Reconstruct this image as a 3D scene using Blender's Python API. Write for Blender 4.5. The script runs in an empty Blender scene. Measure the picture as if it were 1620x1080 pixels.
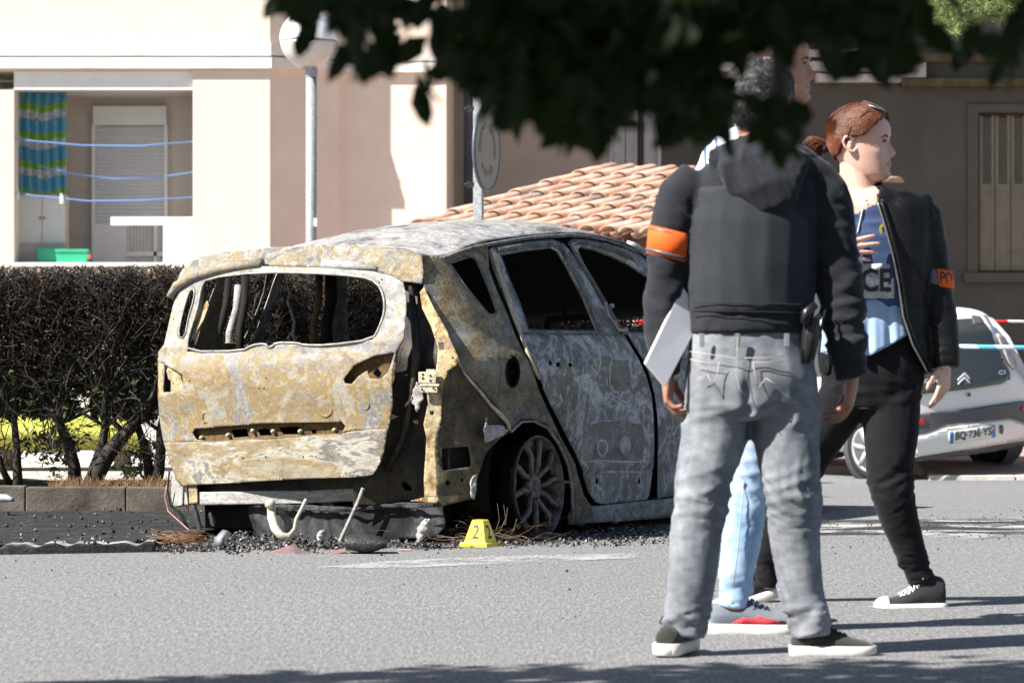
import bpy, bmesh, math, random
from mathutils import Vector, Matrix, noise
from mathutils.geometry import delaunay_2d_cdt
import numpy as np
random.seed(7)
SC = bpy.context.scene
COL = SC.collection
# ------------------------------------------------------------------ camera
FPX, EYE, HY = 5200.0, 0.95, 545.0
cam_d = bpy.data.cameras.new('camera')
cam = bpy.data.objects.new('camera', cam_d)
COL.objects.link(cam)
SC.camera = cam
cam.location = (0, 0, EYE)
cam.rotation_euler = (math.radians(90) + math.atan2(HY - 540, FPX), 0, 0)
cam_d.sensor_width = 36.0
cam_d.lens = FPX / 1620 * 36.0
cam_d.clip_start = 0.2
cam_d.clip_end = 600
cam_d.dof.use_dof = True
cam_d.dof.focus_distance = 16.0
cam_d.dof.aperture_fstop = 7.0
# ------------------------------------------------------------------ light
SUN_AZ, SUN_EL = math.radians(62), math.radians(43)
SUN = Vector((-math.sin(SUN_AZ) * math.cos(SUN_EL), -math.cos(SUN_AZ) * math.cos(SUN_EL), math.sin(SUN_EL)))
world = bpy.data.worlds.new('World')
SC.world = world
world.use_nodes = True
wn = world.node_tree
sky = wn.nodes.new('ShaderNodeTexSky')
sky.sky_type = 'NISHITA'
sky.sun_disc = False
sky.sun_elevation = SUN_EL
sky.sun_rotation = math.atan2(SUN.x, SUN.y)
bg = wn.nodes['Background']
wn.links.new(sky.outputs[0], bg.inputs[0])
bg.inputs[1].default_value = 0.055
sl = bpy.data.lights.new('sun', 'SUN')
sl.energy = 5.0
sl.angle = math.radians(0.5)
sl.color = (1.0, 0.955, 0.89)
so = bpy.data.objects.new('sun', sl)
COL.objects.link(so)
so.rotation_euler = (-SUN).to_track_quat('-Z', 'Y').to_euler()
SC.view_settings.view_transform = 'Standard'
SC.view_settings.look = 'None'
SC.view_settings.gamma = 1.0
SC.view_settings.exposure = 1.28

# ------------------------------------------------------------------ helpers
def P(px, py, Y):
    return Vector(((px - 810) / FPX * Y, Y, EYE - (py - HY) / FPX * Y))
def PX(v):
    return (810 + v[0] / v[1] * FPX, HY + (EYE - v[2]) / v[1] * FPX)
def N3(v, s=1.0, o=0.0):
    return noise.noise(Vector((v[0] * s + o, v[1] * s + o * 1.7, v[2] * s - o)))
def lerp(a, b, t): return a + (b - a) * t
def interp(x, xs, ys): return float(np.interp(x, xs, ys))

class NT:
    def __init__(s, name):
        s.m = bpy.data.materials.new(name); s.m.use_nodes = True
        s.t = s.m.node_tree; s.b = s.t.nodes['Principled BSDF']; s.out = s.t.nodes['Material Output']
        s.co = s.n('TexCoord').outputs['Object']
    def n(s, k, **kw):
        x = s.t.nodes.new('ShaderNode' + k)
        for a, b in kw.items(): setattr(x, a, b)
        return x
    def l(s, a, b): s.t.links.new(a, b)
    def map(s, scale=(1, 1, 1), rot=(0, 0, 0), loc=(0, 0, 0), src=None):
        x = s.n('Mapping'); s.l(src or s.co, x.inputs[0])
        x.inputs['Scale'].default_value = scale; x.inputs['Rotation'].default_value = rot; x.inputs['Location'].default_value = loc
        return x.outputs[0]
    def noise(s, scale, detail=4, rough=.55, dist=0, src=None):
        x = s.n('TexNoise'); s.l(src or s.co, x.inputs['Vector'])
        x.inputs['Scale'].default_value = scale; x.inputs['Detail'].default_value = detail
        x.inputs['Roughness'].default_value = rough; x.inputs['Distortion'].default_value = dist
        return x.outputs['Fac']
    def vor(s, scale, feature='F1', src=None, out='Distance'):
        x = s.n('TexVoronoi', feature=feature); s.l(src or s.co, x.inputs['Vector'])
        x.inputs['Scale'].default_value = scale
        return x.outputs[out]
    def ramp(s, fac, stops, interp='LINEAR'):
        x = s.n('ValToRGB'); s.l(fac, x.inputs[0]); e = x.color_ramp.elements; x.color_ramp.interpolation = interp
        while len(e) < len(stops): e.new(.5)
        for i, (p, c) in enumerate(stops):
            e[i].position = p
            if not hasattr(c, '__len__'): c = (c, c, c)
            e[i].color = (*c[:3], 1)
        return x.outputs[0]
    def mix(s, fac, a, b, mode='MIX'):
        x = s.n('Mix', data_type='RGBA', blend_type=mode)
        for i, v in ((0, fac), (6, a), (7, b)):
            if hasattr(v, 'node'): s.l(v, x.inputs[i])
            elif i == 0: x.inputs[0].default_value = v
            else:
                if not hasattr(v, '__len__'): v = (v, v, v)
                x.inputs[i].default_value = (*v[:3], 1)
        return x.outputs[2]
    def math(s, op, a, b=0.0, c=0.0):
        x = s.n('Math', operation=op)
        for i, v in enumerate((a, b, c)):
            if hasattr(v, 'node'): s.l(v, x.inputs[i])
            else: x.inputs[i].default_value = v
        return x.outputs[0]
    def sep(s, src=None):
        x = s.n('SeparateXYZ'); s.l(src or s.co, x.inputs[0]); return x.outputs
    def color(s, v):
        if hasattr(v, 'node'): s.l(v, s.b.inputs['Base Color'])
        else: s.b.inputs['Base Color'].default_value = (*v[:3], 1)
    def spec(s, v): s.b.inputs['Specular IOR Level'].default_value = v
    def rough(s, v):
        if hasattr(v, 'node'): s.l(v, s.b.inputs['Roughness'])
        else: s.b.inputs['Roughness'].default_value = v
    def bump(s, h, strength=.3, dist=.01):
        x = s.n('Bump'); s.l(h, x.inputs['Height']); x.inputs['Strength'].default_value = strength; x.inputs['Distance'].default_value = dist
        s.l(x.outputs[0], s.b.inputs['Normal'])

def plain(name, c, rough=.6, var=.15, scale=6, bump=0, bscale=60, metal=0, c2=None, det=5):
    """colour broken up by noise, optional bump"""
    t = NT(name)
    a = tuple(x * (1 - var) for x in c); b = tuple(min(1, x * (1 + var)) for x in c)
    if c2: b = c2
    f = t.noise(scale, det, .6)
    t.color(t.ramp(f, [(.3, a), (.7, b)]))
    t.rough(rough); t.b.inputs['Metallic'].default_value = metal
    if rough > .75: t.spec(.15)
    if bump: t.bump(t.noise(bscale, 4), bump, .01)
    return t.m

def tag(o, label=None, cat=None, group=None, kind=None):
    if label: o['label'] = label
    if cat: o['category'] = cat
    if group: o['group'] = group
    if kind: o['kind'] = kind
    return o
def empty(name, loc, label, cat, group=None):
    o = bpy.data.objects.new(name, None); COL.objects.link(o); o.location = loc; o.empty_display_size = .1
    return tag(o, label, cat, group)
def wloc(o):
    v = Vector((0, 0, 0))
    while o: v += Vector(o.location); o = o.parent
    return v
def mesh_obj(name, verts, faces, mats, parent=None, smooth=False, fm=None, solid=0, bevel=0, offset=-1):
    me = bpy.data.meshes.new(name)
    off = wloc(parent) if parent else Vector((0, 0, 0))
    me.from_pydata([tuple(Vector(v) - off) for v in verts], [], faces)
    if not isinstance(mats, (list, tuple)): mats = [mats]
    for m in mats: me.materials.append(m)
    if fm: me.polygons.foreach_set('material_index', fm)
    if smooth: me.polygons.foreach_set('use_smooth', [True] * len(me.polygons))
    me.update()
    o = bpy.data.objects.new(name, me); COL.objects.link(o)
    if parent: o.parent = parent
    if solid:
        s = o.modifiers.new('thickness', 'SOLIDIFY'); s.thickness = solid; s.offset = offset
    if bevel:
        b = o.modifiers.new('bevel', 'BEVEL'); b.width = bevel; b.segments = 2; b.limit_method = 'ANGLE'
    return o
class MB:
    def __init__(s): s.v = []; s.f = []; s.m = []
    def add(s, vs, fs, mi=0):
        k = len(s.v); s.v += [Vector(v) for v in vs]; s.f += [tuple(i + k for i in f) for f in fs]; s.m += [mi] * len(fs); return s
    def box(s, a, b, mi=0):
        x0, y0, z0 = a; x1, y1, z1 = b
        return s.add([(x0, y0, z0), (x1, y0, z0), (x1, y1, z0), (x0, y1, z0), (x0, y0, z1), (x1, y0, z1), (x1, y1, z1), (x0, y1, z1)],
              [(3, 2, 1, 0), (4, 5, 6, 7), (0, 1, 5, 4), (1, 2, 6, 5), (2, 3, 7, 6), (3, 0, 4, 7)], mi)
    def pbox(s, x0, y0, x1, y1, Y, dep, mi=0):
        """box whose front face spans photograph pixels at distance Y, going back dep"""
        a = P(x0, y1, Y); b = P(x1, y0, Y)
        return s.box((a.x, Y, a.z), (b.x, Y + dep, b.z), mi)
    def obox(s, c, ax, ay, az, mi=0):
        c = Vector(c); ax, ay, az = Vector(ax), Vector(ay), Vector(az)
        vs = [c + ax * i + ay * j + az * k for k in (-1, 1) for i, j in ((-1, -1), (1, -1), (1, 1), (-1, 1))]
        return s.add(vs, [(3, 2, 1, 0), (4, 5, 6, 7), (0, 1, 5, 4), (1, 2, 6, 5), (2, 3, 7, 6), (3, 0, 4, 7)], mi)
    def tube(s, pts, r, n=8, mi=0, cap=True, squash=None):
        pts = [Vector(p) for p in pts]
        rs = r if hasattr(r, '__len__') else [r] * len(pts)
        vs = []; up = None
        for i, p in enumerate(pts):
            d = (pts[min(i + 1, len(pts) - 1)] - pts[max(i - 1, 0)])
            d = d.normalized() if d.length > 1e-9 else Vector((0, 0, 1))
            if up is None: up = d.orthogonal().normalized()
            up = (up - d * up.dot(d)); up = up.normalized() if up.length > 1e-6 else d.orthogonal().normalized()
            w = d.cross(up)
            for k in range(n):
                a = 2 * math.pi * k / n
                vs.append(p + (up * math.cos(a) + w * math.sin(a)) * rs[i])
        fs = [(i * n + k, i * n + (k + 1) % n, (i + 1) * n + (k + 1) % n, (i + 1) * n + k) for i in range(len(pts) - 1) for k in range(n)]
        if cap: fs += [tuple(reversed(range(n))), tuple((len(pts) - 1) * n + k for k in range(n))]
        return s.add(vs, fs, mi)
    def limb(s, pts, n=16, lat=Vector((1, 0, 0)), mi=0, flat=False):
        """pts: (centre, half-width along lat, half-depth, [exponent])"""
        vs = []; m = len(pts)
        for i, q in enumerate(pts):
            c = Vector(q[0]); d = Vector(pts[min(i + 1, m - 1)][0]) - Vector(pts[max(i - 1, 0)][0])
            d.normalize(); la = lat - d * lat.dot(d)
            if la.length < .2: la = Vector((0, 1, 0)) - d * d.y
            la.normalize(); w = d.cross(la)
            if flat: la, w = Vector((1, 0, 0)), Vector((0, -1 if d.z < 0 else 1, 0))
            e = q[3] if len(q) > 3 else 1.0
            for k in range(n):
                a = 2 * math.pi * k / n; ca, sa = math.cos(a), math.sin(a)
                vs.append(c + la * (abs(ca) ** e * (1 if ca > 0 else -1)) * q[1] + w * (abs(sa) ** e * (1 if sa > 0 else -1)) * q[2])
        fs = [(i * n + k, i * n + (k + 1) % n, (i + 1) * n + (k + 1) % n, (i + 1) * n + k) for i in range(m - 1) for k in range(n)]
        fs += [tuple(reversed(range(n))), tuple((m - 1) * n + k for k in range(n))]
        return s.add(vs, fs, mi)
    def lathe(s, c, axis, prof, n=24, mi=0, closed=False):
        """prof: (along, radius)"""
        c = Vector(c); axis = Vector(axis).normalized(); u = axis.orthogonal().normalized(); w = axis.cross(u)
        vs = [c + axis * a + (u * math.cos(t) + w * math.sin(t)) * max(r, 1e-4) for a, r in prof for t in [2 * math.pi * k / n for k in range(n)]]
        m = len(prof)
        fs = [(i * n + k, i * n + (k + 1) % n, ((i + 1) % m) * n + (k + 1) % n, ((i + 1) % m) * n + k) for i in range(m if closed else m - 1) for k in range(n)]
        return s.add(vs, fs, mi)
    def grid(s, rows, mi=0, wrap=False):
        n = len(rows[0]); vs = [v for r in rows for v in r]
        fs = [(i * n + k, i * n + (k + 1) % n, (i + 1) * n + (k + 1) % n, (i + 1) * n + k) for i in range(len(rows) - 1) for k in range(n if wrap else n - 1)]
        return s.add(vs, fs, mi)
    def ball(s, c, r, n=12, mi=0):
        r = r if hasattr(r, '__len__') else (r, r, r); c = Vector(c)
        rows = [[c + Vector((r[0] * math.sin(t) * math.cos(a), r[1] * math.sin(t) * math.sin(a), -r[2] * math.cos(t))) for a in [2 * math.pi * k / n for k in range(n)]] for t in [.02 + (math.pi - .04) * i / (n - 1) for i in range(n)]]
        s.grid(rows, mi, True); k = len(s.v); m = n * n
        s.f += [tuple(reversed(range(k - m, k - m + n))), tuple(range(k - n, k))]; s.m += [mi, mi]
        return s
    def build(s, name, mats, parent=None, smooth=False, **kw):
        return mesh_obj(name, s.v, s.f, mats, parent, smooth, s.m if isinstance(mats, (list, tuple)) and len(mats) > 1 else None, **kw)
def inpoly(x, y, poly):
    c = False; j = len(poly) - 1
    for i in range(len(poly)):
        xi, yi = poly[i]; xj, yj = poly[j]
        if (yi > y) != (yj > y) and x < (xj - xi) * (y - yi) / (yj - yi) + xi: c = not c
        j = i
    return c
def densify(poly, step):
    out = []
    for i in range(len(poly)):
        a, b = poly[i], poly[(i + 1) % len(poly)]
        n = max(1, int(math.hypot(b[0] - a[0], b[1] - a[1]) / step))
        out += [(lerp(a[0], b[0], k / n), lerp(a[1], b[1], k / n)) for k in range(n)]
    return out
def smooth_poly(poly, it=1):
    for _ in range(it):
        o = []
        for i in range(len(poly)):
            a, b = poly[i], poly[(i + 1) % len(poly)]
            o += [(a[0] * .75 + b[0] * .25, a[1] * .75 + b[1] * .25), (a[0] * .25 + b[0] * .75, a[1] * .25 + b[1] * .75)]
        poly = o
    return poly
def flat_tri(outer, holes, step):
    outer = densify(outer, step); holes = [densify(h, step) for h in holes]
    pts = []; edges = []
    for lp in [outer] + holes:
        k = len(pts); pts += lp; edges += [(k + i, k + (i + 1) % len(lp)) for i in range(len(lp))]
    xs = [p[0] for p in outer]; ys = [p[1] for p in outer]
    y = min(ys) + step * .5; r = 0
    while y < max(ys):
        x = min(xs) + step * (.5 if r % 2 else 0)
        while x < max(xs):
            if inpoly(x, y, outer) and not any(inpoly(x, y, h) for h in holes): pts.append((x, y))
            x += step
        y += step * .87; r += 1
    v, e, f, *_ = delaunay_2d_cdt([Vector(p) for p in pts], edges, [], 0, step * 1e-3)
    F = []
    for t in f:
        cx = sum(v[i].x for i in t) / 3; cy = sum(v[i].y for i in t) / 3
        if inpoly(cx, cy, outer) and not any(inpoly(cx, cy, h) for h in holes): F.append(tuple(t))
    used = sorted({i for t in F for i in t}); mp = {i: k for k, i in enumerate(used)}
    return [tuple(v[i]) for i in used], [tuple(mp[i] for i in t) for t in F]
def remesh(mb, voxel, smooth=2):
    me = bpy.data.meshes.new('tmp'); me.from_pydata([tuple(v) for v in mb.v], [], mb.f)
    o = bpy.data.objects.new('tmp', me); COL.objects.link(o)
    m = o.modifiers.new('r', 'REMESH'); m.mode = 'VOXEL'; m.voxel_size = voxel
    dg = bpy.context.evaluated_depsgraph_get(); r = bpy.data.meshes.new_from_object(o.evaluated_get(dg))
    bpy.data.objects.remove(o); bpy.data.meshes.remove(me)
    b = bmesh.new(); b.from_mesh(r)
    for _ in range(smooth): bmesh.ops.smooth_vert(b, verts=b.verts, factor=.5, use_axis_x=True, use_axis_y=True, use_axis_z=True)
    b.verts.ensure_lookup_table(); b.normal_update()
    V = [v.co.copy() for v in b.verts]; Nn = [v.normal.copy() for v in b.verts]; F = [tuple(v.index for v in f.verts) for f in b.faces]
    b.free(); bpy.data.meshes.remove(r)
    return V, Nn, F
def text_mesh(txt, size, bold=0.0, sx=1.0):
    """flat letters in the xz plane centred at the origin: (verts, faces)"""
    c = bpy.data.curves.new('t', 'FONT'); c.body = txt; c.size = size; c.align_x = 'CENTER'; c.align_y = 'CENTER'; c.offset = bold; c.fill_mode = 'FRONT'
    o = bpy.data.objects.new('t', c); COL.objects.link(o)
    dg = bpy.context.evaluated_depsgraph_get(); me = bpy.data.meshes.new_from_object(o.evaluated_get(dg))
    vs = [Vector((v.co.x * sx, 0, v.co.y)) for v in me.vertices]; fs = [tuple(p.vertices) for p in me.polygons]
    bpy.data.objects.remove(o); bpy.data.meshes.remove(me); bpy.data.curves.remove(c)
    return vs, fs
# ------------------------------------------------------------------ ground
CA, CR = math.radians(29), math.radians(2.5)
CF = Vector((math.sin(CA), math.cos(CA), 0))
CRt = Vector((math.cos(CA) * math.cos(CR), -math.sin(CA) * math.cos(CR), math.sin(CR)))
CZ = CRt.cross(CF)
CO = Vector((.124615, 16.2, .24904)) - CRt * .87 - CZ * .25
def gz(y):
    return -0.25 * min(1, max(0, (y - 19) / 9.5))
t = NT('asphalt')
big = t.noise(.7, 3, .5); fine = t.math('ADD', t.math('MULTIPLY', t.noise(100, 3, .8), .45), t.math('MULTIPLY', t.noise(75, 3, .7, 0, t.map((1, .14, 1))), .55)); mid = t.noise(28, 4, .6); spk = t.vor(95, src=t.map((1, .3, 1)))
base = t.ramp(fine, [(.40, .05), (.5, .17), (.60, .36)])
base = t.mix(.35, base, t.ramp(spk, [(.0, .34), (.35, .16), (.7, .08)]))
base = t.mix(.35, base, t.ramp(mid, [(.35, .12), (.65, .24)]))
base = t.mix(t.math('MULTIPLY', t.ramp(big, [(.35, 0), (.7, 1)]), .25), base, (.13, .13, .135))
# soot round the burnt car (car coordinates)
cc = t.map(rot=(0, 0, -CA * -1), loc=(0, 0, 0), src=None)
mp = t.n('VectorMath', operation='SUBTRACT'); t.l(t.co, mp.inputs[0]); mp.inputs[1].default_value = tuple(CO)
mr = t.n('VectorRotate', rotation_type='Z_AXIS'); t.l(mp.outputs[0], mr.inputs['Vector']); mr.inputs['Angle'].default_value = CA
sx = t.sep(mr.outputs[0])
ax = t.math('POWER', t.math('ABSOLUTE', t.math('DIVIDE', t.math('ADD', sx[0], .02), 1.18)), 4)
ay = t.math('POWER', t.math('ABSOLUTE', t.math('DIVIDE', t.math('SUBTRACT', sx[1], 1.35), 2.5)), 4)
dd = t.math('ADD', t.math('ADD', ax, ay), t.math('MULTIPLY', t.math('SUBTRACT', t.noise(3, 6, .7), .5), 2.2))
soot = t.ramp(dd, [(.75, 1), (1.0, .55), (1.0, .55), (1.0, 0)])
soot = t.math('SUBTRACT', 1, t.ramp(t.math('MULTIPLY', dd, .5), [(.38, 0), (.62, 1)]))
gs = t.sep()
bandy = t.math('ABSOLUTE', t.math('SUBTRACT', t.math('ADD', gs[1], t.math('MULTIPLY', t.math('SUBTRACT', t.noise(2.5, 5, .7), .5), 1.3)), 17.2))
band = t.math('MULTIPLY', t.ramp(bandy, [(.6, 1), (1.0, 0)]), t.ramp(gs[0], [(.9, 0), (1.0, 1)]))
streak = t.noise(1.2, 7, .7, .3, t.map((1, 2.2, 1)))
col = t.mix(t.math('MULTIPLY', soot, t.ramp(fine, [(.3, 1), (.75, .75)])), base, (.018, .018, .02))
col = t.mix(band, col, t.ramp(streak, [(.36, .018), (.46, .035), (.53, .09), (.56, .42), (.60, .45), (.64, .06)]))  # dark wet band; pale streaks put its blue-white reflection into the colour
t.color(col)
t.rough(t.math('SUBTRACT', .9, t.math('MULTIPLY', band, .45)))
t.bump(t.math('ADD', fine, t.math('MULTIPLY', spk, .8)), .55, .006)
M_ASPH = t.m
xs = [-120, -60, -30, -12, -6, 6, 12, 30, 60, 120]
ys = [-20, 0, 8, 12, 16, 19, 21, 23, 25, 27, 28.5, 32, 45, 70, 140, 320]
b = MB(); b.grid([[Vector((x, y, gz(y))) for x in xs] for y in ys])
tag(b.build('road', M_ASPH, smooth=True), kind='structure')

M_SOOTG = NT('sooty_pavement'); t = M_SOOTG
f1 = t.noise(5, 6, .7, .4, t.map((1, 3, 1))); f2 = t.noise(70, 4, .7)
c = t.mix(.5, t.ramp(f1, [(.40, .006), (.53, .016), (.60, .05), (.66, .17)]), t.ramp(f2, [(.4, .005), (.6, .02), (.75, .12)]))
t.color(c); t.rough(.95); t.bump(t.math('ADD', f1, f2), .8, .02); M_SOOTG = t.m
def sheet(name, pts, z, m, step=.12, amp=.004, kind='structure', ns=9):
    v, f = flat_tri(pts, [], step)
    o = mesh_obj(name, [Vector((x, y, z(x, y) + noise.noise(Vector((x * ns, y * ns, z(x, y)))) * amp)) for x, y in v], f, m, smooth=True)
    tag(o, kind=kind); return o
# raised sooty pavement between kerb and planter
sheet('pavement', [(-6, 14.76), (-3.4, 14.76), (-3.0, 14.86), (-2.3, 15.0), (-1.75, 15.3), (-1.55, 15.7), (-1.45, 16.6), (-.9, 18.2), (-.3, 20.28), (-6, 20.28)], lambda x, y: .036, M_SOOTG, .09, .012)
t = NT('kerb_concrete'); f1 = t.noise(14, 6, .7)
t.color(t.ramp(f1, [(.30, .05), (.42, .22), (.6, .42), (.8, .5)])); t.rough(.9); t.bump(t.noise(60, 5, .7), .6, .02); M_KERB = t.m
b = MB(); random.seed(3)
rows = []
for i in range(150):
    u = i / 149; x = -4.2 + 2.55 * u
    y0 = 14.66 + .33 * max(0, (x + 3.4)) ** 1.3 * .6
    brk = max(0, (x + 2.6)) * .12
    n1 = noise.noise(Vector((x * 7, 1, 0))) ; n2 = noise.noise(Vector((x * 16, 5, 0)))
    br = 1 if x < -2.7 else max(.3, .7 + n1 * .5 + n2 * .4)
    top = .042 * br + .012 + n2 * .004
    n2 = noise.noise(Vector((x * 3, 9, 0))) * .02
    rows.append([Vector((x, y0 - .012 + n2 + n1 * .01, -.03)), Vector((x, y0 + n2 + n1 * .015, top * .82)), Vector((x, y0 + .025 + n2, top)), Vector((x, y0 + .1, top * 1.02)), Vector((x, y0 + .17, top * (1 + n1 * .2))), Vector((x, y0 + .19, -.03))])
b.grid([r[:3] for r in rows]); b.m = [1] * len(b.f); b.grid([r[2:] for r in rows])
tag(b.build('kerb', [M_KERB, M_SOOTG]), kind='structure')
# worn white parking line
t = NT('worn_paint'); m = t.noise(40, 6, .75); tr = t.n('BsdfTransparent'); mx = t.n('MixShader')
t.color((.55, .55, .53)); t.rough(.8)
e2 = t.noise(4, 3, .5)
t.l(t.ramp(t.math('ADD', m, t.math('MULTIPLY', e2, .6)), [(.74, 0), (.9, .55)]), mx.inputs[0]); t.l(tr.outputs[0], mx.inputs[1]); t.l(t.b.outputs[0], mx.inputs[2]); t.l(mx.outputs[0], t.out.inputs[0])
def gp(px, py): # ground point
    Y = EYE * FPX / (py - HY); return ((px - 810) / FPX * Y, Y)
sheet('road_marking', [gp(470, 900), gp(640, 899), gp(1010, 883), gp(1010, 876), gp(760, 881), gp(610, 889)], lambda x, y: .004, t.m, .1, 0)

# ------------------------------------------------------------------ far ground (light paving and the low walls behind the hedge)
M_PAVE = plain('pale_paving', (.42, .38, .34), .9, .2, 3, .3, 40)
sheet('courtyard', [(-14, 20.3), (-.2, 20.3), (-.2, 36), (-14, 36)], lambda x, y: .055, M_PAVE, 1.2, 0)
M_REDP = plain('reddish_paving', (.36, .25, .21), .9, .25, 4, .3, 40)
b = MB(); g2 = -.25
b.box((-3, 30.6, -.5), (3.72, 58, g2 + .07)); b.grid([[Vector((x, y, z)) for x in (3.72, 8, 40)] for y, z in ((29.28, -.6), (29.28, g2 + .03), (30.3, g2 + .125), (36, g2 + .14), (58, g2 + .14))]); b.add([(3.72, 29.28, -.6), (3.72, 29.28, g2 + .03), (3.72, 30.3, g2 + .125), (3.72, 36, g2 + .14), (3.72, 58, g2 + .14), (3.72, 58, -.6)], [(0, 1, 2, 3, 4, 5)]); tag(b.build('far_pavement', M_REDP), kind='structure')
b = MB()
x = 3.7
while x < 9:
    w = .75 + random.random() * .1
    b.box((x, 29.12 + random.random() * .02, -.5), (x + w - .012, 29.279, g2 + .04 + random.random() * .006)); x += w
tag(b.build('far_kerb', plain('far_kerb_stone', (.5, .46, .42), .9, .25, 9, .3, 40), bevel=.01), kind='structure')

# ------------------------------------------------------------------ building on the left
BY = 52.0
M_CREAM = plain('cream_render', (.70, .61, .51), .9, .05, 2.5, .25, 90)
M_PINK = plain('pink_render', (.80, .665, .55), .9, .06, 2, .25, 90)
M_WHITE = plain('white_render', (.82, .80, .77), .85, .05, 3, .2, 90)
t = NT('ledge_plaster'); f = t.noise(3, 5, .7, 0, t.map((.4, 1, 4)))
t.color(t.ramp(f, [(.3, (.45, .38, .31)), (.42, (.74, .70, .65)), (.8, (.82, .79, .75))])); t.rough(.85); M_LEDGE = t.m
M_DIRT = plain('dirty_joint', (.24, .19, .15), .9, .3, 12)
bl = empty('apartment_building', P(200, 600, BY), 'cream and pink rendered apartment block with a ground floor loggia and banded ledges', 'building')
b = MB()
# upper wall (unseen height added so its shadow covers the wing), lintel, pier
b.pbox(-700, -2100, 427, 68, BY, 4.5)
b.box((P(-700, 0, BY).x, BY + .0, P(0, 112, BY).z), (P(427, 0, BY).x, BY + 4.5, P(0, 108, BY).z))
b.pbox(305, 112, 427, 700, BY - .01, 1.9)
b.pbox(-700, 142, 22, 700, BY, 1.9)
b.pbox(22, 419, 305, 700, BY + .02, .22)
b.build('wall', M_CREAM, bl)
b = MB(); b.pbox(22, 113, 305, 142, BY + .05, 1.9); b.build('lintel', M_WHITE, bl)
b = MB()
b.pbox(-700, 68, 429, 88, BY - .07, 4.4); b.pbox(-700, 91, 430, 108, BY - .10, 4.4)
b.build('ledge', M_LEDGE, bl)
b = MB(); b.pbox(-700, 88, 427.5, 91, BY - .02, 4.4); b.pbox(-700, 108, 427.5, 112, BY + .03, 4.4); b.build('ledge_joint', M_DIRT, bl)
# recess: slanted side + recessed wall
def slab(pts, z0, z1, mb, mi=0):
    n = len(pts); vs = [Vector((x, y, z0)) for x, y in pts] + [Vector((x, y, z1)) for x, y in pts]
    fs = [tuple(range(n - 1, -1, -1)), tuple(range(n, 2 * n))] + [(i, (i + 1) % n, n + (i + 1) % n, n + i) for i in range(n)]
    mb.add(vs, fs, mi)
e0 = P(427, 0, BY).x; s1 = P(541, 0, BY + .92).x; s2 = P(549, 0, BY + 1.0).x; e2x = P(706, 0, BY + 1.0).x
ztop = P(0, -2100, BY).z; zbot = P(0, 700, BY).z
slant = [(e0, BY + .02), (lerp(e0, s1, .96), BY + .84), (s1, BY + .93), (s2, BY + 1.0), (e2x, BY + 1.0), (e2x, BY + 9.5), (e0 - .04, BY + 9.5), (e0 - .04, BY + .02)]
b = MB(); slab(slant, zbot, P(0, 70, BY).z, b); slab([(x, y + .001) for x, y in slant], P(0, 70, BY).z, ztop, b); b.build('recessed_wall', M_PINK, bl)
def offs(pts, d): return [(x + d * .5, y - d) for x, y in pts]
b = MB()
for (z0, z1, d) in ((88, 70, .07), (107, 91, .1)):
    slab(offs(slant, d)[:5] + [(e2x + .04, BY + 1.7), (e0, BY + 1.7)], P(0, z0, BY).z, P(0, z1, BY).z, b)
b.build('ledge', M_LEDGE, bl)
b = MB(); slab(offs(slant, .02)[:5] + [(e2x + .01, BY + 1.6), (e0, BY + 1.6)], P(0, 91, BY).z, P(0, 88, BY).z, b); b.build('ledge_joint', M_DIRT, bl)
# loggia interior
LY = BY + 1.75
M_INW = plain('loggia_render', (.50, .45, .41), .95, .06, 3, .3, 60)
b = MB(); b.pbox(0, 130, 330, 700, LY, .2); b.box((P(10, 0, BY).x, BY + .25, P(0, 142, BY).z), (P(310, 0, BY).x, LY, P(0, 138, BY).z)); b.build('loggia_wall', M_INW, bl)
M_SHUT = plain('white_shutter_plastic', (.66, .66, .68), .5, .03, 4)
b = MB()
b.pbox(147, 168, 263, 198, LY - .12, .12)
for i in range(26):
    y0 = 200 + i * 6.0
    b.add([P(152, y0, LY - .03), P(259, y0, LY - .03), P(259, y0 + 4.6, LY - .075), P(152, y0 + 4.6, LY - .075), P(152, y0 + 5.9, LY - .03), P(259, y0 + 5.9, LY - .03)], [(3, 2, 1, 0), (4, 5, 2, 3)])
b.pbox(145, 198, 151, 430, LY - .09, .09); b.pbox(259, 198, 265, 430, LY - .09, .09)
b.build('roller_shutter', M_SHUT, bl)
M_GLASS = NT('window_glass'); t = M_GLASS; t.color((.16, .18, .2)); t.rough(.08); t.b.inputs['Specular IOR Level'].default_value = .8; M_GLASS = t.m
w = MB(); w.pbox(151, 355, 195, 430, LY - .06, .06); w.pbox(195, 355, 200, 430, LY - .07, .07); w.pbox(243, 355, 248, 430, LY - .07, .07); w.pbox(200, 398, 258, 405, LY - .07, .06); wo = w.build('window', M_SHUT, bl)
w = MB(); w.pbox(199, 356, 259, 428, LY - .03, .02); w.build('pane', M_GLASS, wo)
w = MB()
w.grid([[P(201 + k * .75, yy, LY - .035 - .006 * math.sin(k * .9)) for k in range(76)] for yy in (357, 428)]); w.build('net_curtain', plain('net_curtain', (.5, .5, .52), .8, .1, 8), wo)
b = MB(); b.pbox(175, 343, 306, 356, BY + .03, .16); b.pbox(258, 355.5, 306, 419, BY + .03, .16); b.build('parapet', M_WHITE, bl)
b = MB(); b.pbox(22, 415, 258, 421, BY - .01, .3); b.build('parapet_cap', M_WHITE, bl)
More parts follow.
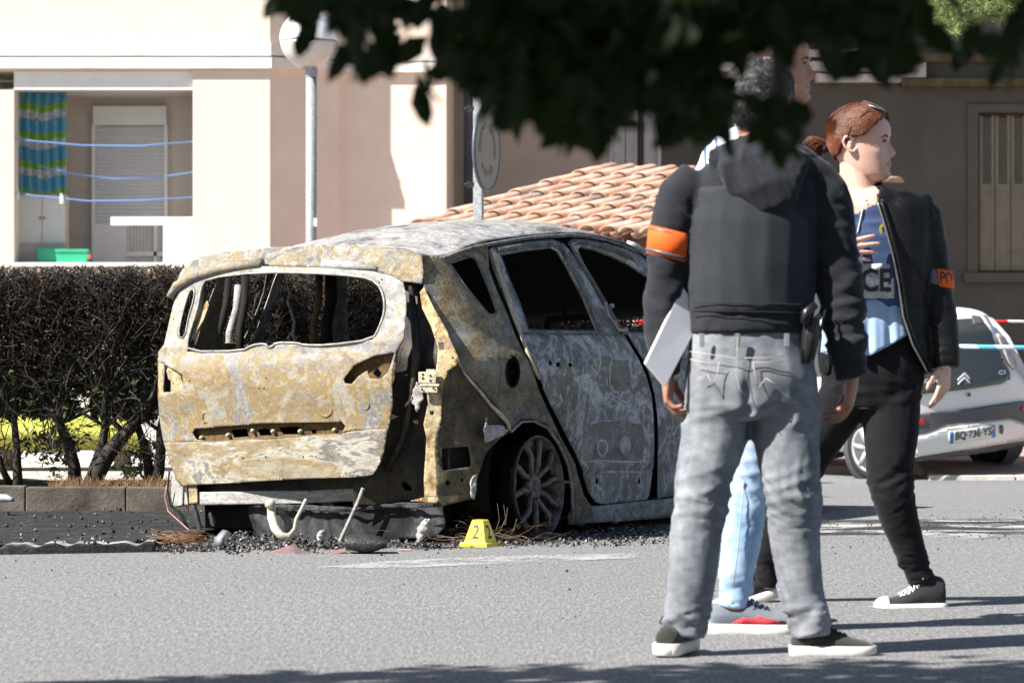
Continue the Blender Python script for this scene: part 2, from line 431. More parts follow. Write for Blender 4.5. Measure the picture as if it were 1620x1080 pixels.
# curtain with printed bands
t = NT('printed_curtain'); s = t.sep(); wv = t.math('ADD', s[2], t.math('MULTIPLY', t.math('SINE', t.math('MULTIPLY', s[0], 9)), .03))
wv = t.math('ADD', wv, t.math('MULTIPLY', t.noise(4, 2), .1))
fr = t.math('FRACT', t.math('MULTIPLY', wv, 1 / .46))
cc = t.ramp(fr, [(0, (.42, .42, .43)), (.30, (.17, .34, .04)), (.52, (.17, .34, .04)), (.54, (.08, .27, .38))], 'CONSTANT')
ft = t.vor(9, src=t.map((1, .2, 1.3)))
cc = t.mix(t.ramp(ft, [(.10, 1), (.13, 0)]), cc, (.55, .58, .55)); sp = t.noise(15, 2, .5)
cc = t.mix(t.math('MULTIPLY', t.ramp(sp, [(.63, 0), (.66, 1)]), t.ramp(fr, [(.28, 1), (.3, 0)])), cc, (.05, .05, .06))
t.color(cc); t.rough(.9)
cu = MB(); rows = []
for j in range(12):
    yy = 143 + (306 - 143) * j / 11
    rows.append([P(28 + (77) * k / 79, yy + (2 * math.sin(k * .35)) * (j / 11), BY + .55 - .05 * math.sin(k * .42 + math.sin(j * .4)) - .02 * math.sin(k * 1.3 + j * .3)) for k in range(80)])
cu.grid(rows); o = cu.build('printed_curtain', t.m, smooth=True); tag(o, 'curtain printed with green and blue bands hanging in the loggia', 'curtain')
c = empty('storage_cabinet', P(66, 420, BY + .6), 'white two door cabinet standing under the printed curtain', 'cabinet')
b = MB(); b.pbox(30, 308, 104, 424, BY + .62, .4); b.build('carcass', M_INW, c)
for x0, x1 in ((31, 66), (67.5, 103)):
    b = MB(); b.pbox(x0, 309, x1, 384, BY + .6, .02); d = b.build('door', plain('cabinet_white', (.62, .6, .57), .6, .05), c)
    b = MB(); b.pbox(x1 - 4 if x0 < 60 else x0 + 1, 343, x1 - 1 if x0 < 60 else x0 + 4, 347, BY + .58, .02); b.build('handle', M_DIRT, d)
M_GREEN = plain('green_plastic', (.03, .36, .20), .45, .1, 5)
for (x0, x1, y0, lab) in ((58, 90, 392, 'green plastic crate half hidden at the left'), (88, 139, 394, 'wider green plastic crate with a red clip at its side')):
    c = empty('plastic_crate', P((x0 + x1) / 2, 420, BY + .3), lab + ', in the loggia', 'crate', 'green crates in the loggia')
    dy = .0 if x0 < 60 else -.12
    b = MB(); YY = BY + .38 + dy
    a0, a1, a2 = P(x0 + 2, 423, YY), P(x1 - 2, 423, YY), P(x1, y0 + 5, YY); a3 = P(x0, y0 + 5, YY)
    b.add([a0, a1, a2, a3, *(v + Vector((0, .35, 0)) for v in (a0, a1, a2, a3))], [(0, 1, 2, 3), (5, 4, 7, 6), (1, 5, 6, 2), (4, 0, 3, 7), (3, 2, 6, 7), (4, 5, 1, 0)]); b.build('body', M_GREEN, c)
    b = MB(); b.pbox(x0 - 1, y0, x1 + 1, y0 + 5, YY - .02, .4); b.build('rim', M_GREEN, c, bevel=.01)
    if x0 > 60: b = MB(); b.pbox(x1, 402, x1 + 4, 409, YY - .01, .05); b.build('clip', plain('red_plastic', (.6, .08, .05), .5), c)
M_BLUEL = plain('blue_cord', (.16, .34, .72), .6, .05)
for i, (pts, lab) in enumerate((([(4, 216), (40, 222), (130, 230), (220, 231), (306, 224)], 'topmost blue washing line across the loggia'), ([(60, 262), (110, 274), (180, 283), (250, 281), (306, 272)], 'middle blue washing line sagging in front of the shutter'), ([(4, 304), (50, 309), (140, 318), (220, 317), (306, 312)], 'lowest blue washing line with white pegs'))):
    b = MB(); b.tube([P(x, y, BY + .1 + (.25 if i == 1 else 0)) for x, y in pts], .010, 6); tag(b.build('washing_line', M_BLUEL, smooth=True), lab, 'washing line', 'blue washing lines')
for x, s_ in ((28, 'left end of the lowest washing line'), (97, 'lowest washing line in front of the cabinet doors')):
    b = MB(); b.pbox(x - 2.5, 303 + (x > 50) * 6, x + 2.5, 316 + (x > 50) * 6, BY + .07, .025); b.pbox(x - 2, 300 + (x > 50) * 6, x + 1, 304 + (x > 50) * 6, BY + .07, .02); tag(b.build('clothes_peg', M_WHITE), 'white peg at the ' + s_, 'peg', 'white pegs')

# ------------------------------------------------------------------ recessed wing on the right
RY = 60.0
M_SHADEW = NT('shade_toned_render'); t = M_SHADEW; f = t.noise(.9, 6, .65, 0, t.map((1.2, 1, .7))); f2 = t.noise(30, 3)
shade = (.105, .104, .092)  # same wall as the tan part; its shade is put into this colour
t.color(t.mix(1, shade, t.ramp(t.mix(.2, f, f2), [(.3, .72), (.7, 1.08)]), 'MULTIPLY')); t.rough(.95); t.bump(f2, .2, .01); M_SHADEW = t.m
M_TANW = plain('tan_render', (.47, .425, .36), .95, .08, 2, .25, 60)
br = empty('building_wing', P(1300, 640, RY), 'grey shaded rear wing with louvred shutters behind the people', 'building')
b = MB()
def px2(x, Y=RY): return P(x, 0, Y).x
def wallr(mb, x0, y0, x1, y1, Y=RY, d=.5): mb.pbox(x0, y0, x1, y1, Y, d)
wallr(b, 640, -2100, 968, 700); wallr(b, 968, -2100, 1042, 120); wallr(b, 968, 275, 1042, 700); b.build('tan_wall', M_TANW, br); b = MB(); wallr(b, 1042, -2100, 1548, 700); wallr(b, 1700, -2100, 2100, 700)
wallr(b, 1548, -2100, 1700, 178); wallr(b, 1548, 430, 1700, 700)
b.build('wall', M_SHADEW, br)
M_OCHRE = plain('stained_ledge', (.10, .085, .05), .9, .3, 6); M_GREYL = plain('pale_ledge', (.50, .49, .46), .85, .3, 7)
b = MB(); b.pbox(720, 78, 1430, 90, RY - .25, .3); b.pbox(720, 97, 1428, 112, RY - .3, .3); b.pbox(1290, 116, 1432, 130, RY - .22, .3); b.build('ledge', M_GREYL, br)
b = MB(); b.pbox(720, 90, 1430, 97, RY - .15, .2); b.pbox(1427, 124, 2100, 137, RY - .3, .4); b.pbox(1427, 84, 2100, 98, RY - .2, .3); b.build('stained_ledge', M_OCHRE, br)
b = MB(); b.pbox(1431, 99, 1465, 122, RY - .32, .3); b.build('junction_box', M_GREYL, br)
M_DPIPE = plain('slate_blue_pipe', (.10, .12, .17), .5, .2, 8)
b = MB(); Yp = RY - .25; b.tube([P(741, -300, Yp), P(741, 340, Yp)], .082, 14)
for yy in (60, 250, 278): b.tube([P(741, yy, Yp), P(741, yy + 4, Yp)], .094, 14)
b.tube([P(741, 330, Yp), P(741, 640, Yp)], .082, 14)
tag(b.build('downpipe', M_DPIPE, smooth=True), 'slate blue downpipe running down the wall behind the round road sign', 'downpipe')
b = MB(); b.tube([P(1013, -200, RY - .2), P(1013, 640, RY - .2)], .045, 10); tag(b.build('drain_pipe', plain('black_pipe', (.02, .02, .02), .5), smooth=True), 'thin black pipe on the wall above the tiled roof', 'pipe')
def shutters(mb, x0, x1, y0, y1, n, Y):
    w = (x1 - x0) / n
    for i in range(n):
        a, c = x0 + i * w + .8, x0 + (i + 1) * w - .8
        mb.pbox(a, y0, a + 5, y1, Y, .06); mb.pbox(c - 5, y0, c, y1, Y, .06)
        mb.pbox(a + 5, lerp(y0, y1, .44), c - 5, y1, Y + .012, .04)
        yy = y0 + 3
        while yy < lerp(y0, y1, .44):
            mb.add([P(a + 5, yy, Y + .05), P(c - 5, yy, Y + .05), P(c - 5, yy + 4, Y + .01), P(a + 5, yy + 4, Y + .01)], [(3, 2, 1, 0)]); yy += 4.6
M_OLDW = plain('aged_shutter_paint', (.20, .195, .155), .8, .12, 9); M_PALEW = plain('pale_shutter_paint', (.50, .51, .50), .7, .1, 8)
wi = MB(); wi.pbox(1531, 165, 1548, 445, RY - .06, .3); wi.pbox(1548, 165, 1700, 178, RY - .06, .3); wi.pbox(1700, 165, 1716, 445, RY - .06, .3); wi = wi.build('window_frame', M_SHADEW, br)
b = MB(); b.pbox(1525, 432, 1730, 446, RY - .14, .3); b.build('sill', M_SHADEW, wi)
b = MB(); shutters(b, 1549, 1699, 184, 428, 6, RY + .04); b.build('louvred_shutter', M_OLDW, wi)
for x in (1566, 1580, 1604, 1618):
    for y in (300, 396): b = MB(); b.pbox(x - 1, y, x + 1, y + 12, RY + .02, .02); b.build('shutter_hinge', M_DIRT, wi)
wi = MB(); wi.pbox(964, 112, 970, 280, RY - .05, .2); wi.pbox(1040, 112, 1046, 280, RY - .05, .2); wi = wi.build('window_frame', M_PALEW, br)
b = MB(); shutters(b, 970, 1009, 118, 275, 2, RY + .04); shutters(b, 1018, 1040, 118, 275, 1, RY + .04); b.build('louvred_shutter', M_PALEW, wi)
b = MB(); b.pbox(1008, 118, 1019, 275, RY + .12, .1); b.build('dark_gap', M_DIRT, wi)
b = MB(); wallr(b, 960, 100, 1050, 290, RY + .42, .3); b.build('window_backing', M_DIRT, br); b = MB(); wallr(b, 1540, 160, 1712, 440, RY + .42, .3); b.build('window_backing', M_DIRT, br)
# end gable closing the wing
b = MB(); b.box((px2(2090), RY - 8, zbot), (px2(2090) + 1, RY + .5, ztop)); b.build('gable_wall', M_SHADEW, br)
# ------------------------------------------------------------------ street lamp
M_GALV = NT('galvanised_steel'); t = M_GALV; f = t.vor(60, out='Color'); f2 = t.noise(25, 5, .6)
t.color(t.mix(.5, t.ramp(f2, [(.3, (.20, .24, .28)), (.7, (.40, .44, .48))]), t.ramp(f, [(.2, .2), (.8, .42)]))); t.rough(.55); t.b.inputs['Metallic'].default_value = .25; M_GALV = t.m
LPY = 38.0
lamp = empty('street_lamp', P(492, 700, LPY), 'globe street lamp on a slim galvanised post left of the sign', 'street lamp')
b = MB(); b.tube([P(492, 690, LPY), P(492.5, 112, LPY)], .062, 16); b.build('post', M_GALV, lamp, True)
b = MB(); b.lathe(P(492.5, 118, LPY), (0, 0, 1), [(-.03, .068), (.05, .075), (.08, .06), (.10, .085), (.13, .1), (.135, .0)], 20); b.build('collar', M_GALV, lamp, True)
b = MB(); b.pbox(497, 345, 501, 358, LPY - .07, .02); b.build('sticker', M_WHITE, lamp)
gr = 46 / FPX * LPY; gc = P(489, 62, LPY)
t = NT('lamp_globe_plastic'); t.color((.75, .74, .70)); t.rough(.18); t.b.inputs['Transmission Weight'].default_value = .35; M_GLOBE = t.m
t = NT('lamp_cap'); t.color((.80, .82, .85)); t.rough(.12); M_CAPL = t.m
b = MB(); b.lathe(gc, (0, 0, 1), [(gr * math.cos(a), gr * math.sin(a)) for a in np.linspace(math.pi * .53, math.pi * .93, 14)], 32); b.build('globe', M_GLOBE, lamp, True, solid=.004)
b = MB(); b.lathe(gc, (0, 0, 1), [(gr * 1.02 * math.cos(a), gr * 1.02 * math.sin(a)) for a in np.linspace(.02, math.pi * .5, 12)] + [(-.02, gr * 1.03), (-.02, gr * .9)], 32); b.build('reflector_cap', M_CAPL, lamp, True)
b = MB(); b.lathe(gc, (0, 0, 1), [(-gr * .9, .04), (-.1, .04), (-.02, .12), (.05, .0)], 16); b.build('bulb_holder', M_GALV, lamp, True)
# ------------------------------------------------------------------ round sign (seen almost edge on)
SY = 27.0
sg = empty('road_sign', P(757, 640, SY), 'round weathered road sign with rusted circling arrows, turned nearly edge on', 'road sign')
b = MB(); pz = P(757, 650, SY); pt = P(757, 150, SY)
b.obox((pz + pt) / 2, (.036, -.008, 0), (.008, .036, 0), (0, 0, (pt - pz).z / 2)); b.build('post', M_GALV, sg, bevel=.004)
sa = math.radians(16); sc = P(769, 236, SY - .06)
ex = Vector((math.sin(sa), -math.cos(sa), 0)); en = Vector((-math.cos(sa), -math.sin(sa), 0)) * -1
en = Vector((math.cos(sa), math.sin(sa), 0)); sr = 66 / FPX * SY
ex = Vector((-math.sin(sa), math.cos(sa), 0))
t = NT('faded_sign_face'); f = t.noise(9, 5, .7); s_ = t.vor(25)
t.color(t.mix(t.ramp(f, [(.6, 0), (.72, .6)]), (.29, .26, .225), (.17, .11, .07))); t.rough(.6); M_SIGN = t.m
nrm = Vector((math.cos(sa), -math.sin(sa), 0)) # face visible to the right of the camera axis
nrm = Vector((.955, -.296, 0)).normalized()
ex = Vector((.296, .955, 0)).normalized()
def disc(c, r0, r1, n, d, mb, mi=0):
    rows = [[c + nrm * d + (ex * math.cos(a) + Vector((0, 0, 1)) * math.sin(a)) * r for a in [2 * math.pi * k / n for k in range(n)]] for r in (r0, r1)]
    mb.grid(rows, mi, True)
b = MB(); disc(sc, 0.0005, sr * .97, 48, .012, b)
b.build('face', M_SIGN, sg)
b = MB(); b.lathe(sc, nrm, [(-.012, .0), (-.012, sr), (.0, sr * 1.02), (.016, sr * 1.0), (.016, sr * .965), (.011, sr * .965)], 48); b.build('rim', plain('dark_rim_metal', (.10, .11, .13), .45, .2, 20, metal=.3), sg, True)
M_RUST = NT('rusted_arrows'); t = M_RUST; f = t.noise(60, 4, .8); t.color(t.ramp(f, [(.4, (.16, .07, .03)), (.5, (.24, .12, .05)), (.56, (.42, .36, .28))])); t.rough(.9); M_RUST = t.m
b = MB()
for k in range(3):
    a0 = math.radians(100 + 120 * k)
    pts = [a0 + math.radians(76) * i / 9 for i in range(10)]
    rr = sr * .58
    def q(a, r): return sc + nrm * .015 + (ex * math.cos(a) + Vector((0, 0, 1)) * math.sin(a)) * r
    b.grid([[q(a, rr - .022) for a in pts], [q(a, rr + .022) for a in pts]])
    a = pts[-1]; b.add([q(a, rr - .06), q(a, rr + .06), q(a + .32, rr)], [(0, 1, 2)])
b.build('arrow', M_RUST, sg)
for py in (172, 292):
    b = MB()
    c0 = P(752, py, SY); b.obox(c0 + Vector((.0, 0, 0)), (.06, 0, 0), (0, .03, 0), (0, 0, .018)); b.tube([c0 + Vector((-.09, 0, 0)), c0 + Vector((-.03, 0, 0))], .014, 8); b.tube([c0 + Vector((-.065, 0, 0)), c0 + Vector((-.05, 0, 0))], .028, 6)
    b.build('bracket', plain('black_bracket', (.02, .02, .02), .5), sg)

# ------------------------------------------------------------------ bin shelter with barrel tiles
HYY = 40.0
TA = math.radians(14)
M_TILE = NT('terracotta_tile'); t = M_TILE; f = t.noise(1.8, 5, .65, .3); f2 = t.noise(40, 3); f3 = t.noise(5, 3)
cc = t.ramp(f3, [(.3, (.50, .27, .19)), (.5, (.60, .38, .28)), (.7, (.68, .52, .42))])
cc = t.mix(t.ramp(f, [(.54, 0), (.66, .75)]), cc, (.22, .19, .17)); t.color(cc); t.rough(.85); t.bump(f2, .3, .01); M_TILE = t.m
M_BEAM = plain('brown_timber', (.12, .055, .03), .7, .25, 8)
sh = empty('bin_shelter', P(1000, 650, HYY), 'open bin shelter under a terracotta barrel tile roof behind the burnt car', 'shelter')
# local frame: E along the eave (towards right, slightly nearer), G up the slope
pitch = .255
pa = P(662, 362, HYY); rtop = P(962, 270, HYY + 1.8)
eave_d = Vector((1, .05, -.035)).normalized()
gd = Vector(((rtop - pa).x, (rtop - pa).y, 0)).normalized()
up = (rtop - pa).normalized(); L_u = (rtop - pa).length; slope = math.asin(up.z)
nor = eave_d.cross(up).normalized()
L_e = 3.45
b = MB(); nt = int(L_e / pitch); seg = 9; nrow = 6
for i in range(nt):
    for kind in (0, 1):
        for r in range(nrow):
            rl = L_u / nrow; u0 = r * rl; u1 = u0 + rl * 1.12
            jit = random.uniform(-.008, .008); cx = (i + (.5 if kind else 0)) * pitch
            rad0, rad1 = (.10, .080) if not kind else (.080, .092)
            rows = []
            for (uu, rad, lift) in ((u0, rad0, .022), (u1, rad1, 0.0)):
                row = []
                for k in range(seg):
                    a = math.pi * k / (seg - 1)
                    y = math.sin(a) * rad * .85
                    if kind: off = eave_d * math.cos(a) * rad + nor * (.045 - y)
                    else: off = eave_d * math.cos(a) * rad + nor * (y + .02 + lift)
                    row.append(pa + eave_d * (cx + jit) + up * (uu + jit) + off)
                rows.append(row)
            b.grid(rows)
b.build('roof_tiles', M_TILE, sh, True, solid=.012)
# second slope + ridge
ridge = pa + up * L_u
b = MB()
k = 0.0
while k < L_e - .1:
    r0, r1 = .105, .088
    rows = [[ridge + eave_d * kk + (gd * math.cos(a) + Vector((0, 0, 1)) * math.sin(a) * .8) * rr + Vector((0, 0, -.01)) for a in [math.pi * j / 8 for j in range(9)]] for kk, rr in ((k, r0), (k + .40, r1))]
    b.grid(rows); k += .37
b.build('ridge_tiles', M_TILE, sh, True, solid=.012)
b = MB()
def oriented(c0, c1, hw, hh, mb, mi=0):
    c0, c1 = Vector(c0), Vector(c1); d = (c1 - c0); l = d.length / 2; d.normalize()
    sd = d.cross(Vector((0, 0, 1))); sd = sd.normalized() if sd.length > .1 else Vector((1, 0, 0)); u_ = sd.cross(d)
    mb.obox((c0 + c1) / 2, d * l, sd * hw, u_ * hh, mi)
e1 = pa + eave_d * L_e
oriented(pa + up * .15 - nor * .10 + eave_d * .05, e1 + up * .15 - nor * .10 - eave_d * .15, .05, .075, b)
oriented(pa + up * 2.4 - nor * .10, e1 + up * 2.4 - nor * .10, .05, .075, b)
for i in range(9):
    q_ = pa + eave_d * (.1 + i * (L_e - .3) / 8); oriented(q_ + up * .02 - nor * .035, q_ + up * 2.7 - nor * .035, .035, .04, b)
b.build('beam', M_BEAM, sh)
for i in (.06, .5, .96):
    for u in (.2, 2.4):
        q_ = pa + eave_d * L_e * i + up * u - nor * .15
        bb = MB(); oriented((q_.x, q_.y, -.3), (q_.x, q_.y, q_.z), .06, .06, bb); bb.build('post', M_BEAM, sh)
# bins in the shelter
for i, (px_, YY, lab) in enumerate(((985, 40.0, 'green wheeled bin in the tiled shelter seen through the burnt car'), (1085, 39.5, 'second green wheeled bin in the shelter, hidden behind the men'))):
    c = empty('wheeled_bin', P(px_, 640, YY), lab, 'bin'); o0 = P(px_, 0, YY).x
    b = MB(); vs = [Vector((o0 + a * w, YY + d * dd_, z)) for z, w, dd_ in ((-.1, .42, .32), (.95, .6, .42)) for a, d in ((-1, -1), (1, -1), (1, 1), (-1, 1))]
    b.add(vs, [(3, 2, 1, 0), (4, 5, 6, 7), (0, 1, 5, 4), (1, 2, 6, 5), (2, 3, 7, 6), (3, 0, 4, 7)]); b.build('body', plain('bin_green', (.02, .10, .05), .5), c, bevel=.03)
    b = MB(); b.box((o0 - .63, YY - .46, .95), (o0 + .63, YY + .46, 1.06)); b.build('lid', plain('bin_lid_green', (.02, .12, .06), .5), c, bevel=.03)
    b = MB()
    for a in (-.4, .4): b.tube([(o0 + a - .03, YY - .3, -.14), (o0 + a + .03, YY - .3, -.14)], .09, 12)
    b.build('wheels', M_DIRT, c)
# ------------------------------------------------------------------ things behind the hedge
M_YEL = plain('lime_yellow_plastic', (.36, .37, .06), .5, .1, 3)
c = empty('garden_bench', P(110, 760, 23.5), 'lime yellow low bench seen through the burnt hedge', 'bench')
b = MB(); rows = []
for i in range(30):
    px_ = -60 + 285 * i / 29; dip = 6 * math.sin(i * .35)
    rows.append([P(px_, 655 + dip, 23.4), P(px_, 676 + dip * .5, 23.2), P(px_, 690, 23.15), P(px_, 712 - dip * .4, 23.35), P(px_, 712, 23.8), P(px_, 655, 23.8)])
b.grid(rows, wrap=True); b.build('seat', M_YEL, c, True)
for px_ in (5, 190):
    b = MB(); b.pbox(px_ - 10, 700, px_ + 10, 765, 23.4, .3); b.build('leg', M_DIRT, c)
b = MB(); b.pbox(-200, 722, 232, 762, 24.2, .25); tag(b.build('low_wall', M_WHITE, bevel=.01), 'low white wall at ground level behind the burnt hedge', 'wall')
# barrier tapes
def tape(name, p0, p1, sag, w, c1, c2, lab, n=60, period=.35):
    b = MB(); rows = []
    for i in range(n + 1):
        u_ = i / n; q_ = p0.lerp(p1, u_) - Vector((0, 0, sag * 4 * u_ * (1 - u_)))
        tw = math.sin(u_ * 9) * .3; o_ = Vector((0, math.sin(tw), math.cos(tw))) * w / 2
        rows.append([q_ - o_, q_ + o_])
    b.grid(rows)
    t = NT(name + '_stripes'); s = t.sep(); v = t.math('FRACT', t.math('MULTIPLY', t.math('ADD', s[0], s[2]), 1 / period))
    t.color(t.ramp(v, [(0, c1), (.5, c2)], 'CONSTANT')); t.rough(.35)
    tag(b.build(name, t.m, smooth=True, solid=.001), lab, 'tape')
tape('barrier_tape', P(1380, 506, 31), P(1900, 508, 31), .01, .028, (.65, .03, .03), (.8, .8, .8), 'red and white barrier tape stretched above the white hatchback', period=.3)
tape('barrier_tape', P(1400, 545, 26), P(1900, 551, 26), .01, .035, (.75, .82, .85), (.12, .48, .70), 'blue and white police tape stretched low across the white hatchback', period=.28)
tape('barrier_tape', P(800, 511, 33), P(1120, 508, 33), .01, .06, (.65, .05, .04), (.72, .7, .66), 'red and white barrier tape seen through the burnt car windows', period=.22)
# ================================================================== the burnt car
CY = CO
def W(u, s, z): return CO + CF * u + CRt * s + CZ * z
def Sside(u, z, wrap=True):
    k = min(1, max(0, (.9 - u) / .9))
    s = .90 - max(0, min(z, 1.03) - .87) * lerp(.36, .62, k) - max(0, z - 1.03) * lerp(.33, .44, k) - .012 * max(0, .45 - z) / .4
    if z > .87: s -= .0
    if wrap and u < -.35: s -= .40 * (-.35 - u) ** 2 / .4
    if u > 3.0: s -= .35 * (u - 3.0) ** 2
    if u > 1.7 and z > .95: s -= .02 * (u - 1.7)
    return s
def Urear(s, z): return -.80 + max(0, z - .9) * .35 + .12 * (s / .85) ** 2
E0 = Vector((0, 0, EYE))
def un_side(px, py, off=0.0):
    d = P(px, py, 1.0) - E0; s = .87
    for _ in range(34):
        t_ = ((CO - E0).dot(CRt) + s) / d.dot(CRt); p = E0 + d * t_ - CO; u, z = p.dot(CF), p.dot(CZ); s = s * .5 + .5 * (Sside(u, z) + off)
    return (u, s, z)
def un_rear(px, py, off=0.0):
    d = P(px, py, 1.0) - E0; u = -.75
    for _ in range(14):
        t_ = ((CO - E0).dot(CF) + u) / d.dot(CF); p = E0 + d * t_ - CO; s, z = p.dot(CRt), p.dot(CZ); u = Urear(s, z) + off
    return (u, s, z)
MIR = .02
def mirror(c): return (c[0], MIR - c[1], c[2])
car = empty('burnt_car', CO, 'burnt out people carrier, rusty ochre and ash grey, its glass gone and tailgate askew', 'car')
def panel(name, mat, outer, holes=(), mp=un_side, off=0.0, step=7, parent=None, thick=.005, amp=.0035, ns=7, mir=False, sm=0, hsm=0, both=False):
    if sm: outer = smooth_poly(outer, sm)
    if hsm: holes = [smooth_poly(h, hsm) for h in holes]
    v, f = flat_tri(outer, list(holes), step)
    cc = [mp(x, y, off) for x, y in v]
    cc = [(u + amp * noise.noise(Vector((u * ns + 3, s * ns, z * ns))), s + amp * noise.noise(Vector((u * ns, s * ns + 9, z * ns))), z) for u, s, z in cc]
    outs = []
    for m_ in ([False, True] if both else [mir]):
        c2 = [mirror(c) for c in cc] if m_ else cc
        vs = [W(*c) for c in c2]
        # orient faces outward
        a, b_, c_ = [vs[i] for i in f[len(f) // 2]]; nn = (b_ - a).cross(c_ - a); ctr = W(.9, MIR / 2, .7)
        ff = f if nn.dot(a - ctr) > 0 else [tuple(reversed(q)) for q in f]
        outs.append(mesh_obj(name, vs, ff, mat, parent or car, smooth=True, solid=thick))
    return outs[0] if len(outs) == 1 else outs
# ---- burnt metal
def burnt(name, stops, seed=0, sc=2.6, lines=.5, lf=11, det=7, flake=.35, rough=.78, stretch=(1, 1, 1), fleck=(.035, .03, .028), fl_amt=.5, metal=.15, pale=(.62, .60, .55), zmix=None):
    t = NT(name)
    co = t.map(stretch, (0, 0, CA), (seed, seed * .7, seed * 1.3))
    w1 = t.noise(sc, det, .62, .9, co)
    w2 = t.noise(sc * 3.2, 6, .7, 1.2, co)
    w3 = t.noise(55, 4, .75, 0, co)
    w4 = t.noise(17, 6, .8, .2, co)
    f = t.math('ADD', t.math('ADD', t.math('MULTIPLY', w1, .62), t.math('MULTIPLY', w2, .26)), t.math('ADD', t.math('MULTIPLY', w4, .08), t.math('MULTIPLY', w3, .04)))
    c = t.ramp(f, stops)
    if zmix:
        zz = t.math('ADD', t.sep()[2], t.math('MULTIPLY', t.math('SUBTRACT', w1, .5), .5)); c = t.mix(t.ramp(t.math('MULTIPLY', zz, .5), [(zmix[0] / 2, 0), (zmix[1] / 2, 1)]), c, t.ramp(f, zmix[2]))
    # tide lines of scorched paint
    ln = t.math('FRACT', t.math('MULTIPLY', t.noise(sc * 1.15, 3, .5, 1.1, co), lf))
    ed = t.ramp(ln, [(0, 1), (.10, 0), (.86, 0), (.97, 1)])
    msk = t.ramp(t.noise(sc * 1.1, 3, .5, 0, t.map((1, 1, 1), loc=(seed + 5, 2, 1))), [(.42, 0), (.56, 1)])
    c = t.mix(t.math('MULTIPLY', t.math('MULTIPLY', ed, msk), lines), c, pale)
    # dark flaking
    fk = t.noise(24, 8, .78, .6, co)
    fm = t.ramp(t.math('ADD', fk, t.math('MULTIPLY', w2, .5)), [(.80 - .12 * fl_amt, 0), (.86 - .1 * fl_amt, 1)])
    c = t.mix(t.math('MULTIPLY', fm, flake), c, fleck)
    c = t.mix(.4, c, t.ramp(w3, [(.3, .25), (.7, .95)]), 'MULTIPLY')
    pin = t.vor(60, src=co); 
    c = t.mix(t.math('MULTIPLY', t.ramp(pin, [(.05, 1), (.12, 0)]), .5), c, fleck)
    sm = t.noise(sc * 1.7, 6, .75, .8, t.map((1, 1, 1), loc=(seed * 2 + 1, 4, 2))); c = t.mix(1, c, t.ramp(sm, [(.30, .45), (.45, .9), (.55, 1.0), (.68, .62)]), 'MULTIPLY')
    w5 = t.noise(7, 7, .8, .6, t.map((1, 1, 1), loc=(seed, 7, seed))); ln2 = t.math('ABSOLUTE', t.math('SUBTRACT', w5, .5)); c = t.mix(t.math('MULTIPLY', t.ramp(ln2, [(.0, .75), (.012, 0)]), .6), c, fleck)
    t.color(c); t.rough(rough); t.spec(.25); t.b.inputs['Metallic'].default_value = metal
    t.bump(t.math('ADD', t.math('ADD', t.math('MULTIPLY', fk, .8), w3), t.math('MULTIPLY', ed, .4)), .5, .006)
    return t.m
OC = (.28, .198, .088); CRM = (.37, .325, .225); ASH = (.31, .30, .285); GR = (.145, .14, .14); DK = (.08, .075, .075); BRN = (.14, .10, .06); ORG = (.29, .15, .06)
M_TG = burnt('scorched_tailgate_paint', [(.33, DK), (.39, GR), (.43, ASH), (.455, CRM), (.475, OC), (.505, OC), (.515, CRM), (.53, GR), (.55, ASH), (.57, CRM), (.60, OC), (.63, GR), (.68, ORG)], 1.0, 2.0, .35, .6, stretch=(.9, .9, 1.15), fleck=(.20, .19, .19), zmix=(.82, 1.08, [(.33, GR), (.40, ASH), (.46, (.44, .44, .45)), (.50, CRM), (.53, (.46, .46, .46)), (.57, ASH), (.61, OC), (.66, GR)]))
M_TGL = burnt('banded_tailgate_paint', [(.32, GR), (.38, ASH), (.43, CRM), (.47, OC), (.50, CRM), (.53, (.52, .49, .42)), (.555, GR), (.58, CRM), (.61, ORG), (.64, (.52, .48, .40)), (.68, GR)], 4.0, 2.1, .3, .5, stretch=(.6, .6, 1.9), fleck=(.22, .2, .18))
M_SPO = burnt('ashen_roof_edge', [(.32, GR), (.40, ASH), (.46, (.42, .40, .35)), (.49, OC), (.515, CRM), (.54, ASH), (.58, GR), (.61, ASH), (.65, CRM)], 8.0, 4, .3, .75, fleck=(.17, .165, .16))
M_ROOF = burnt('flaked_roof_paint', [(.34, DK), (.40, GR), (.45, (.42, .42, .43)), (.52, (.58, .57, .55)), (.58, (.40, .385, .35)), (.62, (.30, .27, .2)), (.68, BRN)], 2.5, 4, .3, .9, stretch=(1, 1, .5), fl_amt=1.0, fleck=(.05, .048, .05), rough=.6)
M_QTR = burnt('scorched_quarter_paint', [(.32, DK), (.40, BRN), (.45, (.15, .14, .13)), (.49, (.24, .22, .19)), (.52, (.22, .16, .08)), (.56, (.13, .12, .11)), (.60, (.26, .24, .21)), (.68, DK)], 11.0, 2.5, .3, .6, stretch=(.7, .7, 1.2), fleck=(.05, .04, .035), zmix=(.80, .95, [(.32, GR), (.39, (.34, .33, .31)), (.44, CRM), (.48, OC), (.51, CRM), (.54, ASH), (.58, OC), (.63, BRN), (.68, GR)]))
M_DOOR = burnt('scorched_door_paint', [(.34, (.13, .13, .13)), (.41, (.25, .245, .24)), (.45, (.52, .52, .55)), (.465, (.22, .21, .19)), (.50, (.27, .26, .24)), (.515, (.62, .62, .65)), (.53, (.34, .34, .36)), (.58, (.24, .235, .22)), (.61, (.50, .50, .53)), (.66, (.16, .15, .14))], 3.3, 1.8, .95, 4.5, 5, .3, stretch=(1, 1, .9), fleck=(.09, .085, .08), pale=(.66, .66, .68))
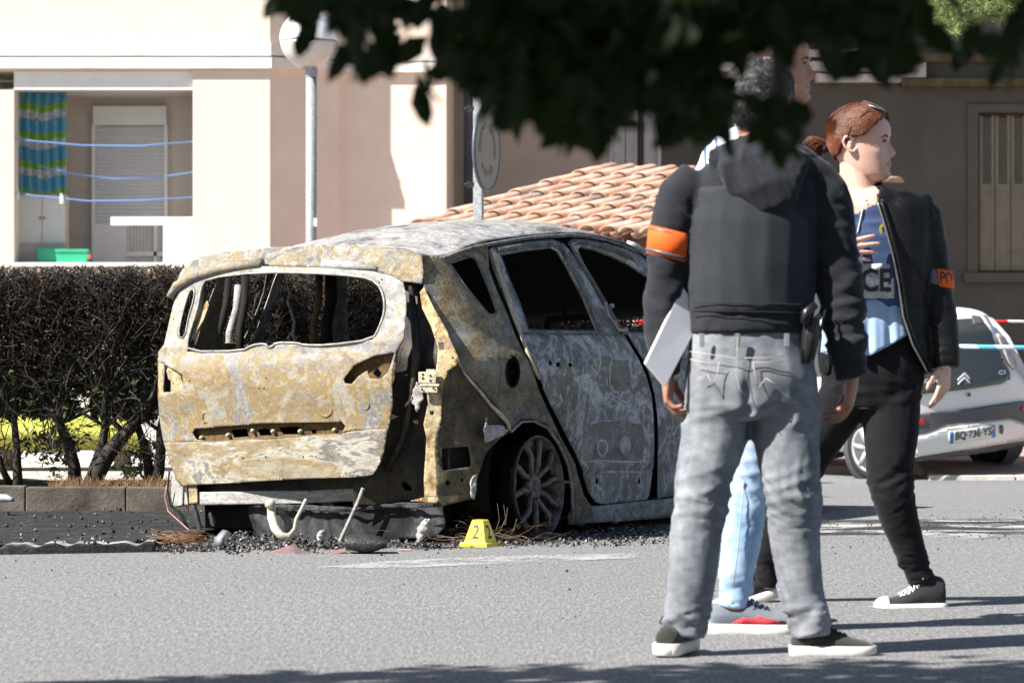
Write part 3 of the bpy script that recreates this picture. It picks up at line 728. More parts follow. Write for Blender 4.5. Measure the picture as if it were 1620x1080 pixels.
M_FLG = burnt('ochre_flange_metal', [(.34, (.32, .30, .27)), (.42, CRM), (.50, (.60, .49, .27)), (.57, ORG), (.63, (.34, .33, .33))], 6.1, 5, .2, .35, fleck=(.12, .1, .08))
M_LOW = burnt('sooted_inner_metal', [(.34, (.02, .02, .022)), (.43, (.05, .042, .035)), (.50, (.10, .075, .045)), (.56, (.06, .055, .05)), (.66, (.03, .03, .032))], 9.0, 3, .12, .5, fleck=(.012, .012, .012), pale=(.2, .18, .14))
M_SOOT = burnt('black_soot_metal', [(.35, (.004, .004, .0045)), (.50, (.010, .009, .008)), (.65, (.005, .005, .005))], 5.0, 3, .0, .3, fleck=(.006, .006, .006), metal=0)
M_BEAMP = burnt('pale_beam_metal', [(.35, (.26, .25, .24)), (.5, (.50, .49, .46)), (.65, (.34, .33, .32))], 7.0, 3, .2, .3, stretch=(1, 1, 3), fleck=(.1, .1, .1))
M_SILL = burnt('sill_paint', [(.34, (.14, .135, .13)), (.45, (.30, .30, .30)), (.53, (.45, .44, .42)), (.62, (.20, .20, .20))], 2.2, 3, .4, .5, stretch=(1, 1, 2), fleck=(.06, .06, .06))
M_FRAMEW = burnt('window_frame_metal', [(.34, (.05, .05, .05)), (.45, (.14, .14, .145)), (.52, (.26, .26, .27)), (.6, (.10, .085, .06))], 3.7, 6, .3, .5, fleck=(.03, .03, .03), pale=(.5, .5, .5))
M_CREAMP = burnt('cream_pillar_metal', [(.35, (.5, .44, .3)), (.5, (.66, .58, .40)), (.65, (.45, .42, .36))], 2.7, 6, .1, .3, fleck=(.2, .17, .12))

# ---- tailgate
tg_up = [(251, 556), (260, 545), (267, 515), (273.5, 484), (281, 460), (302.5, 441), (340, 428.5), (415.7, 421), (508.5, 423.5), (590, 429), (619, 436), (637, 446), (643, 470), (643, 492), (640, 520), (637.6, 539), (626, 556), (622, 577), (619, 603), (620.5, 640), (614, 678), (560, 680), (540, 683), (537, 687), (479.5, 690), (410, 694), (331.5, 700), (311, 698), (259, 699.5), (252, 660), (249, 627), (262, 623), (291, 615), (288, 592), (262, 577), (251, 572)]
win = [(327, 440), (410, 430.5), (491, 431.5), (572, 437), (595.5, 446), (607, 466), (608.6, 492.5), (601, 516), (590, 537), (520, 546), (482, 546), (468, 542), (436, 542), (430, 549), (423, 549), (420, 543), (398, 546), (384, 555), (295, 556), (298, 533), (313, 487), (318, 455)]
slot = [(308, 458), (300, 458), (289.5, 492), (281, 533), (292, 534.5), (298, 501), (306, 475)]
lampR = [(624, 557), (590, 563), (560, 578), (543, 599), (545, 606), (556, 607), (566, 595), (580, 586), (584, 598), (600, 600), (614, 588), (619, 572)]
handle = [(304, 684), (308, 678), (416, 669.6), (540, 667), (546, 673), (540, 685), (479.5, 688.5), (410, 692.5), (331.5, 698), (311, 695)]
def un_tg(x, y, off=0.0):
    # pressed relief: shoulder line, rounded frame
    o = off
    o += .010 * math.exp(-((y - 548 + (x - 300) * .03) / 6) ** 2) * -1
    o += .012 * math.exp(-((y - 625 + (x - 250) * .05) / 30) ** 2) * -1
    o -= .03 + .07 * max(0, (x - 250) / 380)
    ye = 692 - (x - 260) * .045
    if y > ye: o += (y - ye) * .00015 - .004
    return un_rear(x, y, o)
tg = panel('tailgate', M_TG, tg_up, [win, slot, lampR, handle], un_tg, 0, 5, thick=.006, amp=.005, ns=5)

def un_tgl(x, y, off=0): return un_tg(x, y, off)
tg_lo = [(259, 699.5), (311, 698), (331.5, 700), (410, 694), (479.5, 690), (537, 687), (560, 680), (614, 678), (607, 716), (595.5, 742), (590, 750), (578, 754), (462, 758), (346, 765), (289.5, 768), (280, 762), (270, 738)]
panel('tailgate_lower_skin', M_TGL, tg_lo, [], un_tg, 0, 5, parent=tg, thick=.006, amp=.006, ns=4)
def un_back(x, y, off=0): return un_rear(x, y, off + .02 - .07 * max(0, (x - 250) / 380))
hp = [(300, 676), (416, 664), (546, 662), (552, 676), (545, 690), (331, 706), (304, 702)]
M_RECESS = burnt('rusty_recess_metal', [(.35, (.05, .035, .02)), (.5, (.22, .13, .05)), (.65, (.10, .07, .045))], 3.0, 8, .1, .4)
panel('handle_recess', M_RECESS, hp, [[(366, 680), (390, 678), (394, 690), (370, 692)], [(407, 680), (418, 677), (428, 680), (430, 688), (412, 689)], [(441, 676), (472, 674), (477, 686), (448, 687)], [(491, 680), (499, 679.5), (502, 685), (494, 686)]], un_back, -.012, 5, parent=tg)
b = MB()
for (x, y) in ((320, 692), (362, 688), (401, 681), (433, 682), (476, 682), (530, 680)):
    c0 = W(*un_rear(x, y, -.0 - .07 * (x - 250) / 380)); b.lathe(c0, CF, [(-.02, 0), (-.02, .006), (-.01, .011), (.01, .011)], 10)
b.build('bolt_heads', M_CREAMP, tg, True)
panel('lamp_recess', M_RECESS, [(630, 550), (585, 556), (535, 590), (536, 612), (622, 610)], [[(588, 590), (596, 582), (604, 590), (598, 598)]], un_back, -.01, 6, parent=tg, amp=.01, ns=14)
panel('lamp_recess', M_FLG, [(250, 566), (296, 588), (296, 620), (250, 630)], [[(260, 581), (270, 583), (270, 620), (258, 620)], [(280, 600), (284, 600), (285, 609), (280, 609)]], un_back, -.01, 5, parent=tg)
# rolled inner lip of the glass opening, pressed studs
b = MB()
for loop, r in ((smooth_poly(win, 1), .006), (smooth_poly(slot, 1), .004)):
    pts = [W(*un_tg(x, y, -.003)) for x, y in densify(loop, 6)]; b.tube(pts + [pts[0]], r, 6)
b.build('glass_flange', M_BEAMP, tg, True)
b = MB()
for (x, y) in ((409, 598), (421, 598), (410, 614), (418, 614), (300, 602), (500, 722), (480, 722), (420, 722), (384, 724), (604, 442), (600, 447), (275, 505), (293, 498)):
    b.lathe(W(*un_tg(x, y, -.0015)), CF, [(-.001, 0), (-.001, .0045)], 8)
b.build('screw_holes', M_SOOT, tg)
for (x, y, r) in ((514, 645, .045), (325, 660, .028), (577, 640, .026)):
    b = MB(); c0 = W(*un_tg(x, y, -.0005)); b.lathe(c0, CF, [(-.0005, r), (-.003, r * .85), (-.0005, r * .7)], 24); b.build('stamping', M_TG, tg, True)

# ---- spoiler edge
sp = [(276, 463), (277, 448), (284, 432), (296, 418), (310, 408), (352, 399), (427, 392), (520, 388), (600, 390), (650, 395), (668, 404), (671, 430), (668, 449), (655, 447), (637, 445), (619, 435.5), (590, 428.5), (508.5, 423), (415.7, 420.5), (340, 428), (302.5, 440.5), (281, 459)]
def un_sp(x, y, off=0):
    o = off - .015
    return un_rear(x, y, o)
panel('roof_rear_edge', M_SPO, sp, [], un_sp, 0, 6, thick=.006, amp=.006)
for pts in ([(268, 470), (279, 452), (305, 437), (350, 424), (414, 416)], [(511, 418), (560, 421), (596, 426)]):
    b = MB(); q = [W(*un_rear(x, y, -.055)) for x, y in pts]
    b.tube(q, [.018, .022, .024, .026, .026][:len(q)] if len(q) > 3 else [.026, .024, .016], 10); b.build('trim_tube', M_SPO if len(q) > 3 else M_BEAMP, car, True)
# ---- roof
rail = [(671, 404), (705, 405), (730, 393), (753, 385.5), (780, 380), (810, 375), (845, 371.5), (875, 370), (905, 369), (935, 371), (960, 376), (985, 383), (1010, 394)]
rl = [un_side(x, y) for x, y in rail]
us = [r[0] for r in rl]; ss = [r[1] for r in rl]; zs = [r[2] for r in rl]
RU1 = us[-1]
def redge(u): return interp(u, us, ss), interp(u, us, zs)
NR = 46
row0 = [un_rear(x, y, -.017) for x, y in [(276, 463), (279, 445), (284, 432), (296, 418), (310, 408), (352, 399), (427, 392), (520, 388), (600, 390), (650, 395), (668, 404)]]
r0s = [r[1] for r in row0]
rows = [] ; crn = []
for k, u in enumerate([None, -.50, -.35, -.15, .1, .4, .7, 1.0, 1.3, RU1]):
    row = []
    for i in range(NR + 1):
        w = -1 + 2 * i / NR
        if u is None:
            s = lerp(r0s[0], r0s[-1], i / NR); row.append((interp(s, r0s, [r[0] for r in row0]), s, interp(s, r0s, [r[2] for r in row0])))
        else:
            se, ze = redge(u); mid = MIR / 2; hw = se - mid; s = mid + hw * w
            cr = interp(u, [-.5, -.15, .4, 1.0, 2], [.055, .085, .10, .10, .085])
            bl_ = interp(u, [-.5, -.2], [.45, 1])
            ze2 = ze if w > 0 else lerp(row0[0][2] + .1, ze, bl_) if abs(w) > .9 else ze
            row.append((u + (.0 if u > -.3 else .05 * w * w), s, ze + cr * (1 - abs(w) ** 2.6)))
    rows.append(row)
# refine along u by catmull interpolation
R2 = []
for k in range(len(rows) - 1):
    for j in range(5):
        t_ = j / 5; p0, p1, p2, p3 = rows[max(k - 1, 0)], rows[k], rows[k + 1], rows[min(k + 2, len(rows) - 1)]
        rr = []
        for a, b_, c_, d in zip(p0, p1, p2, p3):
            rr.append(tuple(.5 * ((2 * b_[m]) + (-a[m] + c_[m]) * t_ + (2 * a[m] - 5 * b_[m] + 4 * c_[m] - d[m]) * t_ * t_ + (-a[m] + 3 * b_[m] - 3 * c_[m] + d[m]) * t_ ** 3) for m in range(3)))
        R2.append(rr)
R2.append(rows[-1])
R3 = [[W(u, s, z + .006 * noise.noise(Vector((u * 5, s * 5, 0))) + .004 * noise.noise(Vector((u * 17, s * 17, 3)))) for u, s, z in r] for r in R2]
b = MB(); b.grid(R3); b.f = [tuple(reversed(f)) if False else f for f in b.f]
b.build('roof', M_ROOF, car, True, solid=.006, offset=0)
b = MB(); b.grid([[v - CZ * .05 for v in r[2:-2]] for r in R3]); b.build('headliner', M_SOOT, car, True)
# ---- right and left side panels
qg = [(711, 416.7), (728, 410), (745, 405), (753.6, 411), (765, 434), (776, 462), (786, 493), (782, 499.6), (773.5, 497.6), (760, 482), (736.5, 453.6)]
rdg = [(790.5, 402.5), (830, 395), (870, 391), (881, 397), (901, 431), (924, 476), (944, 524.5), (836, 523), (822, 482), (804.7, 442)]
rdoor = [(773, 396), (779, 390.5), (800, 386), (840, 381), (875.6, 378), (893, 386), (912.6, 410), (935, 446), (961, 489), (983.5, 523), (989, 533), (1009, 564), (1023, 595.5), (1031, 625), (1034.6, 660), (1034.7, 730.6), (1027.6, 782), (1023, 790), (955, 797), (943, 794), (932.5, 779), (924, 753), (918, 733), (895.5, 688), (881, 657), (861.5, 617), (851.5, 584), (822, 527), (799, 468), (782, 425)]
gap = [(x - 9 + (3 if y < 400 else 0), y + (0 if y > 700 else 0)) for x, y in reversed(rdoor[18:])] # rear side of the gap
quarter = [(669, 404), (705, 404.5), (730, 392.5), (753, 385), (768, 383), (772, 392), (774, 425), (791, 468), (813, 527), (843, 584), (853, 617), (872, 657), (886, 688), (909, 733), (915, 753), (924, 782), (936, 799), (940, 812), (935, 826), (907, 829), (907, 776), (901, 736), (887, 702), (867, 674), (844.5, 663), (824.6, 664), (807, 680), (800, 662), (775, 630), (755, 605), (735, 590), (727, 575), (725, 564), (708, 524), (687, 488), (672, 458), (669, 430)]
fuel = [(811 + 11 * math.cos(a), 588 + 25 * math.sin(a)) for a in [2 * math.pi * k / 14 for k in range(14)]]
def un_q(x, y, off=0):
    o = off
    u, s, z = un_side(x, y, o)
    yc = 566
    # wheel-arch lip flares out, shoulder line catches light
    d = math.hypot((x - 846) / 58, (y - 765) / 105)
    o += .016 * math.exp(-((d - 1.05) / .09) ** 2)
    return un_side(x, y, o)
body = [panel('quarter_panel', M_QTR, quarter, [qg, fuel], un_q, 0, 7, amp=.006, ns=5), panel('quarter_panel', M_QTR, quarter, [[(700, 418), (745, 402), (762, 410), (778, 440), (800, 498), (806, 520), (780, 520), (757, 500), (725, 452)]], un_q, 0, 7, mir=True, amp=.006, ns=5)]
def un_d(x, y, off=0):
    o = off
    o += .010 * math.exp(-((y - 738 + (x - 928) * .06) / 5) ** 2) - (.012 if y > 742 - (x - 928) * .06 else 0)
    o += -.008 * math.exp(-(((x - 975) / 38) ** 2 + ((y - 600) / 34) ** 2) ** 2)
    return un_side(x, y, o)
dr = panel('rear_door', M_DOOR, rdoor, [rdg, [(868, 571), (873, 570), (874, 577), (870, 579)], [(880, 573), (886, 573), (886, 580), (881, 580)], [(898, 575), (904, 573), (906, 579), (900, 581)], [(943, 757), (947, 757), (947, 765), (943, 765)], [(1009, 757), (1013, 757), (1013, 765), (1009, 765)]], un_d, 0, 7, both=True, amp=.005, ns=5)
# frame strips on the door
def strip(name, mat, pts, w, off, parent, both=False):
    for m_ in ([False, True] if both else [False]):
        b = MB(); q = [un_side(x, y, off) for x, y in pts]
        if m_: q = [mirror(c) for c in q]
        q = [W(*c) for c in q]; rows = []
        for i, p in enumerate(q):
            d = (q[min(i + 1, len(q) - 1)] - q[max(i - 1, 0)]).normalized(); n_ = CRt * (-1 if m_ else 1); sd = d.cross(n_).normalized(); ww = w[i] if hasattr(w, '__len__') else w
            rows.append([p - sd * ww - n_ * .004, p - sd * ww * .6 + n_ * .008, p + sd * ww * .6 + n_ * .008, p + sd * ww - n_ * .004])
        b.grid(rows); b.build(name, mat, parent, True, solid=.003)
for i, d_ in enumerate(dr):
    pass
strip('door_pillar_trim', M_CREAMP, [(777, 397), (783, 410), (792, 437), (803, 470), (815, 505), (824, 528), (834, 556), (848, 588), (853, 600)], [.004, .014, .018, .018, .018, .016, .012, .009, .003], .010, dr[0])
strip('window_surround', M_FRAMEW, [(786, 396), (830, 389), (873, 385), (888, 393), (907, 428), (930, 474), (951, 524)], .018, .006, dr[0])
strip('belt_strip', M_FRAMEW, [(826, 527), (870, 528), (951, 528), (985, 531)], .006, .004, dr[0])
strip('roof_gutter', M_FRAMEW, [(700, 409), (728, 399), (753, 391), (790, 384), (835, 377), (875, 373.5), (905, 372.5), (935, 375), (960, 380), (985, 388), (1010, 399)], .010, .004, car)
strip('arch_lip', M_SILL, [(905, 829), (905, 776), (899, 737), (885, 704), (866, 677), (844.5, 666), (824.6, 667), (808, 683)], .006, .018, body[0])
for loop in (rdg,):
    b = MB(); pts = [W(*un_d(x, y, -.008)) for x, y in densify(loop, 8)]; b.tube(pts + [pts[0]], .008, 6); b.build('glass_channel', M_FRAMEW, dr[0], True)
b = MB(); pts = [W(*un_q(x, y, -.004)) for x, y in densify(qg, 8)]; b.tube(pts + [pts[0]], .007, 6); b.build('glass_channel', M_FRAMEW, body[0], True)
b = MB(); pts = [W(*un_q(x, y, .0)) for x, y in fuel]; b.tube(pts + [pts[0]], .004, 6); b.lathe(W(*un_side(811, 588, -.06)), CRt, [(-.0, .03), (.02, .035), (.02, .0)], 14); b.build('fuel_filler', M_SOOT, body[0], True)
# front door + fender + sill in car coordinates (u,z)
def mp_uz(u, z, off=0.0): return (u, Sside(u, z) + off, z)
fd0 = [un_side(x, y) for x, y in [(1041, 790), (1041, 730), (1041, 660), (1037, 625), (1029, 595), (1015, 562), (995, 530), (990, 523), (967, 488), (941, 445), (918, 408), (899, 385), (905, 378), (935, 380), (960, 385), (985, 392), (1010, 402)]]
fd = [(c[0], c[2]) for c in fd0] + [(1.75, 1.35), (2.1, 1.22), (2.42, 1.06), (2.46, .98), (2.36, .8), (2.33, .5), (2.30, .25), (2.2, .15), (1.35, .145)]
fg0 = [un_side(x, y) for x, y in [(960, 488), (941, 455), (925, 420), (914, 394), (920, 389), (941, 394), (966.5, 404), (995, 418)]]
fgl = [(fg0[0][0] + .09, fg0[0][2] - .13)] + [(c[0], c[2]) for c in fg0] + [(1.72, 1.27), (2.05, 1.15), (2.3, 1.03), (2.25, 1.0)]
fgl[0] = (un_side(982, 522)[0], 1.015)
frd = panel('front_door', M_DOOR, fd, [fgl], mp_uz, 0, .035, both=True, amp=.005, ns=5)
strip('window_surround', M_FRAMEW, [(985, 527), (963, 489), (938, 446), (914, 407), (903, 388), (915, 383), (945, 387), (975, 396), (1005, 411)], .014, .008, frd[0])
b = MB()
for k, (x, y) in enumerate(((958, 480), (968, 484), (962, 500), (972, 510), (980, 522), (990, 522))): b.ball(W(*un_side(x, y, .02)), .010 + .004 * (k % 2), 8)
b.tube([W(*un_side(x, y, .02)) for x, y in ((957, 480), (963, 498), (978, 521), (991, 523))], .008, 6); b.build('melted_handle', M_BEAMP, frd[0], True)
b = MB(); pts = [W(*mp_uz(u, z, -.008)) for u, z in densify(fgl, .05)]; b.tube(pts + [pts[0]], .008, 6); b.build('glass_channel', M_FRAMEW, frd[0], True)
FW = 2.75
arch = [(FW + .37 * math.cos(a), .25 + .36 * math.sin(a)) for a in np.linspace(math.pi + .25, -.25, 16)]
fen = [(2.34, .2), (2.35, .5), (2.38, .8), (2.48, 1.0), (2.9, .95), (3.3, .84), (3.55, .72), (3.62, .5), (3.6, .25), (3.45, .2)] 
fen = [(2.34, .12)] + fen[1:9] + [(FW + .37, .15)] + list(reversed([(float(a), float(z)) for a, z in arch])) + [(FW - .37, .12)]
panel('front_wing', M_SILL, fen, [], mp_uz, 0, .05, both=True)
sill = [(.31, .05), (.31, .10), (.36, .135), (.62, .13), (1.3, .135), (2.33, .14), (2.4, .10), (2.4, .05), (1.3, .035)]
panel('sill', M_SILL, sill, [], mp_uz, -.004, .05, both=True, thick=.02)
sl2 = [(.31, .13), (.5, .02), (2.35, .02), (2.35, .2), (.7, .2)]
# inner door gap darkness: inner shell behind side panels
def inner(pts, holes, mp, off, name, step): return panel(name, M_SOOT, pts, holes, mp, off, step, thick=.004, amp=.008)
inner([(672, 410), (705, 408), (753, 390), (800, 384), (875, 377), (905, 376), (960, 384), (1010, 402), (1060, 428), (1075, 530), (1085, 640), (1080, 800), (940, 815), (915, 800), (907, 736), (887, 700), (867, 668), (844.5, 655), (815, 664), (790, 690), (760, 730), (752, 780), (700, 780), (700, 560), (690, 500)], [qg, rdg, [(914, 394), (941, 394), (995, 418), (1030, 440), (1055, 470), (1060, 522), (982, 522), (941, 455)]], un_side, -.05, 'inner_side_shell', 14)
# ---- rear vertical flange + channel + lower quarter metal
flange = [(671, 454), (687, 488), (708, 524.5), (716, 545), (725, 564), (722, 578), (708, 587), (698, 621), (698, 665), (690, 688), (691, 722), (692.5, 787), (671, 787), (670, 759), (672.6, 725), (674, 691), (670, 671), (677, 637), (672, 600), (690, 584), (692.5, 550), (682, 516), (668, 488), (664, 462)]
panel('rear_flange', M_FLG, flange, [[(693, 541), (702, 541), (703, 553), (694, 554)], [(715, 565), (718, 565), (718, 568), (715, 568)], [(680, 650), (686, 650), (686, 656), (680, 656)]], un_rear, -.02, 5, both=True, sm=0)
panel('flange_foot', M_FLG, [(648, 792), (671, 786), (693, 786), (694, 792), (690, 796)], [], un_rear, -.04, 5, parent=None)
b = MB(); # catch bracket
def rbox(x0, y0, x1, y1, o0, o1, mb):
    c = [W(*un_rear(x, y, o)) for o in (o0, o1) for x, y in ((x0, y1), (x1, y1), (x1, y0), (x0, y0))]
    mb.add(c, [(0, 1, 2, 3), (7, 6, 5, 4), (0, 4, 5, 1), (1, 5, 6, 2), (2, 6, 7, 3), (3, 7, 4, 0)])
rbox(662, 588, 690, 606, -.06, -.045, b); rbox(664, 607, 695, 611, -.075, -.05, b); rbox(664, 611, 692, 621, -.07, -.055, b); rbox(674, 584, 688, 590, -.055, -.045, b)
cb = b.build('latch_bracket', M_CREAMP, car, bevel=.003)
b = MB()
for x, y in ((669, 592), (669, 598), (681, 594), (681, 602), (668, 616), (686, 614)): b.lathe(W(*un_rear(x, y, -.0755 if y > 607 else -.061)), CF, [(-.001, 0), (-.001, .006)], 8)
b.build('bolt_holes', M_SOOT, cb)
panel('torn_bracket', M_BEAMP, [(660, 603), (667, 612), (668, 632), (663, 645), (658, 652), (655, 641), (649, 637), (651, 625), (657, 612)], [[(651, 628), (654, 628), (654, 632), (651, 632)]], un_rear, -.04, 4, amp=.012, ns=30)
M_CHAN = burnt('sooty_channel_metal', [(.35, (.012, .012, .014)), (.47, (.030, .028, .032)), (.53, (.075, .055, .03)), (.6, (.03, .03, .034)), (.7, (.015, .015, .017))], 12.0, 4, .05, .3, stretch=(1, 1, .5), fleck=(.008, .008, .008), rough=.5)
chan = [(636, 440), (672, 446), (676, 490), (712, 560), (712, 790), (560, 800), (560, 740), (590, 742), (600, 715), (610, 660), (612, 600), (625, 548), (636, 510)]
def un_ch(x, y, off=0): return un_rear(x, y, off + .05 + .05 * math.sin((x - 600) / 110 * math.pi) - .02)
panel('aperture_channel', M_CHAN, chan, [[(634, 763), (640, 762), (650, 770), (650, 776), (640, 776)]], un_ch, 0, 7, amp=.012, ns=8)
b = MB()
q = [W(*un_rear(x, y, .02)) for x, y in ((650, 452), (655, 500), (660, 560), (652, 620), (638, 690), (612, 745))]; b.tube(q, [.012, .02, .022, .02, .02, .016], 8); b.build('channel_bead', M_CHAN, car, True)
lowq = [(725, 564), (728, 578), (737, 592), (757, 607), (777, 632), (802, 664), (807, 681), (788, 696), (771, 713), (763.5, 728), (755, 757), (750, 788), (738, 790), (725, 794), (700, 800), (692, 789), (690.5, 722), (689.5, 688), (697.5, 665), (697, 621), (707, 587), (722, 578)]
M_LOWQ = burnt('brown_scorched_metal', [(.34, (.045, .04, .035)), (.42, (.10, .08, .055)), (.48, (.17, .135, .08)), (.53, (.11, .10, .09)), (.58, (.22, .17, .08)), (.66, (.06, .055, .05))], 15.0, 3, .3, .5, fleck=(.03, .028, .025), pale=(.4, .33, .18))
panel('lower_quarter', M_LOWQ, lowq, [[(698, 709), (740, 706), (743, 738), (700, 744)], [(704, 763), (709, 758), (714, 763), (709, 769)], [(729, 758), (732, 756), (734, 759), (731, 762)], [(724, 612), (727, 612), (726, 618)]], un_side, -.012, 7, both=True, amp=.012, ns=9)
strip('bumper_joint_edge', M_CREAMP, [(731, 586), (745, 603), (762, 622), (776, 640), (793, 656), (803, 668), (806, 680)], [.003, .005, .005, .006, .012, .012, .003], .012, body[0])
panel('bent_bracket', M_BEAMP, [(764, 678), (772, 660), (768, 662), (774, 672), (790, 672), (797, 674), (806, 680), (795, 688), (785, 693), (768, 700), (765, 690)], [], un_side, .02, 4, amp=.02, ns=25)
panel('hanging_flap', M_BEAMP, [(756, 750), (754, 760), (750, 790), (745, 786), (744, 768), (749, 753)], [], un_side, .01, 4, amp=.01, ns=25)
# ---- bumper beam, rear panel, underside
for nm, mat, pts, o in (('bumper_beam', M_BEAMP, [(272, 779), (289, 778.5), (400, 776.5), (470, 776), (610, 771), (612, 790), (470, 796), (380, 797.5), (289, 799), (272, 802)], .0),):
    panel(nm, mat, pts, [], lambda x, y, off=0: un_rear(x, y, .07 * max(0, min(1, (x - 380) / 160))), o, 6, thick=.05)
panel('beam_end_plate', M_BEAMP, [(271, 752), (289, 770), (289, 799), (270, 802)], [], un_rear, -.01, 5)
panel('rear_crossmember', M_LOW, [(290, 750), (590, 740), (590, 788), (500, 796), (290, 799)], [], un_rear, .08, 9, thick=.02, amp=.01)
val = [(395, 802), (470, 797), (540, 803), (620, 797), (660, 795), (702, 797), (702, 832), (690, 848), (600, 856), (500, 858), (400, 856)]
M_TRAY = burnt('blue_grey_underbody', [(.40, (.010, .010, .011)), (.47, (.028, .028, .032)), (.53, (.09, .094, .105)), (.58, (.02, .02, .02))], 21.0, 3, .15, .7, stretch=(1, 1, .6), fleck=(.03, .03, .03))
panel('underbody_tray', M_TRAY, val, [], un_rear, .06, 7, amp=.02, ns=9)
panel('crumpled_lip', M_TRAY, [(395, 800), (440, 797), (520, 800), (560, 803), (610, 797), (640, 794), (702, 797), (702, 801), (660, 803), (622, 803), (560, 809), (500, 807), (420, 804)], [], un_rear, .02, 5, amp=.02, ns=22)
b = MB()
def cbox(u0, u1, s0, s1, z0, z1, mb):
    vs = [W(u, s, z) for z in (z0, z1) for u, s in ((u0, s0), (u1, s0), (u1, s1), (u0, s1))]
    mb.add(vs, [(0, 1, 2, 3), (7, 6, 5, 4), (0, 4, 5, 1), (1, 5, 6, 2), (2, 6, 7, 3), (3, 7, 4, 0)])
cbox(-.60, 3.4, -.70, .58, .10, .22, b); cbox(.42, 2.3, -.92, .80, .05, .16, b); cbox(-.62, -.5, -.72, .62, .22, .62, b); b.build('floor_pan', M_SOOT, car)
for s0, s1 in ((.52, .80), (MIR - .80, MIR - .52)):
    for uc in (0.0, FW):
        b = MB(); k = s0 if s0 > 0 else s1
        b.grid([[W(uc + .37 * math.cos(a), s, .25 + .37 * math.sin(a)) for a in np.linspace(-.4, math.pi + .4, 20)] for s in (s0, s1)])
        b.add([W(uc + .372 * math.cos(a), k, .25 + .372 * math.sin(a)) for a in np.linspace(-.4, math.pi + .4, 20)], [tuple(range(20))])
        b.build('wheel_housing', M_SOOT, car, True, solid=.004)
# heat marks on the doors: dark fields with pale rims
M_PAL = burnt('pale_heat_rim', [(.35, (.36, .36, .37)), (.5, (.62, .62, .64)), (.65, (.45, .45, .46))], 3.0, 8, .2, fleck=(.2, .2, .2), flake=.5)
M_MRK = burnt('brown_grey_heat_field', [(.35, (.17, .165, .15)), (.48, (.25, .24, .215)), (.55, (.36, .35, .34)), (.60, (.24, .23, .21)), (.66, (.18, .175, .17))], 8.0, 4, .5, flake=.4, fleck=(.10, .10, .10))
def blob(x0, y0, x1, y1, e=.5, n=26, j=.05, seed=0):
    cx, cy, a_, b_ = (x0 + x1) / 2, (y0 + y1) / 2, (x1 - x0) / 2, (y1 - y0) / 2; o = []
    for k in range(n):
        t_ = 2 * math.pi * k / n; r = 1 + j * noise.noise(Vector((math.cos(t_) * 2, math.sin(t_) * 2, seed))) * 2
        o.append((cx + a_ * r * abs(math.cos(t_)) ** e * (1 if math.cos(t_) > 0 else -1), cy + b_ * r * abs(math.sin(t_)) ** e * (1 if math.sin(t_) > 0 else -1)))
    return o
for k, (x0, y0, x1, y1, e, j) in enumerate(((964, 566, 1000, 622, .45, .05), (916, 664, 1026, 732, .5, .06), (886, 592, 952, 650, .9, .16), (944, 694, 962, 722, 1, .05), (980, 690, 998, 720, 1, .05), (938, 606, 946, 640, 1, .5), (950, 744, 1020, 749, .5, .12))):
    sh_ = 0 if k < 3 or k > 4 else .004
    panel('heat_rim', M_PAL, blob(x0, y0, x1, y1, e, 30, j, k), [], un_d, .0015 + sh_, 6, parent=dr[0], thick=.001, amp=0)
    if k not in (2, 5, 6): w_ = 3.2; panel('heat_field', M_MRK if k != 4 else M_PAL, blob(x0 + w_, y0 + w_, x1 - w_ * .8, y1 - w_, e, 30, j * 1.6, k + .3), [], un_d, .003 + sh_, 6, parent=dr[0], thick=.001, amp=0)
# interior: seat frames, dash, steering wheel, inner pillars
for s0 in (-.45, .0, .42):
    b = MB(); 
    loop = [(.75, s0 - .2, .35), (.80, s0 - .21, .8), (.95 - .1, s0 - .17, 1.02), (.85, s0 + .17, 1.02), (.80, s0 + .21, .8), (.75, s0 + .2, .35)]
    b.tube([W(*c) for c in loop], .016, 8); b.tube([W(.79, s0 - .2, .6), W(.79, s0 + .2, .6)], .012, 6); b.build('rear_seat_frame', M_SOOT, car, True)
for s0 in (-.48, .36):
    b = MB(); loop = [(1.6, s0 - .24, .35), (1.5, s0 - .24, .8), (1.45, s0 - .18, 1.12), (1.45, s0 + .18, 1.12), (1.5, s0 + .24, .8), (1.6, s0 + .24, .35)]
    b.tube([W(*c) for c in loop], .02, 8); b.tube([W(1.47, s0 - .08, 1.12), W(1.44, s0 - .08, 1.26), W(1.44, s0 + .08, 1.26), W(1.47, s0 + .08, 1.12)], .012, 6); b.build('front_seat_frame', M_SOOT, car, True)
b = MB(); cbox(2.15, 2.5, -.85, .72, .55, .98, b); b.build('dashboard', M_SOOT, car)
b = MB(); b.lathe(W(2.0, -.45, .92), CF - CZ * .4, [(.012 * math.cos(a), .18 + .012 * math.sin(a)) for a in np.linspace(0, 2 * math.pi, 8, endpoint=False)], 24, closed=True); b.build('steering_wheel', M_SOOT, car, True)
for (x0, y0, x1, y1, r, m_) in ((377, 452, 362, 556, .020, M_BEAMP), (362, 438, 345, 560, .02, M_SOOT), (388, 435, 380, 560, .022, M_SOOT), (505, 432, 497, 550, .018, M_RECESS), (523, 432, 518, 552, .03, M_SOOT), (316, 445, 318, 560, .03, M_SOOT), (455, 450, 460, 490, .007, M_BEAMP), (460, 490, 469, 545, .008, M_BEAMP)):
    b = MB(); c0 = W(*un_rear(x0, y0, .5)); c1 = W(*un_rear(x1, y1, .5)); b.tube([c0, c0.lerp(c1, .35) + CRt * .01, c0.lerp(c1, .7) - CRt * .012, c1], r, 8)
    b.build('inner_pillar', m_, car, True)
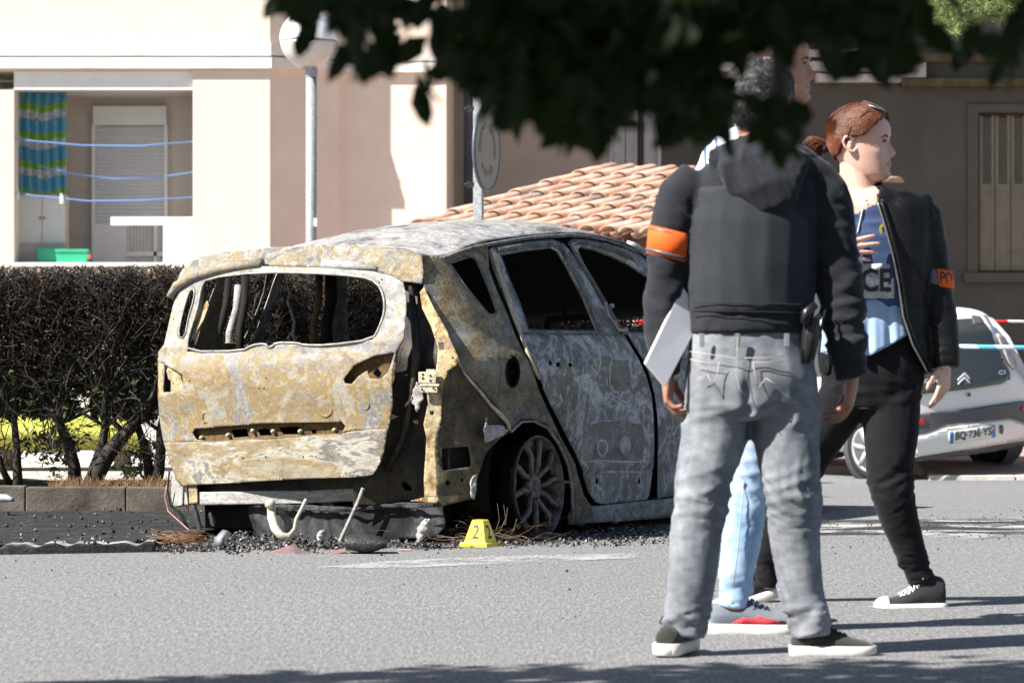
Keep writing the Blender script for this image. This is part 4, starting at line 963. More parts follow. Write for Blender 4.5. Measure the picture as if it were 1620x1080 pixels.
# windscreen, bonnet, front end
b = MB(); top = R2[-1]; rows = []
for k in range(13):
    t_ = k / 12; row = []
    for i in range(NR + 1):
        u, s, z = top[i]; w = -1 + 2 * i / NR; mid = MIR / 2
        u2 = 2.55 - .25 * w * w; s2 = mid + .80 * w; z2 = 1.02 - .02 * w * w
        row.append(W(lerp(u, u2, t_), lerp(s, s2, t_), lerp(z, z2, t_) + .06 * math.sin(t_ * math.pi)))
    rows.append(row)
b.grid([r[2:-2] for r in rows[:11]]); b.build('windscreen', M_SOOT, car, True, solid=.005)
b = MB(); 
for side in (1, -2): b.grid([[r[side], r[side] + (r[side - 1] - r[side]) * 0 + (r[side + (1 if side > 0 else -1)] - r[side]) * 1.6 - CZ * .0] for r in rows])
b.build('windscreen_pillar', M_ROOF, car, True, solid=.03)
b = MB(); rows = []
for k in range(9):
    u = lerp(2.32, 3.62, k / 8); row = []
    for i in range(15):
        w = -1 + 2 * i / 14; hw = .84 - .0 * k - .15 * max(0, (u - 3.1)) ** 1.5; zc = interp(u, [2.32, 2.9, 3.3, 3.62], [1.03, .96, .86, .70])
        row.append(W(u - .18 * w * w * (u - 2.3) / 1.3, MIR / 2 + hw * w, zc - .04 * w * w))
    rows.append(row)
b.grid(rows); b.build('bonnet', M_ROOF, car, True, solid=.005)
b = MB(); b.grid([[W(3.66 - .22 * w * w - dz, MIR / 2 + .8 * w, z) for w in np.linspace(-1, 1, 15)] for z, dz in ((.70, .04), (.55, 0), (.35, 0), (.18, .06))]); b.build('front_panel', M_LOW, car, True, solid=.01)

# ---- wheels
M_RIM = burnt('scorched_alloy', [(.34, (.05, .045, .042)), (.45, (.13, .11, .10)), (.52, (.24, .20, .18)), (.60, (.09, .08, .075))], 13.0, 7, .15, .4, metal=.5, rough=.5, fleck=(.03, .03, .03), pale=(.3, .27, .25))
M_TYRE = plain('charred_tyre', (.012, .012, .012), .95, .4, 20, .8, 60)
def wheel(u, s, sgn, z=.25, R=.255):
    wh = []
    ctr = W(u, s, z); ax = CRt * sgn; e1 = CF; e2 = CZ
    def q(r, a, d): return ctr + (e1 * math.cos(a) + e2 * math.sin(a)) * r + ax * d
    b = MB(); b.lathe(ctr, ax, [(-.03, R * .9), (-.012, R * .97), (.008, R), (.012, R * .985), (.005, R * .955), (-.012, R * .93), (-.03, R * .88), (-.10, R * .84)], 48)
    rim = b.build('wheel', M_RIM, car, True)
    b = MB(); b.lathe(ctr, ax, [(-.04, .0), (-.015, .03), (-.012, .045), (-.02, .075), (-.05, .085), (-.06, .0)], 24)
    for k in range(5):
        a = math.radians(90 + 72 * k + 8)
        b.lathe(q(.052, a + .6, -.012), ax, [(0, .011), (-.02, .011)], 8)
    b.build('hub', M_RIM, rim, True)
    for k in range(5):
        a = math.radians(90 + 72 * k + 8)
        b = MB()
        for sg in (-1, 1):
            rows = []
            for i in range(9):
                t_ = i / 8; r = lerp(.05, R * .95, t_); aa = a + sg * (lerp(.42, .20, min(1, t_ * 1.3)) if t_ < .5 else lerp(.24, .34, (t_ - .5) * 2)); hw = lerp(.008, .010, t_) / r; d = -.022 + .028 * math.sin(t_ * math.pi * .8) - .0 * t_
                rows.append([q(r, aa - hw, d - .022), q(r, aa - hw * .8, d), q(r, aa + hw * .8, d), q(r, aa + hw, d - .022)])
            b.grid(rows)
        rows = []
        for i in range(6):
            t_ = i / 5; r = lerp(R * .45, R * .95, t_); rows.append([q(r, a - .16 - .1 * t_, -.03), q(r, a, -.022), q(r, a + .16 + .1 * t_, -.03)])
        b.grid(rows[3:])
        b.build('spoke', M_RIM, rim, True, solid=.006)
    b = MB(); b.lathe(ctr, ax, [(-.09, .0), (-.09, .14), (-.11, .14), (-.11, 0)], 32); b.build('brake_disc', M_SOOT, rim, True)
    b = MB(); b.lathe(ctr, ax, [(-.13, R * .6), (-.13, R * .80), (-.09, R * .88), (-.045, R * .92), (-.025, R * .94)], 40); b.build('tyre_remains', M_TYRE, rim, True)
wheel(0, .875, 1); wheel(FW, .86, 1); wheel(0, MIR - .875, -1); wheel(FW, MIR - .86, -1)
b = MB(); b.tube([W(0, -.8, .25), W(0, .7, .25)], .035, 8); b.tube([W(-.3, .3, .2), W(.0, .55, .22), (W(.3, .6, .2))], .03, 8); b.build('rear_axle', M_SOOT, car, True)
# ---- struts, wires and hanging bits (still attached)
def rt(pts, off=-.03): return [W(*un_rear(x, y, off)) for x, y in pts]
b = MB(); b.tube(rt([(298, 770), (304, 790), (313, 825), (320, 850), (326, 868)], .0), [.010, .014, .014, .012, .008], 8); b.build('tailgate_strut', M_TRAY, car, True)
b = MB(); pts = rt([(575, 772), (570, 785), (558, 812), (545, 840), (536, 860)], -.04); b.tube(pts, .0075, 8)
for i in range(60):
    t_ = i / 60; k = t_ * 3.99; j = int(k); c0 = pts[j].lerp(pts[j + 1], k - j); d = (pts[j + 1] - pts[j]).normalized(); b.lathe(c0, d, [(-.0015, .0075), (0, .0115), (.0015, .0075)], 8)
b.build('coiled_hose', M_BEAMP, car, True)
b = MB(); b.tube(rt([(264, 768), (261, 785), (266, 808), (290, 830), (312, 850), (329, 866)], -.05), .004, 6); b.build('copper_wire', plain('scorched_copper', (.30, .17, .13), .6, .3, 30), car, True)
b = MB(); b.tube(rt([(268, 745), (265, 775), (270, 800), (290, 815), (300, 842)], -.02), .005, 6); b.tube(rt([(283, 806), (292, 830), (302, 848)], 0), .006, 6); b.build('sooty_cable', M_SOOT, car, True)
# ================================================================== planter and burnt hedge
M_PLANT = plain('sooty_concrete', (.075, .066, .055), .95, .4, 5, .5, 50, c2=(.16, .14, .12))
pl_pts = [(-6, 18.1), (-1.02, 18.1), (-.52, 18.9), (.6, 21.0), (1.2, 22.2)]
b = MB()
for i in range(len(pl_pts) - 1):
    a_, c_ = Vector((*pl_pts[i], 0)), Vector((*pl_pts[i + 1], 0)); n_ = max(1, round((c_ - a_).length / .55))
    for k in range(n_):
        p, q_ = a_.lerp(c_, k / n_), a_.lerp(c_, (k + 1) / n_); d = (q_ - p).normalized(); nn = Vector((-d.y, d.x, 0))
        j = random.uniform(-.004, .004); c0 = (p + q_) / 2 + nn * .06 + Vector((0, 0, .068 + j))
        b.obox(c0, (q_ - p) / 2 * .99, nn * .06, (0, 0, .10))
tag(b.build('planter_wall', M_PLANT, bevel=.006), 'low sooty concrete planter wall at the foot of the burnt hedge', 'wall')
M_SOIL = plain('charred_soil', (.03, .025, .02), .95, .5, 8, .8, 50, c2=(.10, .085, .06))
sheet('planter_soil', [(-6, 18.2), (-1.1, 18.2), (-.6, 18.95), (1.1, 22.1), (.3, 22.4), (-1.3, 19.6), (-6, 19.7)], lambda x, y: .14, M_SOIL, .12, .03)
M_BARK = NT('charred_bark'); t = M_BARK; f = t.noise(30, 5, .7, 0, t.map((1, 1, .3))); 
t.color(t.ramp(f, [(.35, (.012, .011, .010)), (.5, (.035, .030, .026)), (.68, (.10, .085, .07))])); t.rough(.75); t.spec(.15); t.bump(f, .5, .01); M_BARK = t.m
M_TWIG = NT('charred_twigs'); t = M_TWIG; f = t.noise(9, 4, .7); 
t.color(t.ramp(f, [(.35, (.009, .008, .008)), (.5, (.028, .023, .020)), (.64, (.075, .060, .048)), (.75, (.15, .12, .10))])); t.rough(.7); t.spec(.15); M_TWIG = t.m
M_DLEAF = NT('scorched_leaves'); t = M_DLEAF; f = t.noise(14, 3, .7); sz_ = t.sep()[2]
t.color(t.ramp(f, [(.35, (.02, .016, .013)), (.5, (.05, .035, .022)), (.62, (.17, .10, .055)), (.75, (.28, .19, .11))])); t.rough(.8); M_DLEAF = t.m
hp_ = [Vector((-5.2, 18.72, 0)), Vector((-1.30, 18.72, 0)), Vector((-.82, 19.35, 0)), Vector((.75, 22.3, 0))]
hl = [0]
for i in range(3): hl.append(hl[-1] + (hp_[i + 1] - hp_[i]).length)
def hpos(s):
    i = 0
    while i < 2 and s > hl[i + 1]: i += 1
    d = (hp_[i + 1] - hp_[i]).normalized(); return hp_[i] + d * (s - hl[i]), d, Vector((-d.y, d.x, 0))
def htop(s): return 1.385 + .02 * noise.noise(Vector((s * 2.2, 3, 0))) + .015 * noise.noise(Vector((s * 9, 3, 0)))
rnd = random.Random(5)
def tri_tube(V, F, pts, r0, r1):
    k = len(V); m = len(pts)
    for i, p in enumerate(pts):
        r = lerp(r0, r1, i / (m - 1)); d = pts[min(i + 1, m - 1)] - pts[max(i - 1, 0)]
        u_ = d.orthogonal().normalized(); w_ = d.cross(u_).normalized()
        V += [p + u_ * r, p + (u_ * -.5 + w_ * .87) * r, p + (u_ * -.5 - w_ * .87) * r]
    for i in range(m - 1):
        for j in range(3): F.append((k + i * 3 + j, k + i * 3 + (j + 1) % 3, k + (i + 1) * 3 + (j + 1) % 3, k + (i + 1) * 3 + j))
plants = [(.95, .045), (1.65, .035), (2.02, .04), (2.37, .03), (2.76, .06), (3.14, .042), (3.55, .035), (3.95, .04), (4.5, .035), (5.1, .04), (5.7, .035), (6.3, .035), (7.0, .035)]
for pi_, (s0, r0) in enumerate(plants):
    base, dr_, nn = hpos(s0); base = base + Vector((0, 0, .12)) + nn * rnd.uniform(-.08, .08)
    px_ = PX(base + Vector((0, 0, .4)))[0]
    lab = 'burnt leafless hedge shrub ' + ['at the left edge of the photograph', 'with a slim leaning stem near the left edge', 'with forked stem left of the thickest trunk', 'just left of the thickest blackened trunk', 'with the thickest double trunk', 'with a dark trunk close to the tailgate', 'beside the left rear corner of the burnt car', 'seen through the left half of the tailgate window', 'seen through the middle of the tailgate window', 'seen through the right part of the tailgate window', 'beside the rear door of the burnt car', 'beside the front door of the burnt car', 'by the bonnet at the far end of the hedge'][pi_]
    h = empty('burnt_shrub', base, lab, 'shrub', 'shrubs of the burnt hedge')
    sl_ = (plants[pi_ - 1][0] + s0) / 2 if pi_ else s0 - .8; sr_ = (plants[pi_ + 1][0] + s0) / 2 if pi_ < len(plants) - 1 else s0 + .7
    tr_ = MB(); nst = 3 if r0 > .05 else 2
    tips = []
    for k in range(nst):
        p = base + dr_ * rnd.uniform(-.05, .05) + nn * rnd.uniform(-.05, .05); pts = [p]; d = Vector((0, 0, 1)) + dr_ * rnd.uniform(-.35, .35) + nn * rnd.uniform(-.15, .15); rr = [r0 * (1 if k == 0 else .75)]
        for j in range(7):
            d = (d + dr_ * rnd.uniform(-.28, .28) + nn * rnd.uniform(-.2, .2)).normalized(); d.z = max(d.z, .55); p = p + d * rnd.uniform(.10, .16); pts.append(p); rr.append(rr[-1] * rnd.uniform(.78, .92)); 
            if j > 1: tips.append((p, rr[-1]))
        tr_.tube(pts, rr, 8)
    for (p0, r_) in list(tips):
        for _ in range(2):
            sgn = rnd.choice((-1, 1)); d = (dr_ * sgn * rnd.uniform(.4, 1.1) + Vector((0, 0, rnd.uniform(.25, 1.1))) + nn * rnd.uniform(-.7, .7)).normalized(); p = p0; pts = [p]; rr = [r_ * .55]
            for j in range(5):
                d = (d + Vector((rnd.uniform(-.35, .35), rnd.uniform(-.35, .35), rnd.uniform(-.2, .35)))).normalized(); p = p + d * rnd.uniform(.05, .10)
                if p.z > 1.34: break
                pts.append(p); rr.append(rr[-1] * .82)
            if len(pts) > 2: tr_.tube(pts, rr, 5)
    tr_.build('trunk', M_BARK, h, True)
    V, F = [], []; L = sr_ - sl_
    for _ in range(int(6800 * L)):
        s = rnd.uniform(sl_ - .05, sr_ + .05); q_, d_, n_ = hpos(s); tp = htop(s); z = tp - .04 - abs(rnd.gauss(0, .30)) if rnd.random() < .80 else rnd.uniform(.25, 1.2)
        if z < .2: continue
        dens = 1 if z > .8 else .6
        if rnd.random() > dens: continue
        p = q_ + n_ * rnd.uniform(-.30, .30) + Vector((0, 0, z)); d = Vector((rnd.gauss(0, .7), rnd.gauss(0, .5), rnd.gauss(.5, .5))).normalized(); ln = rnd.uniform(.03, .075); pts = [p]
        for j in range(3):
            d = (d + Vector((rnd.uniform(-.45, .45), rnd.uniform(-.45, .45), rnd.uniform(-.35, .5)))).normalized(); p = p + d * ln
            if p.z > tp + .02: break
            pts.append(p)
        if len(pts) < 3: continue
        r = rnd.choice((.0016, .002, .0025, .0035, .005)); tri_tube(V, F, pts, r, r * .5)
    for _ in range(int(9 * L)):
        s = rnd.uniform(sl_, sr_); q_, d_, n_ = hpos(s); p = q_ + n_ * rnd.uniform(-.2, .2) + Vector((0, 0, htop(s) - .05)); pts = [p, p + Vector((rnd.uniform(-.03, .03), 0, .05)), p + Vector((rnd.uniform(-.05, .05), 0, rnd.uniform(.07, .13)))]; tri_tube(V, F, pts, .003, .001)
    mesh_obj('twigs', V, F, M_TWIG, h)
    V, F = [], []
    for _ in range(int(5200 * L)):
        s = rnd.uniform(sl_ - .03, sr_ + .03); q_, d_, n_ = hpos(s); tp = htop(s); z = tp - abs(rnd.gauss(0, .26)); z = z if z > .3 else 1
        p = q_ + n_ * rnd.uniform(-.3, .3) + Vector((0, 0, z)); a = Vector((rnd.gauss(0, 1), rnd.gauss(0, 1), rnd.gauss(0, 1))).normalized(); c = a.orthogonal().normalized(); w_ = a.cross(c); l_ = rnd.uniform(.006, .016); k = len(V)
        V += [p, p + a * l_ + c * l_ * .45 + w_ * l_ * .3, p + a * l_ * 2, p + a * l_ - c * l_ * .45 + w_ * l_ * .3]; F += [(k, k + 1, k + 2), (k, k + 2, k + 3)]
    mesh_obj('dead_leaves', V, F, M_DLEAF, h)
# low green weeds behind the hedge
M_WEED = plain('yellow_green_leaves', (.07, .10, .025), .6, .4, 9)
V, F = [], []
for _ in range(2600):
    px_ = rnd.choice((rnd.gauss(70, 35), rnd.gauss(215, 15), rnd.gauss(150, 60), rnd.gauss(8, 10))); Y = rnd.uniform(20.6, 21.6); p = Vector(((px_ - 810) / FPX * Y, Y, rnd.uniform(.1, .7) ** 1.0)); a = Vector((rnd.gauss(0, 1), rnd.gauss(0, 1), rnd.gauss(0, 1))).normalized(); c = a.orthogonal().normalized(); l_ = rnd.uniform(.015, .035); k = len(V)
    if noise.noise(Vector((p.x * 4, p.z * 5, 0))) < .2: continue
    V += [p, p + a * l_ + c * l_ * .5, p + a * l_ * 2, p + a * l_ - c * l_ * .5]; F += [(k, k + 1, k + 2), (k, k + 2, k + 3)]
tag(mesh_obj('green_weeds', V, F, M_WEED), kind='stuff')
V, F = [], []
for _ in range(11000):
    px_ = rnd.uniform(-80, 300); Y = rnd.uniform(20.4, 21.3); p = Vector(((px_ - 810) / FPX * Y, Y, .52 + .75 * rnd.random() ** 1.5)); a = Vector((rnd.gauss(0, 1), rnd.gauss(0, 1), rnd.gauss(0, 1))).normalized(); c = a.orthogonal().normalized(); l_ = rnd.uniform(.02, .045); k = len(V)
    if noise.noise(Vector((p.x * 5, p.z * 6, 2))) < -.22: continue
    V += [p, p + a * l_ + c * l_ * .5, p + a * l_ * 2, p + a * l_ - c * l_ * .5]; F += [(k, k + 1, k + 2), (k, k + 2, k + 3)]
tag(mesh_obj('bushes', V, F, plain('dull_green_foliage', (.022, .03, .012), .8, .5, 9, c2=(.06, .08, .025))), kind='stuff')
# dry grass at the foot
V, F = [], []
for _ in range(900):
    s = rnd.uniform(2.6, 4.1); q_, d_, n_ = hpos(s); p = q_ - n_ * rnd.uniform(.05, .4) + Vector((0, 0, .14)); pts = [p]
    d = Vector((rnd.gauss(0, .5), rnd.gauss(0, .3), 1)).normalized()
    for j in range(2): p = p + d * rnd.uniform(.02, .05); d = (d + Vector((rnd.gauss(0, .4), 0, -.2))).normalized(); pts.append(p)
    tri_tube(V, F, pts, .0018, .0008)
tag(mesh_obj('dry_grass', V, F, plain('dry_straw', (.22, .14, .07), .8, .5, 20)), kind='stuff')
# ================================================================== cinders and debris
def chunk(V, F, c, r):
    k = len(V); q = Matrix.Rotation(rnd.uniform(0, 6.28), 3, Vector((rnd.gauss(0, 1), rnd.gauss(0, 1), rnd.gauss(0, 1))).normalized())
    for d in ((1, 0, 0), (-1, 0, 0), (0, 1, 0), (0, -1, 0), (0, 0, 1), (0, 0, -1)): V.append(c + (q @ Vector(d)) * r * rnd.uniform(.5, 1.3))
    for f in ((0, 2, 4), (2, 1, 4), (1, 3, 4), (3, 0, 4), (2, 0, 5), (1, 2, 5), (3, 1, 5), (0, 3, 5)): F.append(tuple(k + i for i in f))
V, F = [], []
def gpt(px, py, z=0): x, y = gp(px, py); return Vector((x, y, z))
for _ in range(8500):
    px_ = rnd.uniform(250, 1080); w_ = abs(rnd.gauss(0, 1)); 
    ed = 872 - (px_ - 300) * .012 + 5 * noise.noise(Vector((px_ * .03, 0, 0))); py = ed - rnd.random() ** 1.3 * 32 + (w_ * 3 if rnd.random() < .25 else 0)
    if px_ > 700 and rnd.random() < .45: continue
    if px_ > 700: py = min(py, 862 + rnd.gauss(0, 6) - (px_ - 700) * .015)
    r = rnd.choice((.002, .003, .003, .004, .005, .006, .008, .013)); pil = max(0, 1 - abs(px_ - 480) / 200) * max(0, (ed - py) / 30) * .05
    chunk(V, F, gpt(px_, py, r * .5 + rnd.random() * pil), r)
for _ in range(230):
    px_, py = rnd.uniform(0, 1500), 850 + abs(rnd.gauss(0, 45)); r = rnd.choice((.002, .002, .003, .004, .005, .007)); chunk(V, F, gpt(px_, py, r * .5), r)
for _ in range(300):
    px_, py = rnd.uniform(1080, 1620), rnd.gauss(832, 14); r = rnd.choice((.003, .004, .006)); chunk(V, F, gpt(px_, py, r * .5), r)
for _ in range(500):
    p = Vector((rnd.uniform(-4.2, -1.6), rnd.uniform(14.7, 17.9), .06)); chunk(V, F, p, rnd.choice((.003, .005, .008, .012)))
M_CIN = NT('cinders'); t = M_CIN; f = t.noise(45, 2, .6)
t.color(t.ramp(f, [(.4, (.012, .012, .013)), (.52, (.05, .048, .046)), (.60, (.16, .15, .145)), (.68, (.42, .40, .38))])); t.rough(.85); t.spec(.2)
tag(mesh_obj('cinders', V, F, t.m), kind='stuff')
M_BLKP = plain('melted_black_plastic', (.012, .012, .014), .5, .5, 12, .8, 40, c2=(.035, .034, .036))
def gw(px, py, Y): return P(px, py, Y)
# scorched lamp shell
Yd = 14.95
b = MB(); rows = []
for i in range(17):
    t_ = i / 16; x = lerp(545, 613, t_); top_ = interp(t_, [0, .15, .5, .85, 1], [848, 845, 844, 848, 856]); bot = interp(t_, [0, .15, .5, .8, 1], [865, 870, 875, 870, 862])
    rows.append([P(x, top_, Yd + .12), P(x, top_ + 1, Yd + .02), P(x, (top_ * .6 + bot * .4) + random.uniform(-1, 1), Yd - .03), P(x, bot - 4, Yd - .03), P(x, bot, Yd), P(x, bot + 0, Yd + .12)])
b.grid(rows); tag(b.build('melted_lamp_shell', M_BLKP, smooth=True, solid=.006), 'black melted plastic shell lying on the cinders behind the tailgate', 'debris')
b = MB(); b.grid([[P(413, 876, 15.0), P(470, 881, 14.9)], [P(440, 868, 15.0) + Vector((0, .02, 0)), P(478, 875, 14.98)], [P(458, 862, 15.05), P(466, 858, 15.1)]])
b.grid([[P(466, 876, 14.95), P(505, 881, 14.93), P(548, 872, 14.95)], [P(468, 868, 15.0), P(507, 876, 14.98), P(546, 866, 15.0)]])
tag(b.build('red_plastic_scrap', plain('faded_red_plastic', (.42, .22, .22), .6, .4, 14, c2=(.07, .065, .065)), solid=.004), 'crumpled scrap of faded red plastic lying flat on the road edge', 'debris')
b = MB(); rows = [[P(338, 866, 15.3), P(341, 851, 15.3), P(353, 838, 15.32)], [P(349, 866, 15.22), P(350, 852, 15.2), P(359, 839, 15.22)], [P(352, 862, 15.28), P(358, 852, 15.3), P(365, 842, 15.33)]]
b.grid(rows); tag(b.build('metal_flap', plain('pale_bent_metal', (.42, .43, .45), .35, .3, 20, metal=.4), smooth=True, solid=.004), 'bent pale metal flap standing upright in the cinders under the bumper beam', 'debris')
b = MB(); b.grid([[P(329, 812, 15.6), P(333, 830, 15.6)], [P(333, 809, 15.57), P(339, 832, 15.57)], [P(340, 820, 15.6), P(341, 826, 15.6)]]); tag(b.build('metal_shard', M_TRAY, solid=.003), 'small dark shard hanging under the left end of the bumper beam', 'debris')
# exhaust bracket: curved pale pipe
M_PIPE = plain('cream_scorched_pipe', (.44, .40, .30), .6, .3, 14, .3, 60, c2=(.62, .58, .48))
c = empty('bent_exhaust_pipe', P(455, 862, 15.4), 'cream scorched exhaust pipe curling under the bumper beam', 'pipe')
b = MB(); b.tube([P(*q_) for q_ in ((429, 800, 15.5), (430, 818, 15.45), (435, 835, 15.4), (443, 846, 15.38), (455, 849, 15.38), (463, 843, 15.4))], [.020, .022, .021, .019, .017, .014], 12); b.ball(P(427.5, 797, 15.46), (.026, .03, .024), 12); b.build('pipe', M_PIPE, c, True)
b = MB(); b.tube([P(*q_) for q_ in ((484, 790, 15.35), (478, 803, 15.38), (469, 820, 15.4), (466, 836, 15.4), (460, 843, 15.4))], .0085, 8); b.build('rod', M_PIPE, c, True)
b = MB(); b.grid([[P(436, 806, 15.42), P(450, 826, 15.42), P(452, 842, 15.42)], [P(446, 803, 15.42), P(461, 822, 15.42), P(465, 840, 15.42)]]); b.build('perforated_strap', M_TRAY, c, solid=.006)
# ash-white lump under the tray, small pale bits
V, F = [], []
for (x0, y0, x1, y1, Yq, lab, nm, m_) in ((655, 820, 688, 857, 15.35, 'white ash crusted lump hanging below the right end of the underbody', 'ash_lump', M_BEAMP), (497, 838, 521, 857, 15.3, 'small pale crumpled piece on the cinders between the pipe and the hose', 'ash_lump', M_BEAMP)):
    b = MB(); n1 = 14; rows = []
    for i in range(n1):
        t_ = i / (n1 - 1); y = lerp(y0, y1, t_); cx = lerp(x1 - 10, x0 + 8, t_); hw = (x1 - x0) * .33 * (math.sin(math.pi * min(1, t_ * .9 + .12)) * .8 + .2)
        rows.append([P(cx + hw * math.cos(a) * (1 + .5 * noise.noise(Vector((a * 1.5, t_ * 5, x0)))), y, Yq + .04 * math.sin(a) * (1 + noise.noise(Vector((a * 2, t_ * 7, 5))))) for a in [2 * math.pi * k / 14 for k in range(14)]])
    b.grid(rows, wrap=True); tag(b.build(nm, m_, smooth=True), lab, 'debris')
# wire tangle by the wheel
V, F = [], []
for _ in range(170):
    p = gpt(rnd.gauss(765, 42), rnd.uniform(846, 862), rnd.uniform(.0, .04)); pts = [p]; d = Vector((rnd.choice((-1, 1)) * rnd.uniform(.5, 1), rnd.uniform(-.4, .4), rnd.uniform(-.1, .5))).normalized()
    for j in range(6): 
        p = p + d * .03; d = (d + Vector((rnd.gauss(0, .25), rnd.gauss(0, .25), rnd.gauss(-.06, .2)))).normalized()
        if p.z < .002: p.z = .003
        pts.append(p)
    tri_tube(V, F, pts, .0016, .0012)
for q_ in ([(770, 846), (785, 838), (790, 822), (787, 796)], [(774, 848), (790, 842), (800, 820), (797, 798)], [(800, 850), (812, 838), (818, 820)], [(775, 843), (800, 828), (803, 802)]):
    tri_tube(V, F, [P(x, y, 15.7) for x, y in q_], .002, .0015)
M_WIRE = plain('scorched_wire', (.10, .065, .04), .6, .5, 40)
tag(mesh_obj('wire_tangle', V, F, M_WIRE), 'tangle of thin scorched wires heaped behind the yellow marker by the rear wheel', 'wires')
V, F = [], []
for q_ in ([(975, 806), (985, 818), (994, 835), (1002, 800)], [(990, 800), (1006, 822), (1020, 808)], [(960, 815), (975, 835), (1003, 828)]): tri_tube(V, F, [P(x, y, 16.6) for x, y in q_], .002, .0015)
mesh_obj('hanging_wires', V, F, M_WIRE, car)
V, F = [], []
for _ in range(120):
    p = gpt(rnd.gauss(285, 14), rnd.uniform(858, 872), rnd.uniform(.03, .06)); pts = [p]; d = Vector((rnd.choice((-1, 1)), rnd.uniform(-.4, .4), rnd.uniform(-.1, .3))).normalized()
    for j in range(4): p = p + d * .02; d = (d + Vector((rnd.gauss(0, .25), rnd.gauss(0, .25), rnd.gauss(-.06, .2)))).normalized(); pts.append(p)
    tri_tube(V, F, pts, .0015, .001)
tag(mesh_obj('wire_tangle', V, F, plain('rusty_wire', (.16, .08, .035), .6, .5, 40)), 'small tuft of rusty wire by the kerb under the left rear corner', 'wires')
b = MB(); b.obox(gpt(640, 871, .006), (.03, .003, 0), (0, .01, 0), (0, 0, .004)); tag(b.build('pink_strip', plain('pink_plastic', (.55, .35, .35), .6, .2), bevel=.002), 'tiny pink plastic strip on the road beside the cinders', 'debris')
b = MB(); b.tube([P(-12, 788, 17.6), P(8, 787, 17.55), P(20, 790, 17.5)], [.02, .022, .012], 12); tag(b.build('spray_can', M_GALV, smooth=True), 'grey metal can lying before the planter wall at the left edge', 'can')
# ================================================================== evidence marker
M_YM = plain('yellow_marker_plastic', (.80, .58, .015), .35, .04, 5); M_BLK = plain('black_ink', (.012, .012, .012), .6, .1)
mk = empty('evidence_marker', gpt(759, 867), 'yellow evidence marker with black number 2 standing on the road by the rear wheel', 'marker')
mc = gpt(760, 863); am = math.radians(28); m1 = Vector((math.cos(am), math.sin(am), 0)); m2 = Vector((-math.sin(am), math.cos(am), 0))
# front face normal -m2 rotated towards the left of the camera
m1 = Vector((math.cos(am), -math.sin(am), 0)); m2 = Vector((math.sin(am), math.cos(am), 0))
b = MB()
def ring(h, w, d): return [mc + m1 * a * w + m2 * c_ * d + Vector((0, 0, h)) for a, c_ in ((-1, -1), (1, -1), (1, 1), (-1, 1))]
b.grid([ring(.0, .074, .074), ring(.017, .072, .072), ring(.0175, .058, .058), ring(.120, .030, .030), ring(.124, .026, .026)], wrap=True); b.f.append((16, 17, 18, 19)); b.m.append(0)
b.build('body', M_YM, mk, bevel=.0025)
for (ax_, nn_) in ((m1, -m2), (m2, m1)):
    vs, fs = text_mesh('2', .092, .0012, .85); tl = Vector((0, 0, .1025)) - nn_ * .028; tl.normalize(); nf = ax_.cross(tl); nf = nf if nf.dot(nn_) > 0 else -nf
    c0 = mc + nn_ * .0445 + Vector((0, 0, .064)) + nf * .0012
    mesh_obj('number', [c0 + ax_ * v.x + tl * v.z for v in vs], fs, M_BLK, mk)
# ================================================================== white hatchback
KB = math.radians(35); KR = math.radians(5.5); KY = 29.4
KF = Vector((-math.sin(KB), math.cos(KB), 0)); KRt = Vector((math.cos(KB) * math.cos(KR), math.sin(KB) * math.cos(KR), math.sin(KR))); KZ = KRt.cross(KF)
KO = P(1388, 757, KY) + KRt * .72
def K(u, s, z): return KO + KF * u + KRt * s + KZ * z
def Uk(s, z): return -.60 + .16 * (abs(s) / .8) ** 2.4 + max(0, z - .80) * .36 + max(0, z - 1.25) * .9 + max(0, .35 - z) * .3
def un_k(px, py, off=0.0):
    d = P(px, py, 1.0) - E0; u = -.5
    for _ in range(14):
        t_ = ((KO - E0).dot(KF) + u) / d.dot(KF); p = E0 + d * t_ - KO; s, z = p.dot(KRt), p.dot(KZ); u = Uk(max(-.8, min(.8, s)), z) + off
    return (u, s, z)
hb = empty('parked_car', KO, 'small white hatchback with a grey lower band, parked tilted behind the woman', 'car')
t = NT('white_car_paint'); t.color((.78, .77, .74)); t.rough(.28); t.b.inputs['Coat Weight'].default_value = .4; M_WCAR = t.m
t = NT('dark_car_glass'); t.color((.045, .05, .045)); t.rough(.04); t.b.inputs['Specular IOR Level'].default_value = .9; M_CG = t.m
M_GBAND = plain('grey_car_plastic', (.085, .085, .09), .5, .08, 6); M_RED = plain('red_reflector', (.45, .02, .02), .25, .1)
M_CHR = plain('bright_badge', (.72, .72, .73), .25, .03, metal=.3)
def kpanel(name, mat, outer, holes=(), off=0.0, step=6, parent=None, thick=.004, mp=un_k):
    v, f = flat_tri(outer, list(holes), step); vs = [K(*mp(x, y, off)) for x, y in v]
    a, b_, c_ = [vs[i] for i in f[len(f) // 2]]; nn = (b_ - a).cross(c_ - a)
    if nn.dot(a - K(1.2, 0, .6)) < 0: f = [tuple(reversed(q)) for q in f]
    return mesh_obj(name, vs, f, mat, parent or hb, smooth=True, solid=thick)
